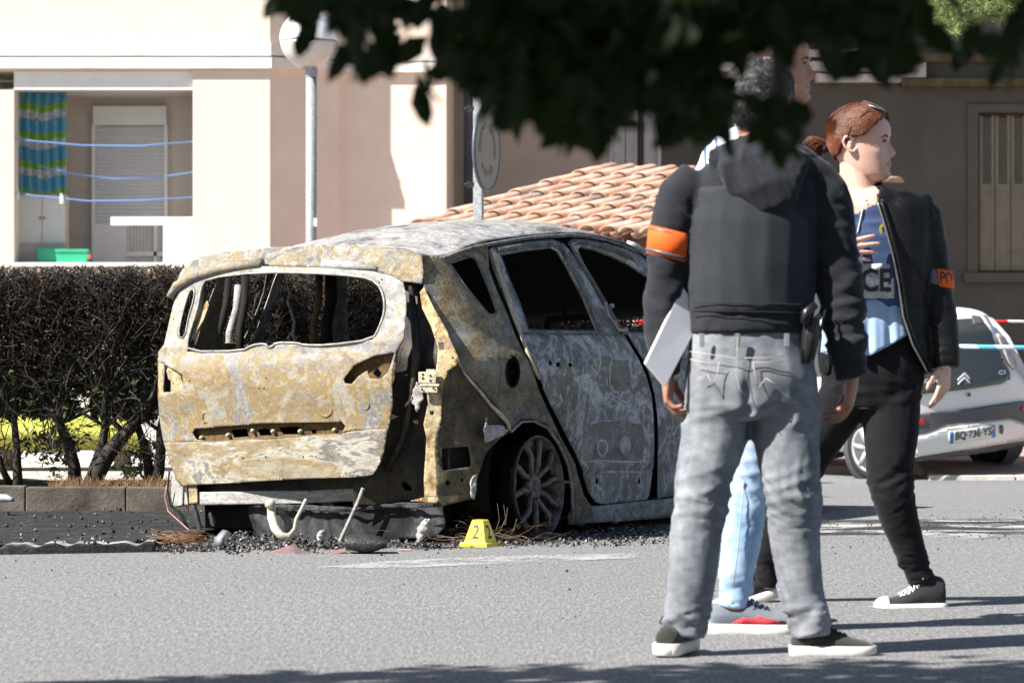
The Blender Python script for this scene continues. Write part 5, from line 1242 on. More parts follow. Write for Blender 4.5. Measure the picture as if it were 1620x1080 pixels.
# body loft (stations along the car)
st = []
for u in [-.60, -.585, -.54, -.45, -.3, 0, .4, .9, 1.3, 1.7, 2.0, 2.3, 2.55, 2.72, 2.80]:
    if u < -.55: continue
    st.append(u)
prof_top = lambda u: interp(u, [-.6, -.45, -.3, 0, .4, .9, 1.25, 1.9, 2.3, 2.7, 2.8], [1.2, 1.36, 1.42, 1.455, 1.465, 1.44, 1.36, .98, .90, .78, .66])
def ring_k(u, inset):
    zt = prof_top(u); zb = .20 + max(0, u - 2.5) * .1; w = .80 - max(0, u - 2.2) ** 2 * .35; belt = min(.88, zt - .05)
    zt2 = zt; roofw = w * interp(zt, [.66, .98, 1.3, 1.46], [.9, .86, .74, .68])
    pts = [(0, zb), (w * .85, zb), (w * .97, zb + .06), (w, .45), (w * 1.0, .65), (w * .97, belt), (lerp(w * .97, roofw, .55), lerp(belt, zt, .55)), (roofw, zt - .055), (roofw * .88, zt - .015), (roofw * .5, zt), (0, zt + .008)]
    return pts
b = MB(); rows = []
us_k = [-.60, -.52, -.40, -.25, 0, .3, .6, .9, 1.2, 1.5, 1.8, 2.1, 2.4, 2.6, 2.74, 2.8]
for u in us_k:
    r = ring_k(max(u, -.42), 0); ring_ = []
    for s, z in r + [(-s, z) for s, z in reversed(r[1:-1])]:
        if u <= -.25:
            ur = Uk(s, z); t_ = (u + .6) / .35; uu = lerp(ur, -.25 + max(0, z - 1.25) * .25, t_)
        else: uu = u
        ring_.append(K(uu, s * (1 if u > -.3 else (1 - .02 * (-.3 - u) / .3)), z))
    rows.append(ring_)
b.grid(rows, wrap=True); n_ = len(rows[0])
b.f.append(tuple(range(n_))); b.m.append(0); b.f.append(tuple(reversed(range(len(b.v) - n_, len(b.v))))); b.m.append(0)
# rear cap needs depth: fan of columns
bodyk = b.build('body', M_WCAR, hb, True)
s1_ = bodyk.modifiers.new('sub', 'SUBSURF'); s1_.levels = 1; s1_.render_levels = 1
# rear cap skin traced over the photographed outline
kpanel('rear_skin', M_WCAR, [(1452, 494), (1480, 489), (1512, 488), (1540, 492), (1562, 502), (1580, 530), (1596, 570), (1612, 590), (1622, 606), (1640, 640), (1645, 680), (1640, 695), (1600, 700), (1560, 706), (1450, 722), (1434, 716), (1430, 640), (1436, 560)], [], -.022, 8, thick=.03)
kpanel('rear_window', M_CG, [(1442, 520), (1452, 508), (1540, 503), (1556, 508), (1568, 524), (1584, 556), (1598, 590), (1598, 600), (1585, 607), (1530, 616), (1460, 623), (1436, 622), (1434, 560)], [], -.045, 7)
b = MB(); 
for i in range(6): pass
kpanel('wiper_mount', M_GBAND, [(1538, 498), (1551, 500), (1556, 512), (1540, 512)], [], -.05, 5, thick=.02)
kpanel('tail_lamp', plain('lamp_plastic', (.32, .30, .31), .15, .3, 25, c2=(.55, .5, .5)), [(1578, 527), (1590, 533), (1602, 556), (1609, 575), (1606, 584), (1597, 572), (1586, 548)], [], -.06, 4, thick=.02)
kpanel('bumper_band', M_GBAND, [(1448, 655), (1540, 645), (1615, 634), (1640, 634), (1640, 660), (1622, 668), (1598, 661), (1560, 665), (1500, 672), (1470, 684), (1446, 690)], [], -.045, 6)
kpanel('bumper', M_WCAR, [(1446, 693), (1468, 688), (1500, 676), (1560, 668), (1598, 664), (1620, 672), (1640, 668), (1640, 690), (1600, 697), (1560, 704), (1450, 720)], [], -.062, 6, thick=.02)
kpanel('exhaust_trim', M_GBAND, [(1448, 722), (1600, 700), (1640, 694), (1640, 702), (1560, 716), (1450, 730)], [], .02, 6, thick=.02)
kpanel('reflector', M_RED, [(1450, 663), (1464, 662), (1464, 671), (1449, 673)], [], -.052, 4)
kpanel('reflector', M_RED, [(1616, 643), (1628, 641), (1628, 649), (1616, 650)], [], -.052, 4)
kpanel('towing_hole', M_GBAND, [(1582, 672), (1587, 672), (1588, 680), (1586, 687), (1582, 685)], [], -.072, 3)
lk = kpanel('number_plate', plain('plate_white', (.72, .72, .68), .4, .03), [(1501.5, 682.5), (1575, 671.5), (1575.5, 691.5), (1502.5, 702.5)], [], -.075, 8)
def ktext(txt, cx, cy, hpx, skew, mat, off, parent, bold=0, sx=1.0):
    vs, fs = text_mesh(txt, hpx / .72, bold, sx); out = []
    for v in vs: out.append(K(*un_k(cx + v.x, cy - v.z + v.x * skew, off)))
    return mesh_obj('lettering', out, fs, mat, parent)
ktext('BQ·736·YS', 1540, 686.5, 12, -.148, M_BLK, -.0785, lk, .25, .78)
kpanel('blue_band', plain('plate_blue', (.05, .14, .45), .4, .05), [(1502, 683.5), (1508, 682.7), (1508.5, 700.5), (1503, 701.5)], [], -.078, 5, parent=lk)
kpanel('blue_band', plain('plate_blue_light', (.10, .22, .50), .4, .05), [(1569, 673.3), (1574.5, 672.5), (1575, 691), (1569.5, 691.8)], [], -.078, 5, parent=lk)
kpanel('region_mark', plain('region_red', (.6, .2, .08), .4), [(1570.5, 676), (1573.5, 675.6), (1573.7, 680), (1570.7, 680.5)], [], -.081, 5, parent=lk)
ktext('CITROËN', 1462, 603, 6, -.05, M_CHR, -.052, hb, .12, 1.25)
ktext('C1', 1586, 589, 6.5, -.05, M_CHR, -.052, hb, .3, 1.15)
for dy in (0, 6.5):
    kpanel('chevron_badge', M_CHR, [(1516, 598 + dy), (1526.5, 588.5 + dy), (1535, 597 + dy), (1535, 600.5 + dy), (1526.5, 593 + dy), (1516, 601.5 + dy)], [], -.056, 3, thick=.004)
b = MB(); b.lathe(K(*un_k(1533, 624, -.04)), -KF, [(0, .02), (.006, .018), (.007, 0)], 12); b.build('hatch_lock', M_GBAND, hb)
kpanel('number_lamp_housing', M_GBAND, [(1523, 605), (1532, 604), (1533, 610), (1524, 611)], [], -.05, 3)
# side window, wheel arches, wheels
M_TY = plain('rubber_tyre', (.022, .022, .022), .8, .2, 20)
for sgn in (-1, 1):
    b = MB()
    b.add([K(u, sgn * (.80 - .03 + .004) * 1.0 if z < .95 else sgn * .66, z) for u, z in ((-.2, .93), (1.55, .93), (1.0, 1.30), (.0, 1.34))], [(0, 1, 2, 3) if sgn > 0 else (3, 2, 1, 0)]); b.build('side_window', M_CG, hb, solid=.004)
    for uc in (0, 2.34):
        b = MB(); c0 = K(uc, sgn * .62, .27); b.lathe(c0, KRt * sgn, [(0, .33), (.19, .33), (.192, 0)], 28); b.build('wheel_arch', M_GBAND, hb, True)
        b = MB(); c0 = K(uc, sgn * .66, .275); b.lathe(c0, KRt * sgn, [(0, .18), (0, .26), (.03, .278), (.13, .278), (.16, .262), (.165, .205), (.15, .2)], 32); w_ = b.build('wheel', M_TY, hb, True)
        b = MB(); b.lathe(c0, KRt * sgn, [(.15, .205), (.165, .2), (.15, .18), (.11, .165), (.12, .06), (.155, .05), (.155, 0)], 32)
        e1, e2 = KF, KZ
        for k in range(6):
            a = math.radians(60 * k + 10); d_ = e1 * math.cos(a) + e2 * math.sin(a); sd = KRt.cross(d_); 
            b.obox(c0 + d_ * .115 + KRt * sgn * .148, d_ * .075, sd * .022, KRt * .012)
        b.build('rim', plain('silver_rim', (.5, .5, .52), .35, .1, metal=.5), w_, True)
# ================================================================== people
def skin_mat(name, c, lip):
    t = NT(name); f = t.noise(18, 4, .6); 
    t.color(t.ramp(f, [(.3, (c[0] * .9, c[1] * .76, c[2] * .72)), (.62, c)])); t.rough(.5); t.spec(.3)
    t.b.inputs['Subsurface Weight'].default_value = .12; t.b.inputs['Subsurface Radius'].default_value = (.012, .005, .003); t.b.inputs['Subsurface Scale'].default_value = .5
    t.bump(t.noise(220, 2), .08, .002)
    l_ = plain(name + '_lips', lip, .4, .08, 30)
    return t.m, l_
ZT = [-.012, 0, .015, .03, .045, .06, .08, .10, .115, .135, .155, .175, .195, .21, .220, .225]
XF = [.040, .076, .087, .086, .086, .085, .084, .083, .082, .088, .088, .081, .064, .042, .022, .004]
XB = [-.02, -.018, -.03, -.045, -.062, -.078, -.092, -.100, -.104, -.106, -.107, -.103, -.090, -.066, -.040, -.006]
HW = [.022, .033, .046, .053, .058, .062, .067, .071, .073, .076, .0765, .074, .064, .047, .028, .005]
def head_pt(phi, z, fem=False, off=0.0):
    xf, xb, w = (float(np.interp(z, ZT, a)) for a in (XF, XB, HW))
    c, s_ = math.cos(phi), math.sin(phi)
    x = (xf if c > 0 else -xb * (.9 if fem else 1)) * abs(c) ** .88 * (1 if c > 0 else -1); y = w * abs(s_) ** .92 * (1 if s_ > 0 else -1)
    if c > 0:
        g = lambda y0, z0, sy, sz: math.exp(-((y - y0) / sy) ** 2 - ((z - z0) / sz) ** 2)
        k = .85 if fem else 1.0
        # nose
        a = float(np.interp(z, [.060, .067, .073, .080, .090, .105, .118, .128], [0, .006, .020, .024, .019, .011, .005, 0])); sy = float(np.interp(z, [.065, .078, .1, .12], [.014, .012, .008, .008]))
        x += a * k * 1.1 * math.exp(-(y / sy) ** 2) + .006 * (g(.013, .073, .006, .006) + g(-.013, .073, .006, .006))
        x += .006 * g(0, .052, .018, .005) + .0065 * g(0, .041, .016, .006) - .005 * g(0, .0465, .022, .0025) - .004 * g(0, .030, .02, .006) + .005 * g(0, .014, .018, .012)
        for sg in (-1, 1):
            x -= .013 * g(sg * .031, .113, .015, .011); x += .004 * g(sg * .031, .112, .011, .006); x += .004 * g(sg * .030, .131, .02, .006) * (0.6 if fem else 1.3)
            x += .004 * g(sg * .045, .085, .018, .016)
    n = Vector((x, y, 0)); 
    if off:
        m = Vector((c, s_, 0)) * off; zz = z + off * max(0, (z - .12) / .1)
        return Vector((x + m.x * (1 - max(0, (z - .17) / .055) * .5), y + m.y * (1 - max(0, (z - .17) / .055) * .5), zz))
    return Vector((x, y, z))
class Head:
    def __init__(s, origin, fwd, sc, tilt=0.0, fem=False):
        f = Vector((fwd[0], fwd[1], tilt)).normalized(); l = Vector((0, 0, 1)).cross(f).normalized(); u = f.cross(l)
        s.o = Vector(origin); s.f, s.l, s.u, s.sc, s.fem = f, l, u, sc, fem
    def w(s, v): return s.o + (s.f * v[0] + s.l * v[1] + s.u * v[2]) * s.sc
    def loc(s, v): d = Vector(v) - s.o; return Vector((d.dot(s.f), d.dot(s.l), d.dot(s.u))) / s.sc
    def pt(s, phi, z, off=0.0): return s.w(head_pt(phi, z, s.fem, off))
    def add(s, mb):
        n = 72; zs_ = list(np.linspace(-.012, .2245, 84)); rows = [[s.pt(2 * math.pi * k / n, z) for k in range(n)] for z in zs_]
        k0 = len(mb.v); mb.grid(rows, wrap=True); mb.f += [tuple(reversed(range(k0, k0 + n))), tuple(range(len(mb.v) - n, len(mb.v)))]; mb.m += [0, 0]
        for sg in (-1, 1): # ears: rim and lobe
            c = [(-.004, .078, .118), (-.016, .084, .128), (-.030, .088, .126), (-.036, .088, .112), (-.030, .084, .096), (-.018, .078, .084), (-.006, .074, .082), (.0, .072, .092)]
            mb.tube([s.w((x, sg * y, z)) for x, y, z in c], [.004, .0055, .006, .006, .0055, .0065, .006, .004], 8)
            mb.tube([s.w((-.010, sg * .074, .112)), s.w((-.020, sg * .080, .108)), s.w((-.014, sg * .078, .096))], .0075, 8)
            mb.tube([s.w((x, sg * y, z)) for x, y, z in ((.076, .017, .1135), (.0795, .024, .1195), (.0785, .034, .1200), (.073, .042, .1165), (.067, .047, .111))], [.002, .0035, .0038, .0034, .002], 8)
            mb.tube([s.w((x, sg * y, z)) for x, y, z in ((.076, .017, .1120), (.0775, .025, .1070), (.0765, .034, .1065), (.071, .042, .1085), (.067, .047, .111))], [.002, .003, .003, .003, .002], 8)
            mb.tube([s.w((-.018, sg * .068, .118)), s.w((-.020, sg * .070, .092))], .016, 8)
    def eyes(s, parent, brow):
        for sg in (-1, 1):
            c = s.w((.0685, sg * .031, .1135)); b = MB(); b.ball(c, .0112 * s.sc, 14); b.build('eye', plain('eye_white', (.34, .32, .31), .3, .02), parent, True)
            b = MB(); d = (s.f + s.l * sg * .12).normalized(); b.lathe(c + d * .0105 * s.sc, d, [(-.003, .0062), (0, .0062), (.0014, .0035), (.0016, 0)], 12); b.build('iris', plain('iris_dark', (.03, .02, .015), .15), parent, True)
            b = MB(); b.tube([s.pt(sg * a, z, .001) for a, z in ((.22, .127), (.33, .131), (.48, .131), (.62, .125))], [.0025, .0035, .003, .0012], 6); b.build('eyebrow', brow, parent, True)
            b = MB(); b.tube([s.w((x, sg * y, z)) for x, y, z in ((.0775, .020, .113), (.0815, .027, .1185), (.0795, .036, .1185), (.073, .043, .113))], .0022, 5); b.build('eyelashes', brow, parent, True)
def hair_mat(name, c0, c1, rough=.38, sc=(90, 90, 14)):
    t = NT(name); f = t.noise(1.0, 4, .7, .4, t.map(sc)); f2 = t.noise(9, 3, .6)
    t.color(t.mix(.35, t.ramp(f, [(.3, c0), (.65, c1)]), t.ramp(f2, [(.35, c0), (.7, c1)]))); t.rough(rough); t.bump(f, .6, .003); return t.m
def hair_cap(h, mat, parent, line, off=.012, name='hair', bumps=.003, amp_s=60):
    n = 96; zs_ = list(np.linspace(-.012, .2245, 70)); vs = []; fs = []
    for z in zs_:
        for k in range(n):
            phi = 2 * math.pi * k / n; p = head_pt(phi, z, h.fem, off + bumps * noise.noise(Vector((math.cos(phi) * 5, math.sin(phi) * 5, z * amp_s)))); vs.append(h.w(p))
    def keep(phi, z): return z > line(abs(((phi + math.pi) % (2 * math.pi)) - math.pi))
    for i in range(len(zs_) - 1):
        for k in range(n):
            if keep(2 * math.pi * (k + .5) / n, (zs_[i] + zs_[i + 1]) / 2): fs.append((i * n + k, i * n + (k + 1) % n, (i + 1) * n + (k + 1) % n, (i + 1) * n + k))
    fs.append(tuple(range((len(zs_) - 1) * n, len(zs_) * n)))
    used = sorted({i for f in fs for i in f}); mp = {a: i for i, a in enumerate(used)}
    return mesh_obj(name, [vs[i] for i in used], [tuple(mp[i] for i in f) for f in fs], mat, parent, smooth=True, solid=.010 * h.sc)
def body_mesh(mb, parent, head, mats, voxel=.004):
    V, N_, F = remesh(mb, voxel, 1)
    fm = []
    for f in F:
        l = head.loc(V[f[0]]); fm.append(1 if (l.x > .078 and abs(l.y) < .025 and .037 < l.z < .0575 + 0 * l.y and abs(l.y) < .026 - abs(l.z - .047) * 1.6) else 0)
    return mesh_obj('body', V, F, list(mats), parent, smooth=True, fm=fm)
def cloth(name, mb, voxel, mat, parent, fold=None, smooth=3, cut=None, solid=0):
    V, N_, F = remesh(mb, voxel, smooth)
    if fold: V = [v + n * fold(v) for v, n in zip(V, N_)]
    if cut:
        kp = [not cut(v, n) for v, n in zip(V, N_)]; F = [f for f in F if all(kp[i] for i in f)]; used = sorted({i for f in F for i in f}); mp = {a: i for i, a in enumerate(used)}; V = [V[i] for i in used]; F = [tuple(mp[i] for i in f) for f in F]
    return mesh_obj(name, V, F, mat, parent, smooth=True, solid=solid)
def ridge(v, sx, sy, sz, o=0.0):
    w = noise.noise(v * 3.1 + Vector((o, 0, o))) * .22
    q_ = Vector(((v.x + .45 * v.z) * sx + o, v.y * sy + o * 2, (v.z + w + .35 * v.x * math.sin(v.z * 5 + o)) * sz + o * 3))
    a = noise.noise(q_) + .35 * noise.noise(q_ * 2.1); return max(-.5, 1 - 3.2 * abs(a)) + .4 * a
def fabric(name, c0, c1, rough=.85, weave=500, scale=5, sheen=.2, bump=.15):
    t = NT(name); f = t.noise(scale, 5, .65, .3); w_ = t.noise(weave, 2, .6)
    t.color(t.mix(.25, t.ramp(f, [(.3, c0), (.68, c1)]), t.ramp(w_, [(.35, tuple(x * .5 for x in c0)), (.65, tuple(min(1, x * 1.4) for x in c1))])))
    t.rough(rough); t.spec(.12); t.b.inputs['Sheen Weight'].default_value = sheen; t.bump(w_, bump, .002); return t.m
def hand(mb, wrist, d, palm, curl=(.5, .6, .7, .8), sc=1.0, right=True, spread=.06, thumb=.5):
    """wrist point, d = direction of the fingers, palm = palm-facing normal"""
    d = Vector(d).normalized(); palm = Vector(palm); palm = (palm - d * palm.dot(d)).normalized(); x = d.cross(palm) * (1 if right else -1) # x points to the thumb side
    W_ = Vector(wrist); q_ = lambda a, b_, c: W_ + (x * a + d * b_ + palm * c) * sc
    mb.limb([(q_(0, -.03, 0), .027 * sc, .020 * sc), (q_(0, .0, 0), .029 * sc, .019 * sc), (q_(.002, .03, 0), .037 * sc, .018 * sc), (q_(.0, .06, .001), .041 * sc, .015 * sc), (q_(-.001, .086, .003), .040 * sc, .012 * sc)], 14, lat=x)
    mb.ball(q_(.026, .028, .010), .018 * sc, 10)
    L_ = (.072, .080, .074, .058); X_ = (.030, .010, -.010, -.029); Y_ = (.084, .090, .086, .077)
    for i in range(4):
        a = 0.12; p = Vector((X_[i], Y_[i] - .01, .003)); pts = [p.copy()]; seg = [.012] + [L_[i] * k for k in (.44, .31, .25)]; c = curl[i]; sp = (1.5 - i) * spread
        for j, s_ in enumerate(seg):
            if j: a += c * (.75, .95, .7)[j - 1]
            p = p + Vector((math.sin(sp) * math.cos(a), math.cos(a) * math.cos(sp), math.sin(a))) * s_; pts.append(p.copy())
        r = (.0092, .0095, .0090, .0078)[i]; mb.tube([q_(*v) for v in pts], [r * sc * k for k in (1.1, 1.1, .98, .90, .68)], 10); mb.ball(q_(*pts[-1]), r * .72 * sc, 8)
    p0 = Vector((.028, .020, .010)); a1 = Vector((.75, .75, .25)).normalized(); a2 = Vector((.25 - .5 * thumb, .9, .3 + .4 * thumb)).normalized()
    pts = [p0, p0 + a1 * .034, p0 + a1 * .034 + a2 * .030, p0 + a1 * .034 + a2 * .055]
    mb.tube([q_(*v) for v in pts], [.014 * sc, .0125 * sc, .0105 * sc, .0075 * sc], 10); mb.ball(q_(*pts[-1]), .0075 * sc, 8)
def shoe(parent, heel, fwd, L, mats, high=False, sc=1.0, pitch=0.0, stripe=None, Hs=1.0):
    """mats: upper, sole, laces"""
    f = Vector((fwd[0], fwd[1], 0)).normalized(); f = (f * math.cos(pitch) - Vector((0, 0, 1)) * math.sin(pitch)); l = Vector((0, 0, 1)).cross(f).normalized(); u = f.cross(l); o = Vector(heel)
    q_ = lambda a, b_, c: o + f * a * L + l * b_ * sc + u * c * sc
    T = [0, .03, .10, .22, .34, .46, .58, .70, .82, .92, .98, 1.0]; HWd = [.018, .028, .034, .036, .035, .038, .043, .046, .044, .035, .022, .010]; TP = [.055, .070, .078, .080, .084, .080, .066, .056, .050, .045, .036, .030]
    if high: TP = [.10, .115, .125, .125, .115, .088, .070, .058, .052, .046, .036, .030]
    b = MB(); rows = []
    for t_, hw, tp in zip(T, HWd, TP):
        tp *= Hs; rows.append([q_(t_ * .985 + .004, hw * (abs(math.cos(a)) ** .7) * (1 if math.cos(a) > 0 else -1) * (1 - .35 * max(0, math.sin(a)) * (1 if t_ < .6 else .5)), .018 + (tp - .018) * (.5 + .5 * math.sin(a))) for a in [2 * math.pi * k / 20 for k in range(20)]])
    b.grid(rows, wrap=True); b.f += [tuple(reversed(range(20))), tuple(range(len(b.v) - 20, len(b.v)))]; b.m += [0, 0]
    s_ = b.build('shoe', mats[0], parent, True)
    sub = s_.modifiers.new('sub', 'SUBSURF'); sub.levels = 1; sub.render_levels = 1
    b = MB(); rows = []
    for t_, hw in zip([-.012] + T[1:-1] + [1.006], [.014] + HWd[1:-1] + [.012]):
        w = hw + .006; lift = .010 * max(0, (t_ - .75) / .25) ** 2; z1 = .030 if not high else .034
        rows.append([q_(t_, w * k, z) for k, z in ((-.9, lift), (-1, lift + .006), (-1, z1), (-.9, z1 + .002), (.9, z1 + .002), (1, z1), (1, lift + .006), (.9, lift))])
    b.grid(rows, wrap=True); b.f += [tuple(reversed(range(8))), tuple(range(len(b.v) - 8, len(b.v)))]; b.m += [0, 0]; b.build('sole', mats[1], s_, True)
    if high:
        b = MB(); rows = [[q_(t_, w * math.cos(a), .030 + h_ * math.sin(a)) for a in [math.pi * k / 10 for k in range(11)]] for t_, w, h_ in ((.84, .046, .030), (.92, .038, .026), (.98, .026, .018), (1.004, .012, .006))]
        b.grid(rows); b.build('toe_cap', mats[1], s_, True)
    b = MB(); n = 6 if high else 5
    for i in range(n):
        t_ = lerp(.30 if high else .40, .62, i / (n - 1)); tp = float(np.interp(t_, T, TP)) * Hs
        for sg in (-1, 1):
            b.tube([q_(t_ - .01, sg * .024, tp - .010), q_(t_ + .012, sg * .010, tp + .003), q_(t_ + .03, -sg * .012, tp - .0), q_(t_ + .04, -sg * .024, tp - .016)], .0034, 6)
    tp = float(np.interp(.30, T, TP)) * Hs
    for sg in (-1, 1): b.tube([q_(.33, 0, tp + .004), q_(.32, sg * .025, tp + .016), q_(.36, sg * .035, tp - .002), q_(.36, sg * .020, tp - .01)], .003, 6)
    b.build('laces', mats[2], s_, True)
    if stripe:
        for sg in (-1, 1):
            b = MB(); rows = []
            for pts in ([(.24, .036), (.36, .034), (.50, .034), (.62, .033), (.80, .034)], [(.34, .048), (.42, .060), (.50, .062), (.62, .050), (.86, .040)]):
                rows.append([q_(t_, sg * (float(np.interp(t_, T, HWd)) * (1.0 if z < .04 else (.93 if z < .055 else .78)) + .003), z) for t_, z in pts])
            b.grid(rows); b.build('side_patch', stripe, s_, True, solid=.002, offset=0)
    return s_
def limbpx(mb, Yb, pts, k=1.0, depth=1.05, n=18):
    """pts: (px, py, halfwidth px[, dy[, depth m]])"""
    L_ = []
    for p in pts:
        Y = Yb + (p[3] if len(p) > 3 else 0); hw = p[2] / FPX * Y * k; dp = (p[4] * k if len(p) > 4 else hw * depth); L_.append((P(p[0], p[1], Y), hw, dp, .92))
    mb.limb(L_, n, flat=len(pts[0]) > 4)

# ---------------- man seen from behind
Y1 = 10.08
m1 = empty('person', P(1190, 1037, Y1), 'person seen from behind in charcoal hooded jacket, grey jeans and an orange armband, holding a white folder', 'person')
m1['label'] = 'person seen from behind in charcoal hooded jacket and grey jeans, orange armband on left arm'
torso = [(1195, 240, 44, 0, .075), (1195, 256, 76, 0, .10), (1196, 278, 98, 0, .12), (1197, 312, 106, 0, .135), (1192, 360, 107, 0, .14), (1188, 420, 104, 0, .14), (1187, 470, 101, 0, .135), (1187, 505, 100, 0, .135), (1187, 526, 100, 0, .135)]
armL = [(1100, 272, 26), (1082, 300, 34), (1067, 345, 34), (1059, 395, 31), (1053, 440, 31), (1050, 480, 30), (1050, 520, 28), (1052, 560, 25), (1056, 594, 20)]
armR = [(1285, 270, 28), (1305, 305, 36), (1317, 360, 35), (1325, 410, 34), (1330, 460, 34), (1336, 510, 34), (1342, 560, 30), (1347, 597, 23)]
hips = [(1187, 518, 98, 0, .125), (1187, 560, 100, 0, .135), (1188, 600, 107, 0, .15), (1189, 640, 109, 0, .14), (1190, 664, 100, 0, .11)]
legL = [(1133, 630, 52, 0), (1130, 690, 55, .01), (1118, 740, 49, 0), (1107, 790, 46, -.01), (1101, 840, 43, 0), (1096, 900, 41, 0), (1090, 950, 39, 0), (1084, 985, 36, 0), (1082, 1006, 36, 0)]
legR = [(1242, 630, 55, 0), (1244, 690, 54, .01), (1250, 740, 50, 0), (1253, 790, 47, -.01), (1256, 840, 43, 0), (1262, 890, 39, 0), (1269, 940, 36, 0), (1280, 975, 36, .0), (1284, 1006, 33, 0)]
h1 = Head(P(1203, 226, Y1 + .0), (.32, .95), 1.08)
b = MB(); h1.add(b)
b.limb([(P(1200, 250, Y1 + .01), .075, .075), (P(1200, 225, Y1), .066, .068), (P(1203, 190, Y1), .062, .066)], 20)
for L_, k in ((torso, .82), (hips, .78)): limbpx(b, Y1, L_, k)
for L_ in (armL, armR, legL, legR): limbpx(b, Y1, L_, .66)
hand(b, P(1057, 592, Y1), (-.02, -.05, -1), (1, -.2, 0), (.85, .85, .9, .9), 1.05, right=False, thumb=.8)
hand(b, P(1348, 596, Y1), (-.10, -.1, -1), (-1, .25, 0), (.55, .65, .75, .8), 1.08, right=True, thumb=.3)
SK1 = skin_mat('tanned_skin', (.36, .18, .125), (.26, .10, .08))
body_mesh(b, m1, h1, SK1, .004); 
M_H1 = hair_mat('dark_greying_hair', (.008, .008, .009), (.09, .09, .09), .5, (150, 150, 60))
hair_cap(h1, M_H1, m1, lambda a: interp(a, [0, .9, 1.25, 1.5, 1.9, 2.4, 3.2], [.185, .17, .12, .105, .06, .038, .032]), .013, bumps=.004, amp_s=60)
V, F = [], []
for _ in range(2600):
    a = rnd.uniform(-math.pi, math.pi); z = rnd.uniform(.03, .224)
    if z < interp(abs(a), [0, .9, 1.25, 1.5, 1.9, 2.4, 3.2], [.185, .17, .12, .105, .06, .038, .032]): continue
    p0 = h1.pt(a, z, .011); p1 = h1.pt(a + rnd.gauss(0, .05), z - .004, .018 + rnd.random() * .003); p2 = h1.pt(a + rnd.gauss(0, .10), z - .014, .017); tri_tube(V, F, [p0, p1, p2], .0011, .0006)
mesh_obj('hair_strands', V, F, hair_mat('grey_hair_strands', (.012, .012, .013), (.09, .09, .09), .5), m1)
h1.eyes(m1, M_H1)
M_HOOD = fabric('charcoal_fleece', (.013, .014, .018), (.030, .032, .039), .9, 350, 6, .1)
def fj(v):
    px_, py = PX(v); a = .0028 * ridge(v, 8, 8, 14, 2) + .0045 * ridge(v, 5, 5, 8, 7)
    k = 1 if (px_ < 1090 or px_ > 1292) else .45
    return a * k * 1.5
b = MB(); limbpx(b, Y1, torso); limbpx(b, Y1, armL); limbpx(b, Y1, armR)
b.limb([(P(1128, 262, Y1 - .02), .05, .06), (P(1190, 246, Y1 - .06), .055, .05), (P(1262, 258, Y1 - .04), .055, .06), (P(1300, 285, Y1), .04, .06)], 14, lat=Vector((0, 0, 1)))
jk = cloth('hooded_jacket', b, .009, M_HOOD, m1, fj, 3)
b = MB(); b.limb([(P(1198, 236, Y1 - .03), .115, .075), (P(1205, 262, Y1 - .09), .145, .06), (P(1217, 295, Y1 - .12), .115, .05), (P(1228, 325, Y1 - .125), .065, .038), (P(1232, 340, Y1 - .12), .02, .015)], 22)
b.limb([(P(1140, 252, Y1 - .0), .03, .05), (P(1170, 238, Y1 - .055), .04, .035), (P(1215, 234, Y1 - .075), .045, .035), (P(1255, 246, Y1 - .05), .045, .04), (P(1290, 270, Y1), .03, .05)], 12, lat=Vector((0, 0, 1)))
cloth('hood', b, .007, M_HOOD, jk, lambda v: .007 * ridge(v, 9, 9, 5, 3) + .003 * ridge(v, 20, 20, 14, 1), 2)
b = MB(); limbpx(b, Y1, [(1160, 296, 60, 0, .135), (1190, 320, 98, 0, .150), (1190, 350, 104, 0, .156), (1188, 420, 103, 0, .154), (1187, 470, 101, 0, .149), (1187, 496, 101, 0, .147)])
M_VEST = fabric('slate_vest_cloth', (.022, .025, .031), (.036, .040, .048), .75, 420, 4, .05)
vs_ = cloth('vest', b, .009, M_VEST, m1, lambda v: .0025 * ridge(v, 5, 5, 9, 4), 3)
b = MB()
def backline(pts, r, dy=-.152): return [P(x, y, Y1 + dy * math.sqrt(max(.05, 1 - ((x - 1188) / 112) ** 2))) for x, y in pts]
b.tube(backline([(x, 478 + (x - 1090) * .02) for x in range(1092, 1290, 8)], 0), .0016, 5); b.tube(backline([(x, 491 + (x - 1090) * .02) for x in range(1092, 1290, 8)], 0, -.150), .0016, 5)
b.build('seam', M_HOOD, vs_, True)
M_ORG = fabric('orange_armband_cloth', (.72, .10, .015), (.85, .14, .02), .6, 400, 6, .1); M_GRST = plain('grey_reflective_tape', (.10, .10, .11), .4, .1, 20)
def cuff(mb, Y, pts, k, n=24):
    rows = []
    for p in pts:
        c = P(p[0], p[1], Y); hw = p[2] / FPX * Y * k; dd_ = (p[3] if len(p) > 3 else 0); rows.append([c + Vector((math.cos(a) * hw, math.sin(a) * hw * 1.05, -math.cos(a) * hw * dd_ + math.cos(a) * 0)) for a in [2 * math.pi * i / n for i in range(n)]])
    mb.grid(rows, wrap=True)
b = MB(); cuff(b, Y1, [(1062, 365, 34, .25), (1059, 387, 33, .25), (1056, 409, 32, .25)], 1.0); ab = b.build('armband', M_ORG, m1, True, solid=.004)
for y0, y1, x in ((368, 373, 1061), (401, 406, 1057)):
    b = MB(); cuff(b, Y1, [(x, y0, 33.6, .25), (x, y1, 33.2, .25)], 1.04); b.build('reflective_stripe', M_GRST, ab, True, solid=.002)
M_GJ = NT('faded_grey_denim'); t = M_GJ; f = t.noise(5, 5, .65, .4, t.map((1, 1, .6))); w_ = t.noise(420, 2, .6); f2 = t.noise(22, 4, .6, 0, t.map((1, 1, 2.2)))
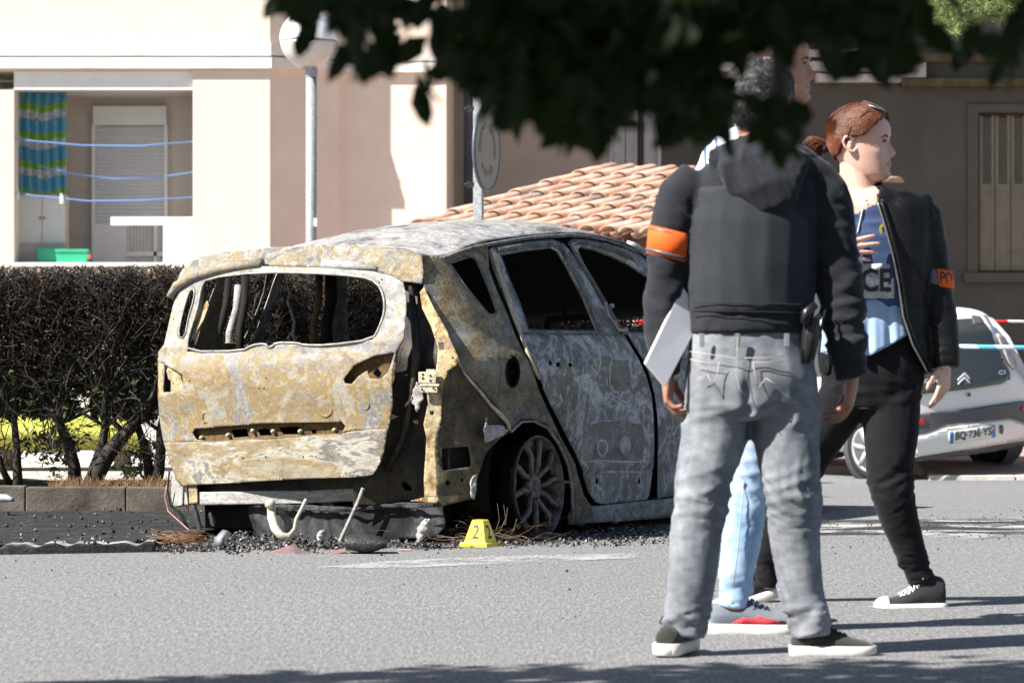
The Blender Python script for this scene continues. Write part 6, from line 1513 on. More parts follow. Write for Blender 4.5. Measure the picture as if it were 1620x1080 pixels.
t.color(t.mix(.3, t.ramp(f, [(.32, (.10, .108, .125)), (.5, (.18, .192, .215)), (.7, (.36, .38, .415))]), t.ramp(f2, [(.35, (.10, .106, .12)), (.65, (.28, .295, .32))]))); t.rough(.9); t.spec(.12); t.bump(w_, .15, .002); M_GJ = t.m
def fold_j(amp, knees, hem):
    def fn(v):
        px_, py = PX(v); a = .0
        for kc, kw, ka in knees: a += ka * math.exp(-((py - kc) / kw) ** 2)
        leg = px_ - (1120 if px_ < 1188 else 1250) if abs(v.y - Y1) < .3 and v.y < 10.5 else px_ - 1300
        mk = max(0, .5 + 1.4 * noise.noise(Vector((v.x * 6, v.y * 6, v.z * 4 + 3)))); ph = (py + .42 * abs(leg) * (1 if leg > 0 else -.6)) / 8.5 + 5 * noise.noise(Vector((v.x * 3, v.y * 3, v.z * 5)))
        cr = (1 - abs(math.sin(ph))) ** 1.5 * mk * min(1.4, a)
        return amp * (1.5 * cr - .65 - .4 * a + (.22 + a) * ridge(v, 5, 5, 13, 1) + (.12 + .45 * a) * ridge(v, 9, 9, 22, 5) + .35 * noise.noise(v * 9))
    return fn
b = MB(); limbpx(b, Y1, hips, 1.0); limbpx(b, Y1, legL, 1.0); limbpx(b, Y1, legR, 1.0)
def mj(v):
    px_, py = PX(v); a = fold_j(.0052, [(790, 45, 1.3), (980, 26, 1.6), (655, 22, .9)], 1000)(v)
    if py < 655: a -= .016 * math.exp(-((px_ - 1184) / 9) ** 2) * (1 if v.y < Y1 else 0) * min(1, max(0, (py - 560) / 60))
    return a
jn = cloth('jeans', b, .0085, M_GJ, m1, mj, 2)
M_STITCH = plain('pale_stitching', (.42, .40, .35), .9, .1)
b = MB()
def seat(x, y, dy=-.150): return P(x, y, Y1 + dy * math.sqrt(max(.04, 1 - (abs(x - 1188) / 122) ** 2.4)) - .006)
for pts in ([(1092, 556), (1120, 560), (1160, 566), (1175, 567)], [(1092, 568), (1115, 574), (1138, 578)], [(1138, 572), (1134, 595), (1129, 615)], [(1105, 598), (1114, 595), (1119, 593)], [(1119, 592), (1124, 602), (1130, 614)],
            [(1178, 566), (1210, 566), (1240, 563)], [(1190, 573), (1215, 573), (1238, 571)], [(1191, 574), (1195, 595), (1200, 614)], [(1200, 614), (1206, 605), (1212, 598)], [(1212, 598), (1222, 605), (1234, 611)], [(1167, 532), (1166, 560), (1165, 590), (1170, 615), (1180, 626)]):
    b.tube([seat(x, y) for x, y in pts], .0014, 5)
b.build('pocket_stitching', M_STITCH, jn, True)
b = MB(); 
for x in (1167, 1110, 1245): b.obox(seat(x, 538, -.146), (.008, 0, 0), (0, .004, 0), (0, 0, .020))
b.build('belt_loops', M_GJ, jn, bevel=.002)
M_KHA = fabric('khaki_grey_shoe_cloth', (.022, .024, .018), (.04, .042, .034), .8, 300, 9); M_WSOLE = plain('off_white_rubber', (.62, .60, .54), .6, .12, 14); M_LACE = plain('dark_lace', (.04, .04, .04), .8)
shoe(m1, P(1250, 1037, Y1) , (1, -.02), .262, (M_KHA, M_WSOLE, M_LACE), sc=1.05)
shoe(m1, P(1052, 1037, Y1 - .10) + Vector((0, 0, .0)), (.28, .95), .27, (M_KHA, M_WSOLE, M_LACE), sc=1.15)
# holster
M_HOL = plain('black_holster', (.012, .012, .013), .35, .3, 20)
hs = MB(); 
hs.limb([(P(1284, 505, Y1 - .09), .026, .03), (P(1283, 530, Y1 - .10), .030, .03), (P(1279, 555, Y1 - .10), .024, .022), (P(1274, 574, Y1 - .10), .016, .016)], 12); ho = hs.build('holster', M_HOL, m1, True, bevel=.003)
b = MB(); b.limb([(P(1272, 512, Y1 - .13), .014, .016), (P(1276, 494, Y1 - .13), .016, .018), (P(1290, 482, Y1 - .12), .012, .014)], 10); b.tube([P(1306, 490, Y1 - .08), P(1298, 525, Y1 - .10), P(1286, 570, Y1 - .10)], .004, 6); b.build('pistol_grip', M_HOL, ho, True)
# folder held in the left hand
b = MB(); A_, B_, C_, D_ = P(1021, 574, Y1 - .12), P(1053, 612, Y1 - .10), P(1112, 500, Y1 - .02), P(1080, 452, Y1 - .04)
n_ = (B_ - A_).cross(D_ - A_).normalized(); n_ = n_ if n_.y < 0 else -n_
b.add([A_, B_, C_, D_] + [v - n_ * .014 for v in (A_, B_, C_, D_)], [(0, 1, 2, 3), (7, 6, 5, 4), (0, 4, 5, 1), (1, 5, 6, 2), (2, 6, 7, 3), (3, 7, 4, 0)])
fo = b.build('folder', plain('white_folder_card', (.72, .72, .76), .4, .03, 6), bevel=.003); tag(fo, 'white document folder held against the thigh by the man in the hooded jacket', 'folder')

# ---------------- man behind him
Y2 = 10.86
m2_ = empty('person', P(1185, 1003, Y2), 'taller person half hidden behind the hooded man, in pale blue jeans and red patched trainers', 'person')
h2 = Head(P(1234, 164, Y2), (.97, -.24), 1.12)
b = MB(); h2.add(b); b.limb([(P(1204, 222, Y2), .07, .07), (P(1214, 195, Y2), .062, .064), (P(1228, 150, Y2), .06, .06)], 18)
torso2 = [(1202, 200, 30, 0, .08), (1192, 214, 58, 0, .10), (1190, 240, 76, 0, .12), (1195, 300, 84, 0, .14), (1204, 400, 92, 0, .13), (1202, 500, 84, 0, .12), (1202, 560, 84, 0, .125), (1204, 610, 88, 0, .13)]
arm2L = [(1132, 250, 24), (1112, 300, 28), (1108, 370, 25), (1112, 440, 23, -.0), (1130, 490, 20, .1), (1160, 500, 17, .22)]
arm2R = [(1252, 262, 24), (1275, 310, 26), (1292, 370, 25), (1296, 440, 23, .0), (1275, 490, 20, .1), (1240, 500, 17, .22)]
hip2 = [(1204, 560, 84, 0, .125), (1206, 610, 88, 0, .13), (1208, 650, 82, 0, .12)]
leg2A = [(1180, 630, 42), (1184, 680, 38), (1182, 730, 38), (1180, 790, 34), (1175, 840, 33), (1168, 890, 31), (1163, 925, 29), (1160, 950, 28), (1159, 962, 27)]
leg2B = [(1240, 630, 42, .05), (1246, 700, 40, .08), (1252, 790, 35, .12), (1258, 870, 32, .16), (1262, 940, 28, .2)]
limbpx(b, Y2, torso2, .86); 
for L_ in (arm2L, arm2R, leg2A, leg2B): limbpx(b, Y2, L_, .75)
hand(b, P(1165, 500, Y2 + .22), (1, .2, -.2), (0, -1, 0), sc=1.0); hand(b, P(1238, 500, Y2 + .24), (-1, .2, -.2), (0, -1, 0), right=False)
SK2 = skin_mat('olive_skin', (.50, .28, .20), (.36, .15, .12)); body_mesh(b, m2_, h2, SK2, .0042)
M_H2 = hair_mat('dark_brown_hair', (.010, .007, .005), (.05, .03, .02), .5, (130, 130, 60)); hl2 = lambda a: interp(a, [0, .8, 1.15, 1.5, 1.9, 2.4, 3.2], [.182, .172, .12, .10, .06, .04, .034])
hair_cap(h2, M_H2, m2_, hl2, .015, bumps=.006, amp_s=50); h2.eyes(m2_, M_H2)
M_LBS = NT('striped_shirt_cloth'); t = M_LBS; s_ = t.sep(); v = t.math('FRACT', t.math('MULTIPLY', s_[0], 28)); t.color(t.ramp(v, [(0, (.55, .62, .70)), (.78, (.06, .12, .24))], 'CONSTANT')); t.rough(.85); M_LBS = t.m
b = MB(); limbpx(b, Y2, torso2); limbpx(b, Y2, arm2L); limbpx(b, Y2, arm2R); cloth('shirt', b, .010, M_LBS, m2_, lambda v: .006 * ridge(v, 6, 6, 9, 3), 3)
b = MB(); b.limb([(P(1198, 216, Y2), .085, .08), (P(1208, 196, Y2), .072, .074)], 18); b.build('collar', plain('white_collar', (.7, .72, .75), .8), m2_, True)
M_LJ = NT('pale_blue_denim'); t = M_LJ; f = t.noise(6, 5, .65, .3, t.map((1, 1, .6))); w_ = t.noise(420, 2, .6)
t.color(t.ramp(f, [(.32, (.20, .33, .52)), (.5, (.36, .50, .68)), (.66, (.60, .68, .78))])); t.rough(.9); t.spec(.12); t.bump(w_, .15, .002); M_LJ = t.m
b = MB(); limbpx(b, Y2, hip2); limbpx(b, Y2, leg2A); limbpx(b, Y2, leg2B); jn2 = cloth('jeans', b, .009, M_LJ, m2_, fold_j(.0065, [(790, 60, 1.0), (935, 22, 1.3)], 950), 2)
b = MB(); b.tube([P(x, y, Y2 - .078) for x, y in ((1176, 760), (1172, 820), (1166, 880), (1160, 930))], .0022, 5); b.build('seam', M_STITCH, jn2, True)
M_GSH = fabric('grey_blue_suede', (.10, .12, .15), (.17, .19, .22), .8, 300, 9); M_RSH = fabric('red_suede', (.45, .035, .05), (.55, .06, .07), .8, 300, 9)
M_NAVL = plain('navy_lace', (.02, .03, .07), .8)
sh2 = shoe(m2_, P(1122, 1003, Y2), (1, -.05), .30, (M_GSH, M_WSOLE, M_NAVL), sc=1.18, stripe=M_RSH, Hs=1.2)
shoe(m2_, P(1268, 985, Y2 + .28), (.2, .97), .29, (M_GSH, M_WSOLE, M_NAVL), sc=1.1, stripe=M_RSH)
b = MB(); A_ = P(1178, 640, Y2 - .16); b.add([P(1168, 660, Y2 - .12), P(1176, 690, Y2 - .12), P(1196, 660, Y2 - .12), P(1186, 632, Y2 - .12)] + [P(x, y, Y2 - .108) for x, y in ((1168, 660), (1176, 690), (1196, 660), (1186, 632))], [(0, 1, 2, 3), (7, 6, 5, 4), (0, 4, 5, 1), (1, 5, 6, 2), (2, 6, 7, 3), (3, 7, 4, 0)])
tag(b.build('envelope', plain('manila_paper', (.62, .48, .28), .7, .05)), 'manila envelope glimpsed between the legs of the man in grey jeans', 'envelope')

# ---------------- woman
Y3 = 11.95
wm = empty('person', P(1380, 965, Y3), 'woman with auburn ponytail in black jacket over a blue police top, striding in black jeans and canvas shoes', 'person')
wm['label'] = 'person with auburn ponytail, black jacket over blue police top, black jeans, in mid stride'
h3 = Head(P(1363, 285, Y3), (.945, -.33), 1.2, 0.0, True)
tor3 = [(1362, 296, 34, 0, .06), (1374, 306, 66, 0, .09), (1385, 326, 84, 0, .115), (1388, 380, 82, 0, .135), (1390, 430, 80, 0, .125), (1386, 470, 74, 0, .115), (1384, 510, 76, 0, .12), (1383, 560, 82, 0, .13)]
arm3R = [(1448, 316, 22, 0), (1463, 342, 25, 0), (1471, 390, 25, 0), (1478, 430, 24, 0), (1485, 480, 24, 0), (1490, 530, 24, -.01), (1493, 562, 23, -.02), (1495, 582, 20, -.03)]
arm3L = [(1318, 320, 25, 0), (1303, 350, 27, .0), (1292, 400, 26, .0), (1286, 440, 25, -.06), (1300, 425, 22, -.16), (1322, 402, 18, -.20), (1334, 394, 15, -.21)]
hip3 = [(1383, 522, 74, 0, .112), (1383, 545, 80, 0, .12), (1382, 580, 84, 0, .13), (1380, 615, 82, 0, .13), (1378, 645, 70, 0, .11)]
leg3A = [(1412, 625, 48, 0), (1410, 680, 45, -.02), (1408, 740, 38, -.05), (1412, 785, 35, -.06), (1424, 825, 31, -.04), (1438, 865, 26, -.02), (1450, 897, 22, .0), (1459, 925, 20, .0)]
leg3B = [(1338, 625, 42, .0), (1320, 660, 38, .02), (1299, 695, 35, .06), (1274, 735, 32, .1), (1252, 775, 30, .13), (1234, 815, 28, .16), (1222, 850, 25, .18), (1214, 890, 21, .2), (1212, 930, 17, .2)]
b = MB(); h3.add(b)
b.limb([(P(1360, 318, Y3), .085, .08), (P(1358, 300, Y3), .066, .066), (P(1353, 270, Y3), .056, .058), (P(1352, 240, Y3), .056, .056)], 22)
limbpx(b, Y3, [(p[0], p[1], p[2] * .9, 0, p[4] * .88) for p in tor3]); limbpx(b, Y3, hip3, .88)
for L_ in (arm3R, arm3L, leg3A, leg3B): limbpx(b, Y3, L_, .74)
hand(b, P(1495, 578, Y3 - .03), (-.05, -.15, -1), (-.8, .6, 0), (.25, .35, .5, .65), .98, right=False, thumb=.3)
hand(b, P(1318, 398, Y3 - .205), (.98, .02, .10), (0, 1, -.1), (.10, .12, .16, .2), 1.0, right=True, spread=.12, thumb=.2)
SK3 = skin_mat('fair_skin', (.66, .42, .34), (.48, .19, .17)); body_mesh(b, wm, h3, SK3, .0036)
M_H3 = hair_mat('auburn_hair', (.012, .004, .003), (.17, .048, .016), .5, (150, 150, 50))
M_H3.node_tree.nodes['Principled BSDF'].inputs['Specular IOR Level'].default_value = .3
hl3 = lambda a: interp(a, [0, .45, .8, 1.1, 1.35, 1.75, 2.2, 3.2], [.190, .185, .170, .150, .128, .125, .075, .06])
hair_cap(h3, M_H3, wm, hl3, .011, bumps=.0015, amp_s=20); h3.eyes(wm, plain('dark_brow', (.05, .025, .018), .7))
V, F = [], []
for _ in range(1500):
    a0 = rnd.uniform(0, 2.6) * rnd.choice((-1, 1)); z0 = hl3(abs(a0)) + .002 + (rnd.random() ** 1.5) * .03; z0 = min(z0, .222); a1 = math.pi * (1 if a0 > 0 else -1); z1 = .112 + rnd.gauss(0, .008); pts = []
    for j in range(9):
        t_ = j / 8; zz = lerp(z0, z1, t_) + .075 * math.sin(math.pi * t_) * (1 - abs(a0) / 3.3) * rnd.uniform(.75, 1); zz = min(zz, .2235); pts.append(h3.pt(lerp(a0, a1, t_ ** 1.1), zz, .0125 + .002 * rnd.random()))
    tri_tube(V, F, pts, .0011, .0009)
mesh_obj('hair_strands', V, F, M_H3, wm)
tie = h3.pt(math.pi, .100, .018)
V, F = [], []
for _ in range(1500):
    o_ = Vector((rnd.gauss(0, 1), rnd.gauss(0, 1), rnd.gauss(0, 1))); o_ = o_.normalized() * rnd.random() ** .4; L3 = rnd.uniform(.75, 1.15)
    path = [(0, 0, 0), (-.018, .0, .012), (-.042, 0, .012), (-.062, 0, -.012), (-.060, 0, -.055), (-.040, 0, -.105), (-.018, 0, -.150)]; pts = []
    for j, p in enumerate(path): w_ = (.012, .022, .034, .040, .038, .032, .020)[j]; pts.append(tie + (h3.f * (p[0] * L3 + o_.x * w_ * .8) + h3.l * (o_.y * w_) + h3.u * (p[2] * L3 + o_.z * w_ * .8)) * 1.15)
    tri_tube(V, F, pts, .0013, .0009)
mesh_obj('ponytail', V, F, M_H3, wm)
b = MB(); b.lathe(tie - h3.f * .008, -h3.f, [(-.01, .018), (.0, .022), (.01, .018)], 16); b.build('hair_tie', M_BLK, wm, True)
# jacket (open at the front)
M_LEA = NT('black_leather'); t = M_LEA; f = t.noise(9, 5, .6); t.color(t.ramp(f, [(.3, (.003, .003, .0035)), (.7, (.008, .008, .009))])); t.rough(.5); t.spec(.25); t.bump(t.math('ADD', t.vor(160), t.noise(25, 4)), .25, .004); M_LEA = t.m
edge = lambda py: interp(py, [290, 310, 340, 400, 450, 500, 545, 580, 600], [1378, 1384, 1394, 1411, 1421, 1428, 1443, 1462, 1470])
edgeL = lambda py: interp(py, [290, 320, 345, 400, 600], [1346, 1338, 1336, 1320, 1312])
b = MB(); limbpx(b, Y3, [(p[0] + 2, p[1], p[2] + 5 + (4 if p[1] > 440 else 0), 0, p[4] + .016) for p in tor3] + [(1386, 592, 88, 0, .145)]); limbpx(b, Y3, arm3R, 1.06); limbpx(b, Y3, arm3L, 1.06)
def cutj(v, n):
    px_, py = PX(v); arm = (px_ > 1458 and v.y > Y3 - .05) or px_ < 1306
    if v.y < Y3 - .01 and edgeL(py) < px_ < edge(py) and not (px_ < 1345 and py > 385 and v.y < Y3 - .17): return True
    if py < 306 and (1335 < px_ < 1390): return True
    return False
cloth('jacket', b, .0085, M_LEA, wm, lambda v: .004 * ridge(v, 7, 7, 10, 4) + .002 * ridge(v, 14, 14, 12, 8), 2, cutj, .004)
M_ZIP = plain('steel_zip', (.20, .20, .19), .35, .2, 60, metal=.6)
tor_dep = lambda py, px_: interp(py, [p[1] for p in tor3], [p[4] + .022 for p in tor3]) * math.sqrt(max(.02, 1 - (abs(px_ - 1388) / 96) ** 2))
b = MB(); ys_ = list(range(318, 592, 6)); b.tube([P(edge(y) + 1, y, Y3 - tor_dep(y, edge(y)) - .003) for y in ys_], .0042, 6); b.tube([P(edge(y) + 8, y, Y3 - tor_dep(y, edge(y) + 8) - .006) for y in ys_], .007, 6, 1); b.build('zip', [M_ZIP, M_LEA], wm, True)
b = MB(); b.limb([(P(1340, 296, Y3 + .03), .02, .045), (P(1338, 315, Y3 - .06), .022, .02), (P(1334, 332, Y3 - .10), .020, .012), (P(1332, 345, Y3 - .11), .012, .008)], 12); b.limb([(P(1388, 296, Y3 + .03), .02, .045), (P(1392, 306, Y3 - .05), .024, .02), (P(1397, 318, Y3 - .09), .022, .012)], 12)
b.limb([(P(1336, 292, Y3 + .05), .022, .012), (P(1362, 288, Y3 + .085), .026, .014), (P(1392, 293, Y3 + .05), .022, .012)], 10, lat=Vector((0, 0, 1))); b.build('collar', M_LEA, wm, True)
b = MB(); 
for x, y in ((1338, 341), (1396, 319)): b.ball(P(x, y, Y3 - .125), (.008, .005, .008), 10)
b.build('snap_buttons', M_ZIP, wm, True)
M_POLO = fabric('blue_polo_cloth', (.028, .045, .10), (.050, .078, .165), .75, 420, 5, .1)
neck = lambda px_: interp(px_, [1300, 1334, 1350, 1364, 1384, 1400], [334, 337, 337, 331, 321, 312])
b = MB(); limbpx(b, Y3, [(p[0], p[1], p[2] + 2.5, 0, p[4] + .008) for p in tor3 if p[1] < 500] + [(1385, 486, 75, 0, .12)])
cloth('polo_shirt', b, .0075, M_POLO, wm, lambda v: .003 * ridge(v, 7, 7, 7, 5), 2, lambda v, n: PX(v)[1] < neck(PX(v)[0]) - 4 * (v.y > Y3), .002)
M_BLO = fabric('light_blue_chambray', (.20, .30, .46), (.30, .41, .58), .85, 420, 5, .15)
b = MB(); rows = []
for j in range(15):
    t_ = j / 14; row = []
    for k in range(160):
        a = 2 * math.pi * k / 160; hw = lerp(74, 82, t_); dp = lerp(.120, .150, t_ ** .8); fold = 1 + (.01 + .055 * t_) * (math.sin(a * 17 + 1.2 * math.sin(a * 3)) + .5 * math.sin(a * 29 + 2)) ; x = 1379 + hw * math.cos(a) * (1 + (fold - 1) * .3); hem = interp(x, [1295, 1330, 1377, 1410, 1441, 1470], [556, 566, 562, 545, 526, 520]) if math.sin(a) < 0 else 540
        y = lerp(474, hem, t_); row.append(P(x, y, Y3 + dp * math.sin(a) * fold))
    rows.append(row)
b.grid(rows, wrap=True); b.build('blouse_hem', M_BLO, wm, True, solid=.002)
# police panel
def chest(x, y, off): return P(x, y, Y3 - interp(y, [p[1] for p in tor3], [p[4] for p in tor3]) * math.sqrt(max(.02, 1 - (abs(x - 1388) / 84) ** 2)) - off)
M_REF = NT('silver_reflective_panel'); t = M_REF; f = t.noise(12, 3, .6, 1); t.color(t.ramp(f, [(.4, (.30, .31, .32)), (.5, (.42, .43, .44)), (.56, (.62, .63, .64)), (.62, (.38, .39, .40))])); t.rough(.35); M_REF = t.m
b = MB(); b.grid([[chest(1330 + (1415 - 1330) * k / 24, y + .5 * math.sin(k), .010 + .002 * math.sin(k * 1.3 + j)) for k in range(25)] for j, y in enumerate((417, 431, 445, 459, 472))]); pn = b.build('police_panel', M_REF, wm, True, solid=.002)
vs, fs = text_mesh('POLICE', 50, 1.2, .80)
xm = max(v.x for v in vs)
def tess(vs, fs): return vs, fs
sft = 1410 - xm
keep = [f for f in fs if all(vs[i].x + sft > 1332 for i in f)]
mesh_obj('lettering', [chest(max(1331, v.x + sft), 445 - v.z, .0150) for v in vs], keep, M_BLK, pn)
b = MB(); c0 = chest(1401, 363, .006); nn = Vector((.25, -1, 0)).normalized(); b.lathe(c0, nn, [(.0, .026), (.002, .026), (.0025, .0)], 20); em = b.build('emblem', plain('badge_yellow', (.55, .45, .05), .6, .1), wm)
b = MB(); b.lathe(c0 + nn * .003, nn, [(0, .017), (.001, .0)], 6); b.lathe(c0 + nn * .0015, nn, [(0, .028), (.0005, .022)], 20); b.build('emblem_ring', plain('badge_navy', (.02, .04, .12), .6), em)
b = MB()
for i in range(26):
    t_ = i / 25; x = interp(t_, [0, .3, 1], [1374, 1366, 1357]); y = lerp(306, 366, t_); b.ball(chest(x, y, .012 if t_ > .25 else -.03 + .16 * t_), .0032, 6)
b.build('necklace', M_CHR, wm, True)
def arcband(a0, a1, y0, y1, r, xc=1480, slope=5):
    return [[P(xc + r * math.sin(a) + (y - y0) * .08, y + slope * math.sin(a), Y3 - r / FPX * Y3 * 1.05 * math.cos(a)) for a in np.linspace(a0, a1, 12)] for y in np.linspace(y0, y1, 4)]
b = MB(); b.grid(arcband(.12, 2.6, 424, 452, 27)); ab = b.build('armband', M_ORG, wm, True, solid=.003)
b = MB(); b.grid(arcband(-2.4, .13, 425, 450, 26.6)); b.build('reflective_stripe', M_GRST, ab, True, solid=.002)
vs, fs = text_mesh('POLICE', 27, .5, .7); xm = min(v.x for v in vs)
out = []
for v in vs:
    a = (v.x - xm) / 28 + .22; out.append(P(1481.2 + 28.2 * math.sin(a), 438 - v.z + 5 * math.sin(a), Y3 - 28.4 / FPX * Y3 * 1.06 * math.cos(a)))
mesh_obj('lettering', out, fs, M_BLK, ab)
M_BJ = fabric('black_denim', (.0045, .0045, .0055), (.011, .011, .013), .8, 420, 5, .05)
b = MB(); limbpx(b, Y3, hip3); limbpx(b, Y3, leg3A); limbpx(b, Y3, leg3B); cloth('jeans', b, .0085, M_BJ, wm, fold_j(.005, [(765, 30, 1.2), (900, 25, 1.4), (620, 20, .6)], 920), 2)
M_CAN = fabric('dark_grey_canvas', (.014, .014, .015), (.028, .028, .03), .9, 260, 9); M_WL = plain('white_lace', (.75, .74, .70), .8)
shoe(wm, P(1496, 970, Y3), (-1, -.12), .262, (M_CAN, M_WSOLE, M_WL), high=True, sc=1.12)
shoe(wm, P(1228, 944, Y3 + .22), (-1, -.25), .255, (M_CAN, M_WSOLE, M_WL), high=True, sc=1.05, pitch=.28)
# sunglasses on the head
sgl = empty('sunglasses', h3.w((.02, 0, .225)), 'sunglasses with dark lenses pushed up on the auburn hair', 'sunglasses')
M_LENS = NT('dark_lens'); M_LENS.color((.012, .02, .05)); M_LENS.rough(.06); M_LENS = M_LENS.m
for sg in (-1, 1):
    c = h3.w((.048, sg * .033, .218)); ax_ = (h3.f * .35 + h3.u * .94).normalized(); b = MB(); e1 = h3.l; e2 = ax_.cross(e1)
    b.grid([[c + (e1 * math.cos(a) * .028 + e2 * math.sin(a) * .022) * r + ax_ * (.006 * (1 - r * r)) for a in [2 * math.pi * k / 20 for k in range(20)]] for r in (.01, .4, .75, 1)], wrap=True); b.build('lens', M_LENS, sgl, True, solid=.002)
    b = MB(); b.tube([c + e1 * math.cos(a) * .029 + e2 * math.sin(a) * .023 for a in [2 * math.pi * k / 20 for k in range(21)]], .0016, 6); b.build('rim', M_CHR if sg < 0 else M_BLK, sgl, True)
    b = MB(); b.tube([h3.w(v) for v in ((.045, sg * .066, .214), (.02, sg * .085, .19), (-.012, sg * .091, .155), (-.022, sg * .090, .125))], .0016, 6); b.build('temple', M_BLK, sgl, True)
# ================================================================== near tree hanging into the top of the picture
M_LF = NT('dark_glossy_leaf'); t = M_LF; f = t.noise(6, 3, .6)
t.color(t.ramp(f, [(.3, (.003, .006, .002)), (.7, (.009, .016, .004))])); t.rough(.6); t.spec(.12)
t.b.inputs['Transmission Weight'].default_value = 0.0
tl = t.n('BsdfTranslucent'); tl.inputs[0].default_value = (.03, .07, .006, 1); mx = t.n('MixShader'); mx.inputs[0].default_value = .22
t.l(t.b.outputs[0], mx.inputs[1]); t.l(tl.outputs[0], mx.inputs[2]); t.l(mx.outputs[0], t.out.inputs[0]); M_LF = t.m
M_BRK = plain('grey_brown_bark', (.05, .042, .035), .9, .4, 12, .6, 40)
rt_ = random.Random(11)
def leaf(V, F, p, a, c, l_, w_):
    n = a.cross(c); k = len(V)
    V += [p, p + a * l_ * .35 + c * w_ + n * w_ * .25, p + a * l_ * .40 + n * w_ * -.1, p + a * l_ * .35 - c * w_ + n * w_ * .25, p + a * l_ * .72 + c * w_ * .75 + n * w_ * .1, p + a * l_ * .75 - n * w_ * .2, p + a * l_ * .72 - c * w_ * .75 + n * w_ * .1, p + a * l_ - n * w_ * .5]
    F += [(k, k + 1, k + 2), (k, k + 2, k + 3), (k + 1, k + 4, k + 5, k + 2), (k + 2, k + 5, k + 6, k + 3), (k + 4, k + 7, k + 5), (k + 5, k + 7, k + 6)]
tree = empty('broadleaf_tree', (-2.6, 4.6, 0), 'dark broadleaf tree whose shaded boughs hang blurred across the top foreground', 'tree')
V, F = [], []; br_ = MB()
# regions of foliage in the picture: (polygon px, leaves, Y range)
REG = [
 ([(425, -60), (620, -60), (600, -10), (560, 10), (520, 50), (500, 70), (486, 40), (470, 15), (432, 5)], 110),
 ([(500, -60), (610, -60), (640, 30), (625, 80), (622, 120), (604, 128), (590, 90), (560, 80), (520, 80), (500, 40)], 105),
 ([(640, -60), (690, -60), (676, 10), (690, 40), (690, 80), (676, 85), (655, 50), (640, 0)], 15),
 ([(655, 60), (735, 50), (750, 85), (725, 100), (690, 105), (650, 90)], 26),
 ([(645, 130), (664, 116), (680, 120), (672, 138), (652, 142)], 4),
 ([(712, -60), (780, -60), (775, 50), (760, 100), (735, 60), (715, 20)], 46),
 ([(770, -60), (1100, -60), (1100, 120), (1060, 165), (1000, 150), (960, 195), (905, 215), (880, 180), (850, 165), (830, 185), (800, 150), (770, 135), (750, 90), (765, 30)], 1500),
 ([(1040, -60), (1330, -60), (1330, 50), (1290, 70), (1240, 60), (1200, 85), (1150, 130), (1100, 175), (1050, 155)], 760),
 ([(1060, 110), (1130, 140), (1165, 170), (1150, 190), (1120, 215), (1090, 205), (1070, 170)], 34),
 ([(1170, 130), (1255, 130), (1270, 180), (1240, 240), (1200, 220), (1150, 235), (1150, 180)], 34),
 ([(1290, -60), (1480, -60), (1470, 40), (1440, 60), (1410, 110), (1380, 100), (1350, 80), (1320, 110), (1300, 140), (1292, 60)], 300),
 ([(1440, -60), (1700, -60), (1700, 50), (1640, 90), (1600, 60), (1560, 80), (1530, 50), (1480, 30), (1440, 10)], 150),
 ([(1360, 90), (1410, 80), (1405, 115), (1375, 120)], 8),
 ([(1520, 80), (1640, 70), (1620, 105), (1545, 100)], 9),
]
HOLES = [[(1270, 215), (1330, 215), (1330, 300), (1270, 300)], [(1152, 92), (1235, 85), (1245, 150), (1158, 160)], [(1252, 66), (1304, 66), (1308, 172), (1256, 172)], [(1160, 190), (1215, 190), (1215, 235), (1160, 235)], [(1465, -60), (1540, -60), (1530, 50), (1470, 55)], [(1548, -20), (1605, -20), (1600, 45), (1550, 45)]]
for poly, n in REG:
    n = max(4, int(n * .68))
    xs_ = [p[0] for p in poly]; ys_ = [p[1] for p in poly]; c = 0; tries = 0
    while c < n and tries < n * 60:
        tries += 1; x, y = rt_.uniform(min(xs_), max(xs_)), rt_.uniform(min(ys_), max(ys_))
        if not inpoly(x, y, poly): continue
        if n > 60 and noise.noise(Vector((x * .022, y * .022, 3))) > .30: continue
        if any(inpoly(x, y + 14, h_) for h_ in HOLES) and rt_.random() < .93: continue
        Y = rt_.uniform(3.7, 4.9); p = P(x, y - 8, Y)
        a = Vector((rt_.gauss(0, .8), rt_.gauss(0, .7), rt_.gauss(-.7, .7))).normalized(); tp_ = PX(p + a * .055); md_ = PX(p + a * .028)
        if any(inpoly(*tp_, h_) or inpoly(*md_, h_) for h_ in HOLES) and rt_.random() < .9: continue
        cc_ = a.orthogonal(); cc_ = (cc_.normalized() * math.cos(rt_.uniform(0, 6.3)) + a.cross(cc_).normalized() * math.sin(rt_.uniform(0, 6.3))).normalized()
        cc_ = (cc_ - a * cc_.dot(a)).normalized(); leaf(V, F, p, a, cc_, rt_.uniform(.042, .068), rt_.uniform(.012, .018)); c += 1
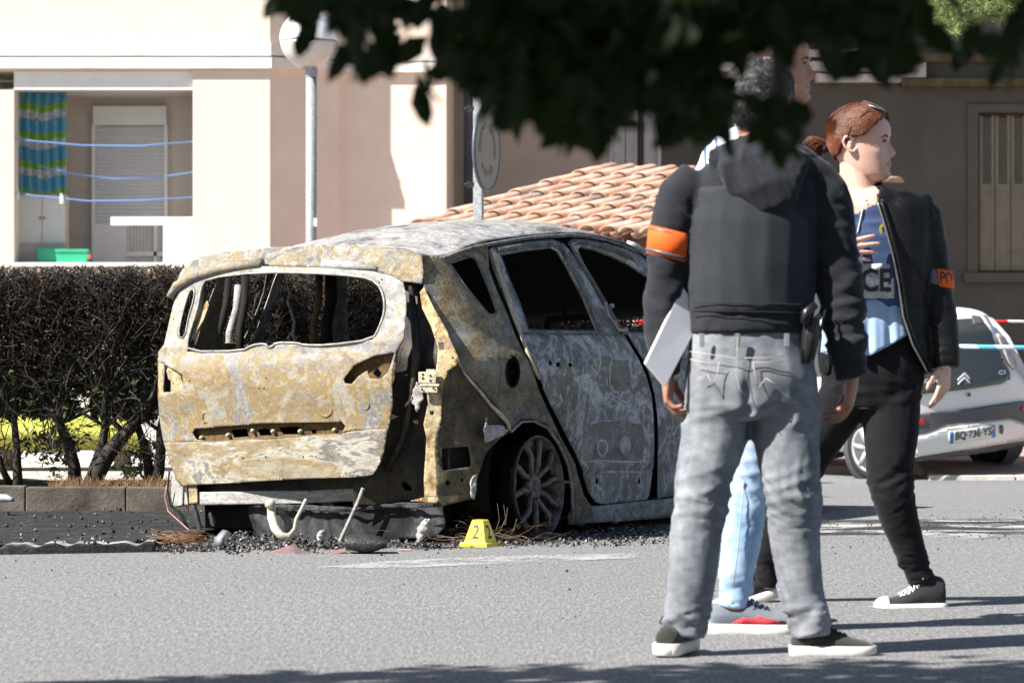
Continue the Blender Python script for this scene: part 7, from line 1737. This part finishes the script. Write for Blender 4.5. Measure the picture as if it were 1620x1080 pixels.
# the crown above the picture (shades the hanging boughs and the road in front)
for _ in range(26000):
    th = rt_.uniform(0, 2 * math.pi); r = rt_.random() ** .45; ph = rt_.uniform(-1, 1)
    p = Vector((-2.7 + 4.2 * r * math.cos(th), 5.0 + 2.7 * r * math.sin(th), 3.9 + 1.35 * ph * math.sqrt(max(0, 1 - r * r)) + .3 * rt_.gauss(0, 1)))
    if p.z < EYE + (545 + 40) / FPX * p.y + .25: continue
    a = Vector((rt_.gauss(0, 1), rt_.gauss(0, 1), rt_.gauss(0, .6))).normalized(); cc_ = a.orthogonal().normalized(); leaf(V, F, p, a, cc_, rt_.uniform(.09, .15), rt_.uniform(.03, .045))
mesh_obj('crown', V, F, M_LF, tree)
def bough(pts, r0, r1): br_.tube(pts, [lerp(r0, r1, i / (len(pts) - 1)) for i in range(len(pts))], 8)
bough([(-2.6, 4.6, -.1), (-2.62, 4.6, .8), (-2.55, 4.65, 1.6), (-2.6, 4.7, 2.6), (-2.5, 4.8, 3.6)], .17, .09)
for q_ in ([(-2.6, 4.7, 2.3), (-1.6, 5.0, 2.6), (-.5, 4.4, 2.35), (.3, 4.4, 1.7), (.6, 4.4, 1.40)], [(-2.6, 4.7, 2.6), (-1.2, 5.4, 3.0), (.4, 5.8, 2.7), (.7, 4.8, 1.9), (.75, 4.6, 1.42)], [(-2.55, 4.7, 3.0), (-.8, 4.8, 3.2), (.4, 5.0, 2.6), (.4, 4.5, 1.8), (.3, 4.3, 1.3)], [(-2.5, 4.8, 2.9), (-3.8, 5.3, 3.6)], [(-.5, 4.4, 2.35), (-.25, 4.4, 1.7), (-.17, 4.4, 1.38)], [(-.1, 4.4, 2.05), (.0, 4.3, 1.5), (.07, 4.2, 1.25)], [(.3, 4.4, 1.7), (.34, 4.3, 1.4), (.36, 4.3, 1.2)]):
    bough(q_, .05 if q_[0][0] < -2 else .015, .006)
br_.build('trunk', M_BRK, tree, True)
# ================================================================== pine at the top right, in sun
M_NEED = plain('pine_needles', (.10, .17, .035), .5, .4, 3, c2=(.26, .32, .10))
pine = empty('pine_tree', (7.3, 30.5, -.2), 'pine tree with sunlit yellow green needle tufts at the top right corner', 'tree')
V, F = [], []; br_ = MB(); bough([(7.3, 32.5, -.3), (7.3, 32.5, 3), (7.2, 32.5, 7), (7.1, 32.4, 10)], .22, .08)
def tuft(p, r):
    for _ in range(34):
        d = Vector((rt_.gauss(0, 1), rt_.gauss(0, 1), rt_.gauss(.3, 1))).normalized(); tri_tube(V, F, [p, p + d * r], .0035, .0015)
for (x0, y0, sx, sy, n) in ((1490, 15, 26, 18, 40), (1515, 45, 20, 8, 14), (1565, 15, 22, 16, 26), (1590, 5, 30, 14, 24), (1460, 0, 18, 10, 12), (1540, -30, 90, 24, 90), (1620, -40, 60, 40, 60)):
    Yc = 26.5
    for _ in range(n): tuft(P(rt_.gauss(x0, sx), rt_.gauss(y0, sy), Yc + rt_.gauss(0, .35)), rt_.uniform(.06, .11))
    br_.tube([Vector((7.2, 32.5, P(0, y0, Yc).z + .9)), P(x0 + 60, y0 - 40, Yc + 2), P(x0, y0 - 3, Yc)], [.06, .03, .008], 6)
for _ in range(260):
    p = Vector((7.2 + rt_.gauss(0, 1.6), 32 + rt_.gauss(0, 1.8), rt_.uniform(5.5, 10.5)))
    if PX(p)[1] > -60: continue
    tuft(p, .14)
mesh_obj('crown', V, F, M_NEED, pine)
br_.build('trunk', M_BRK, pine, True)
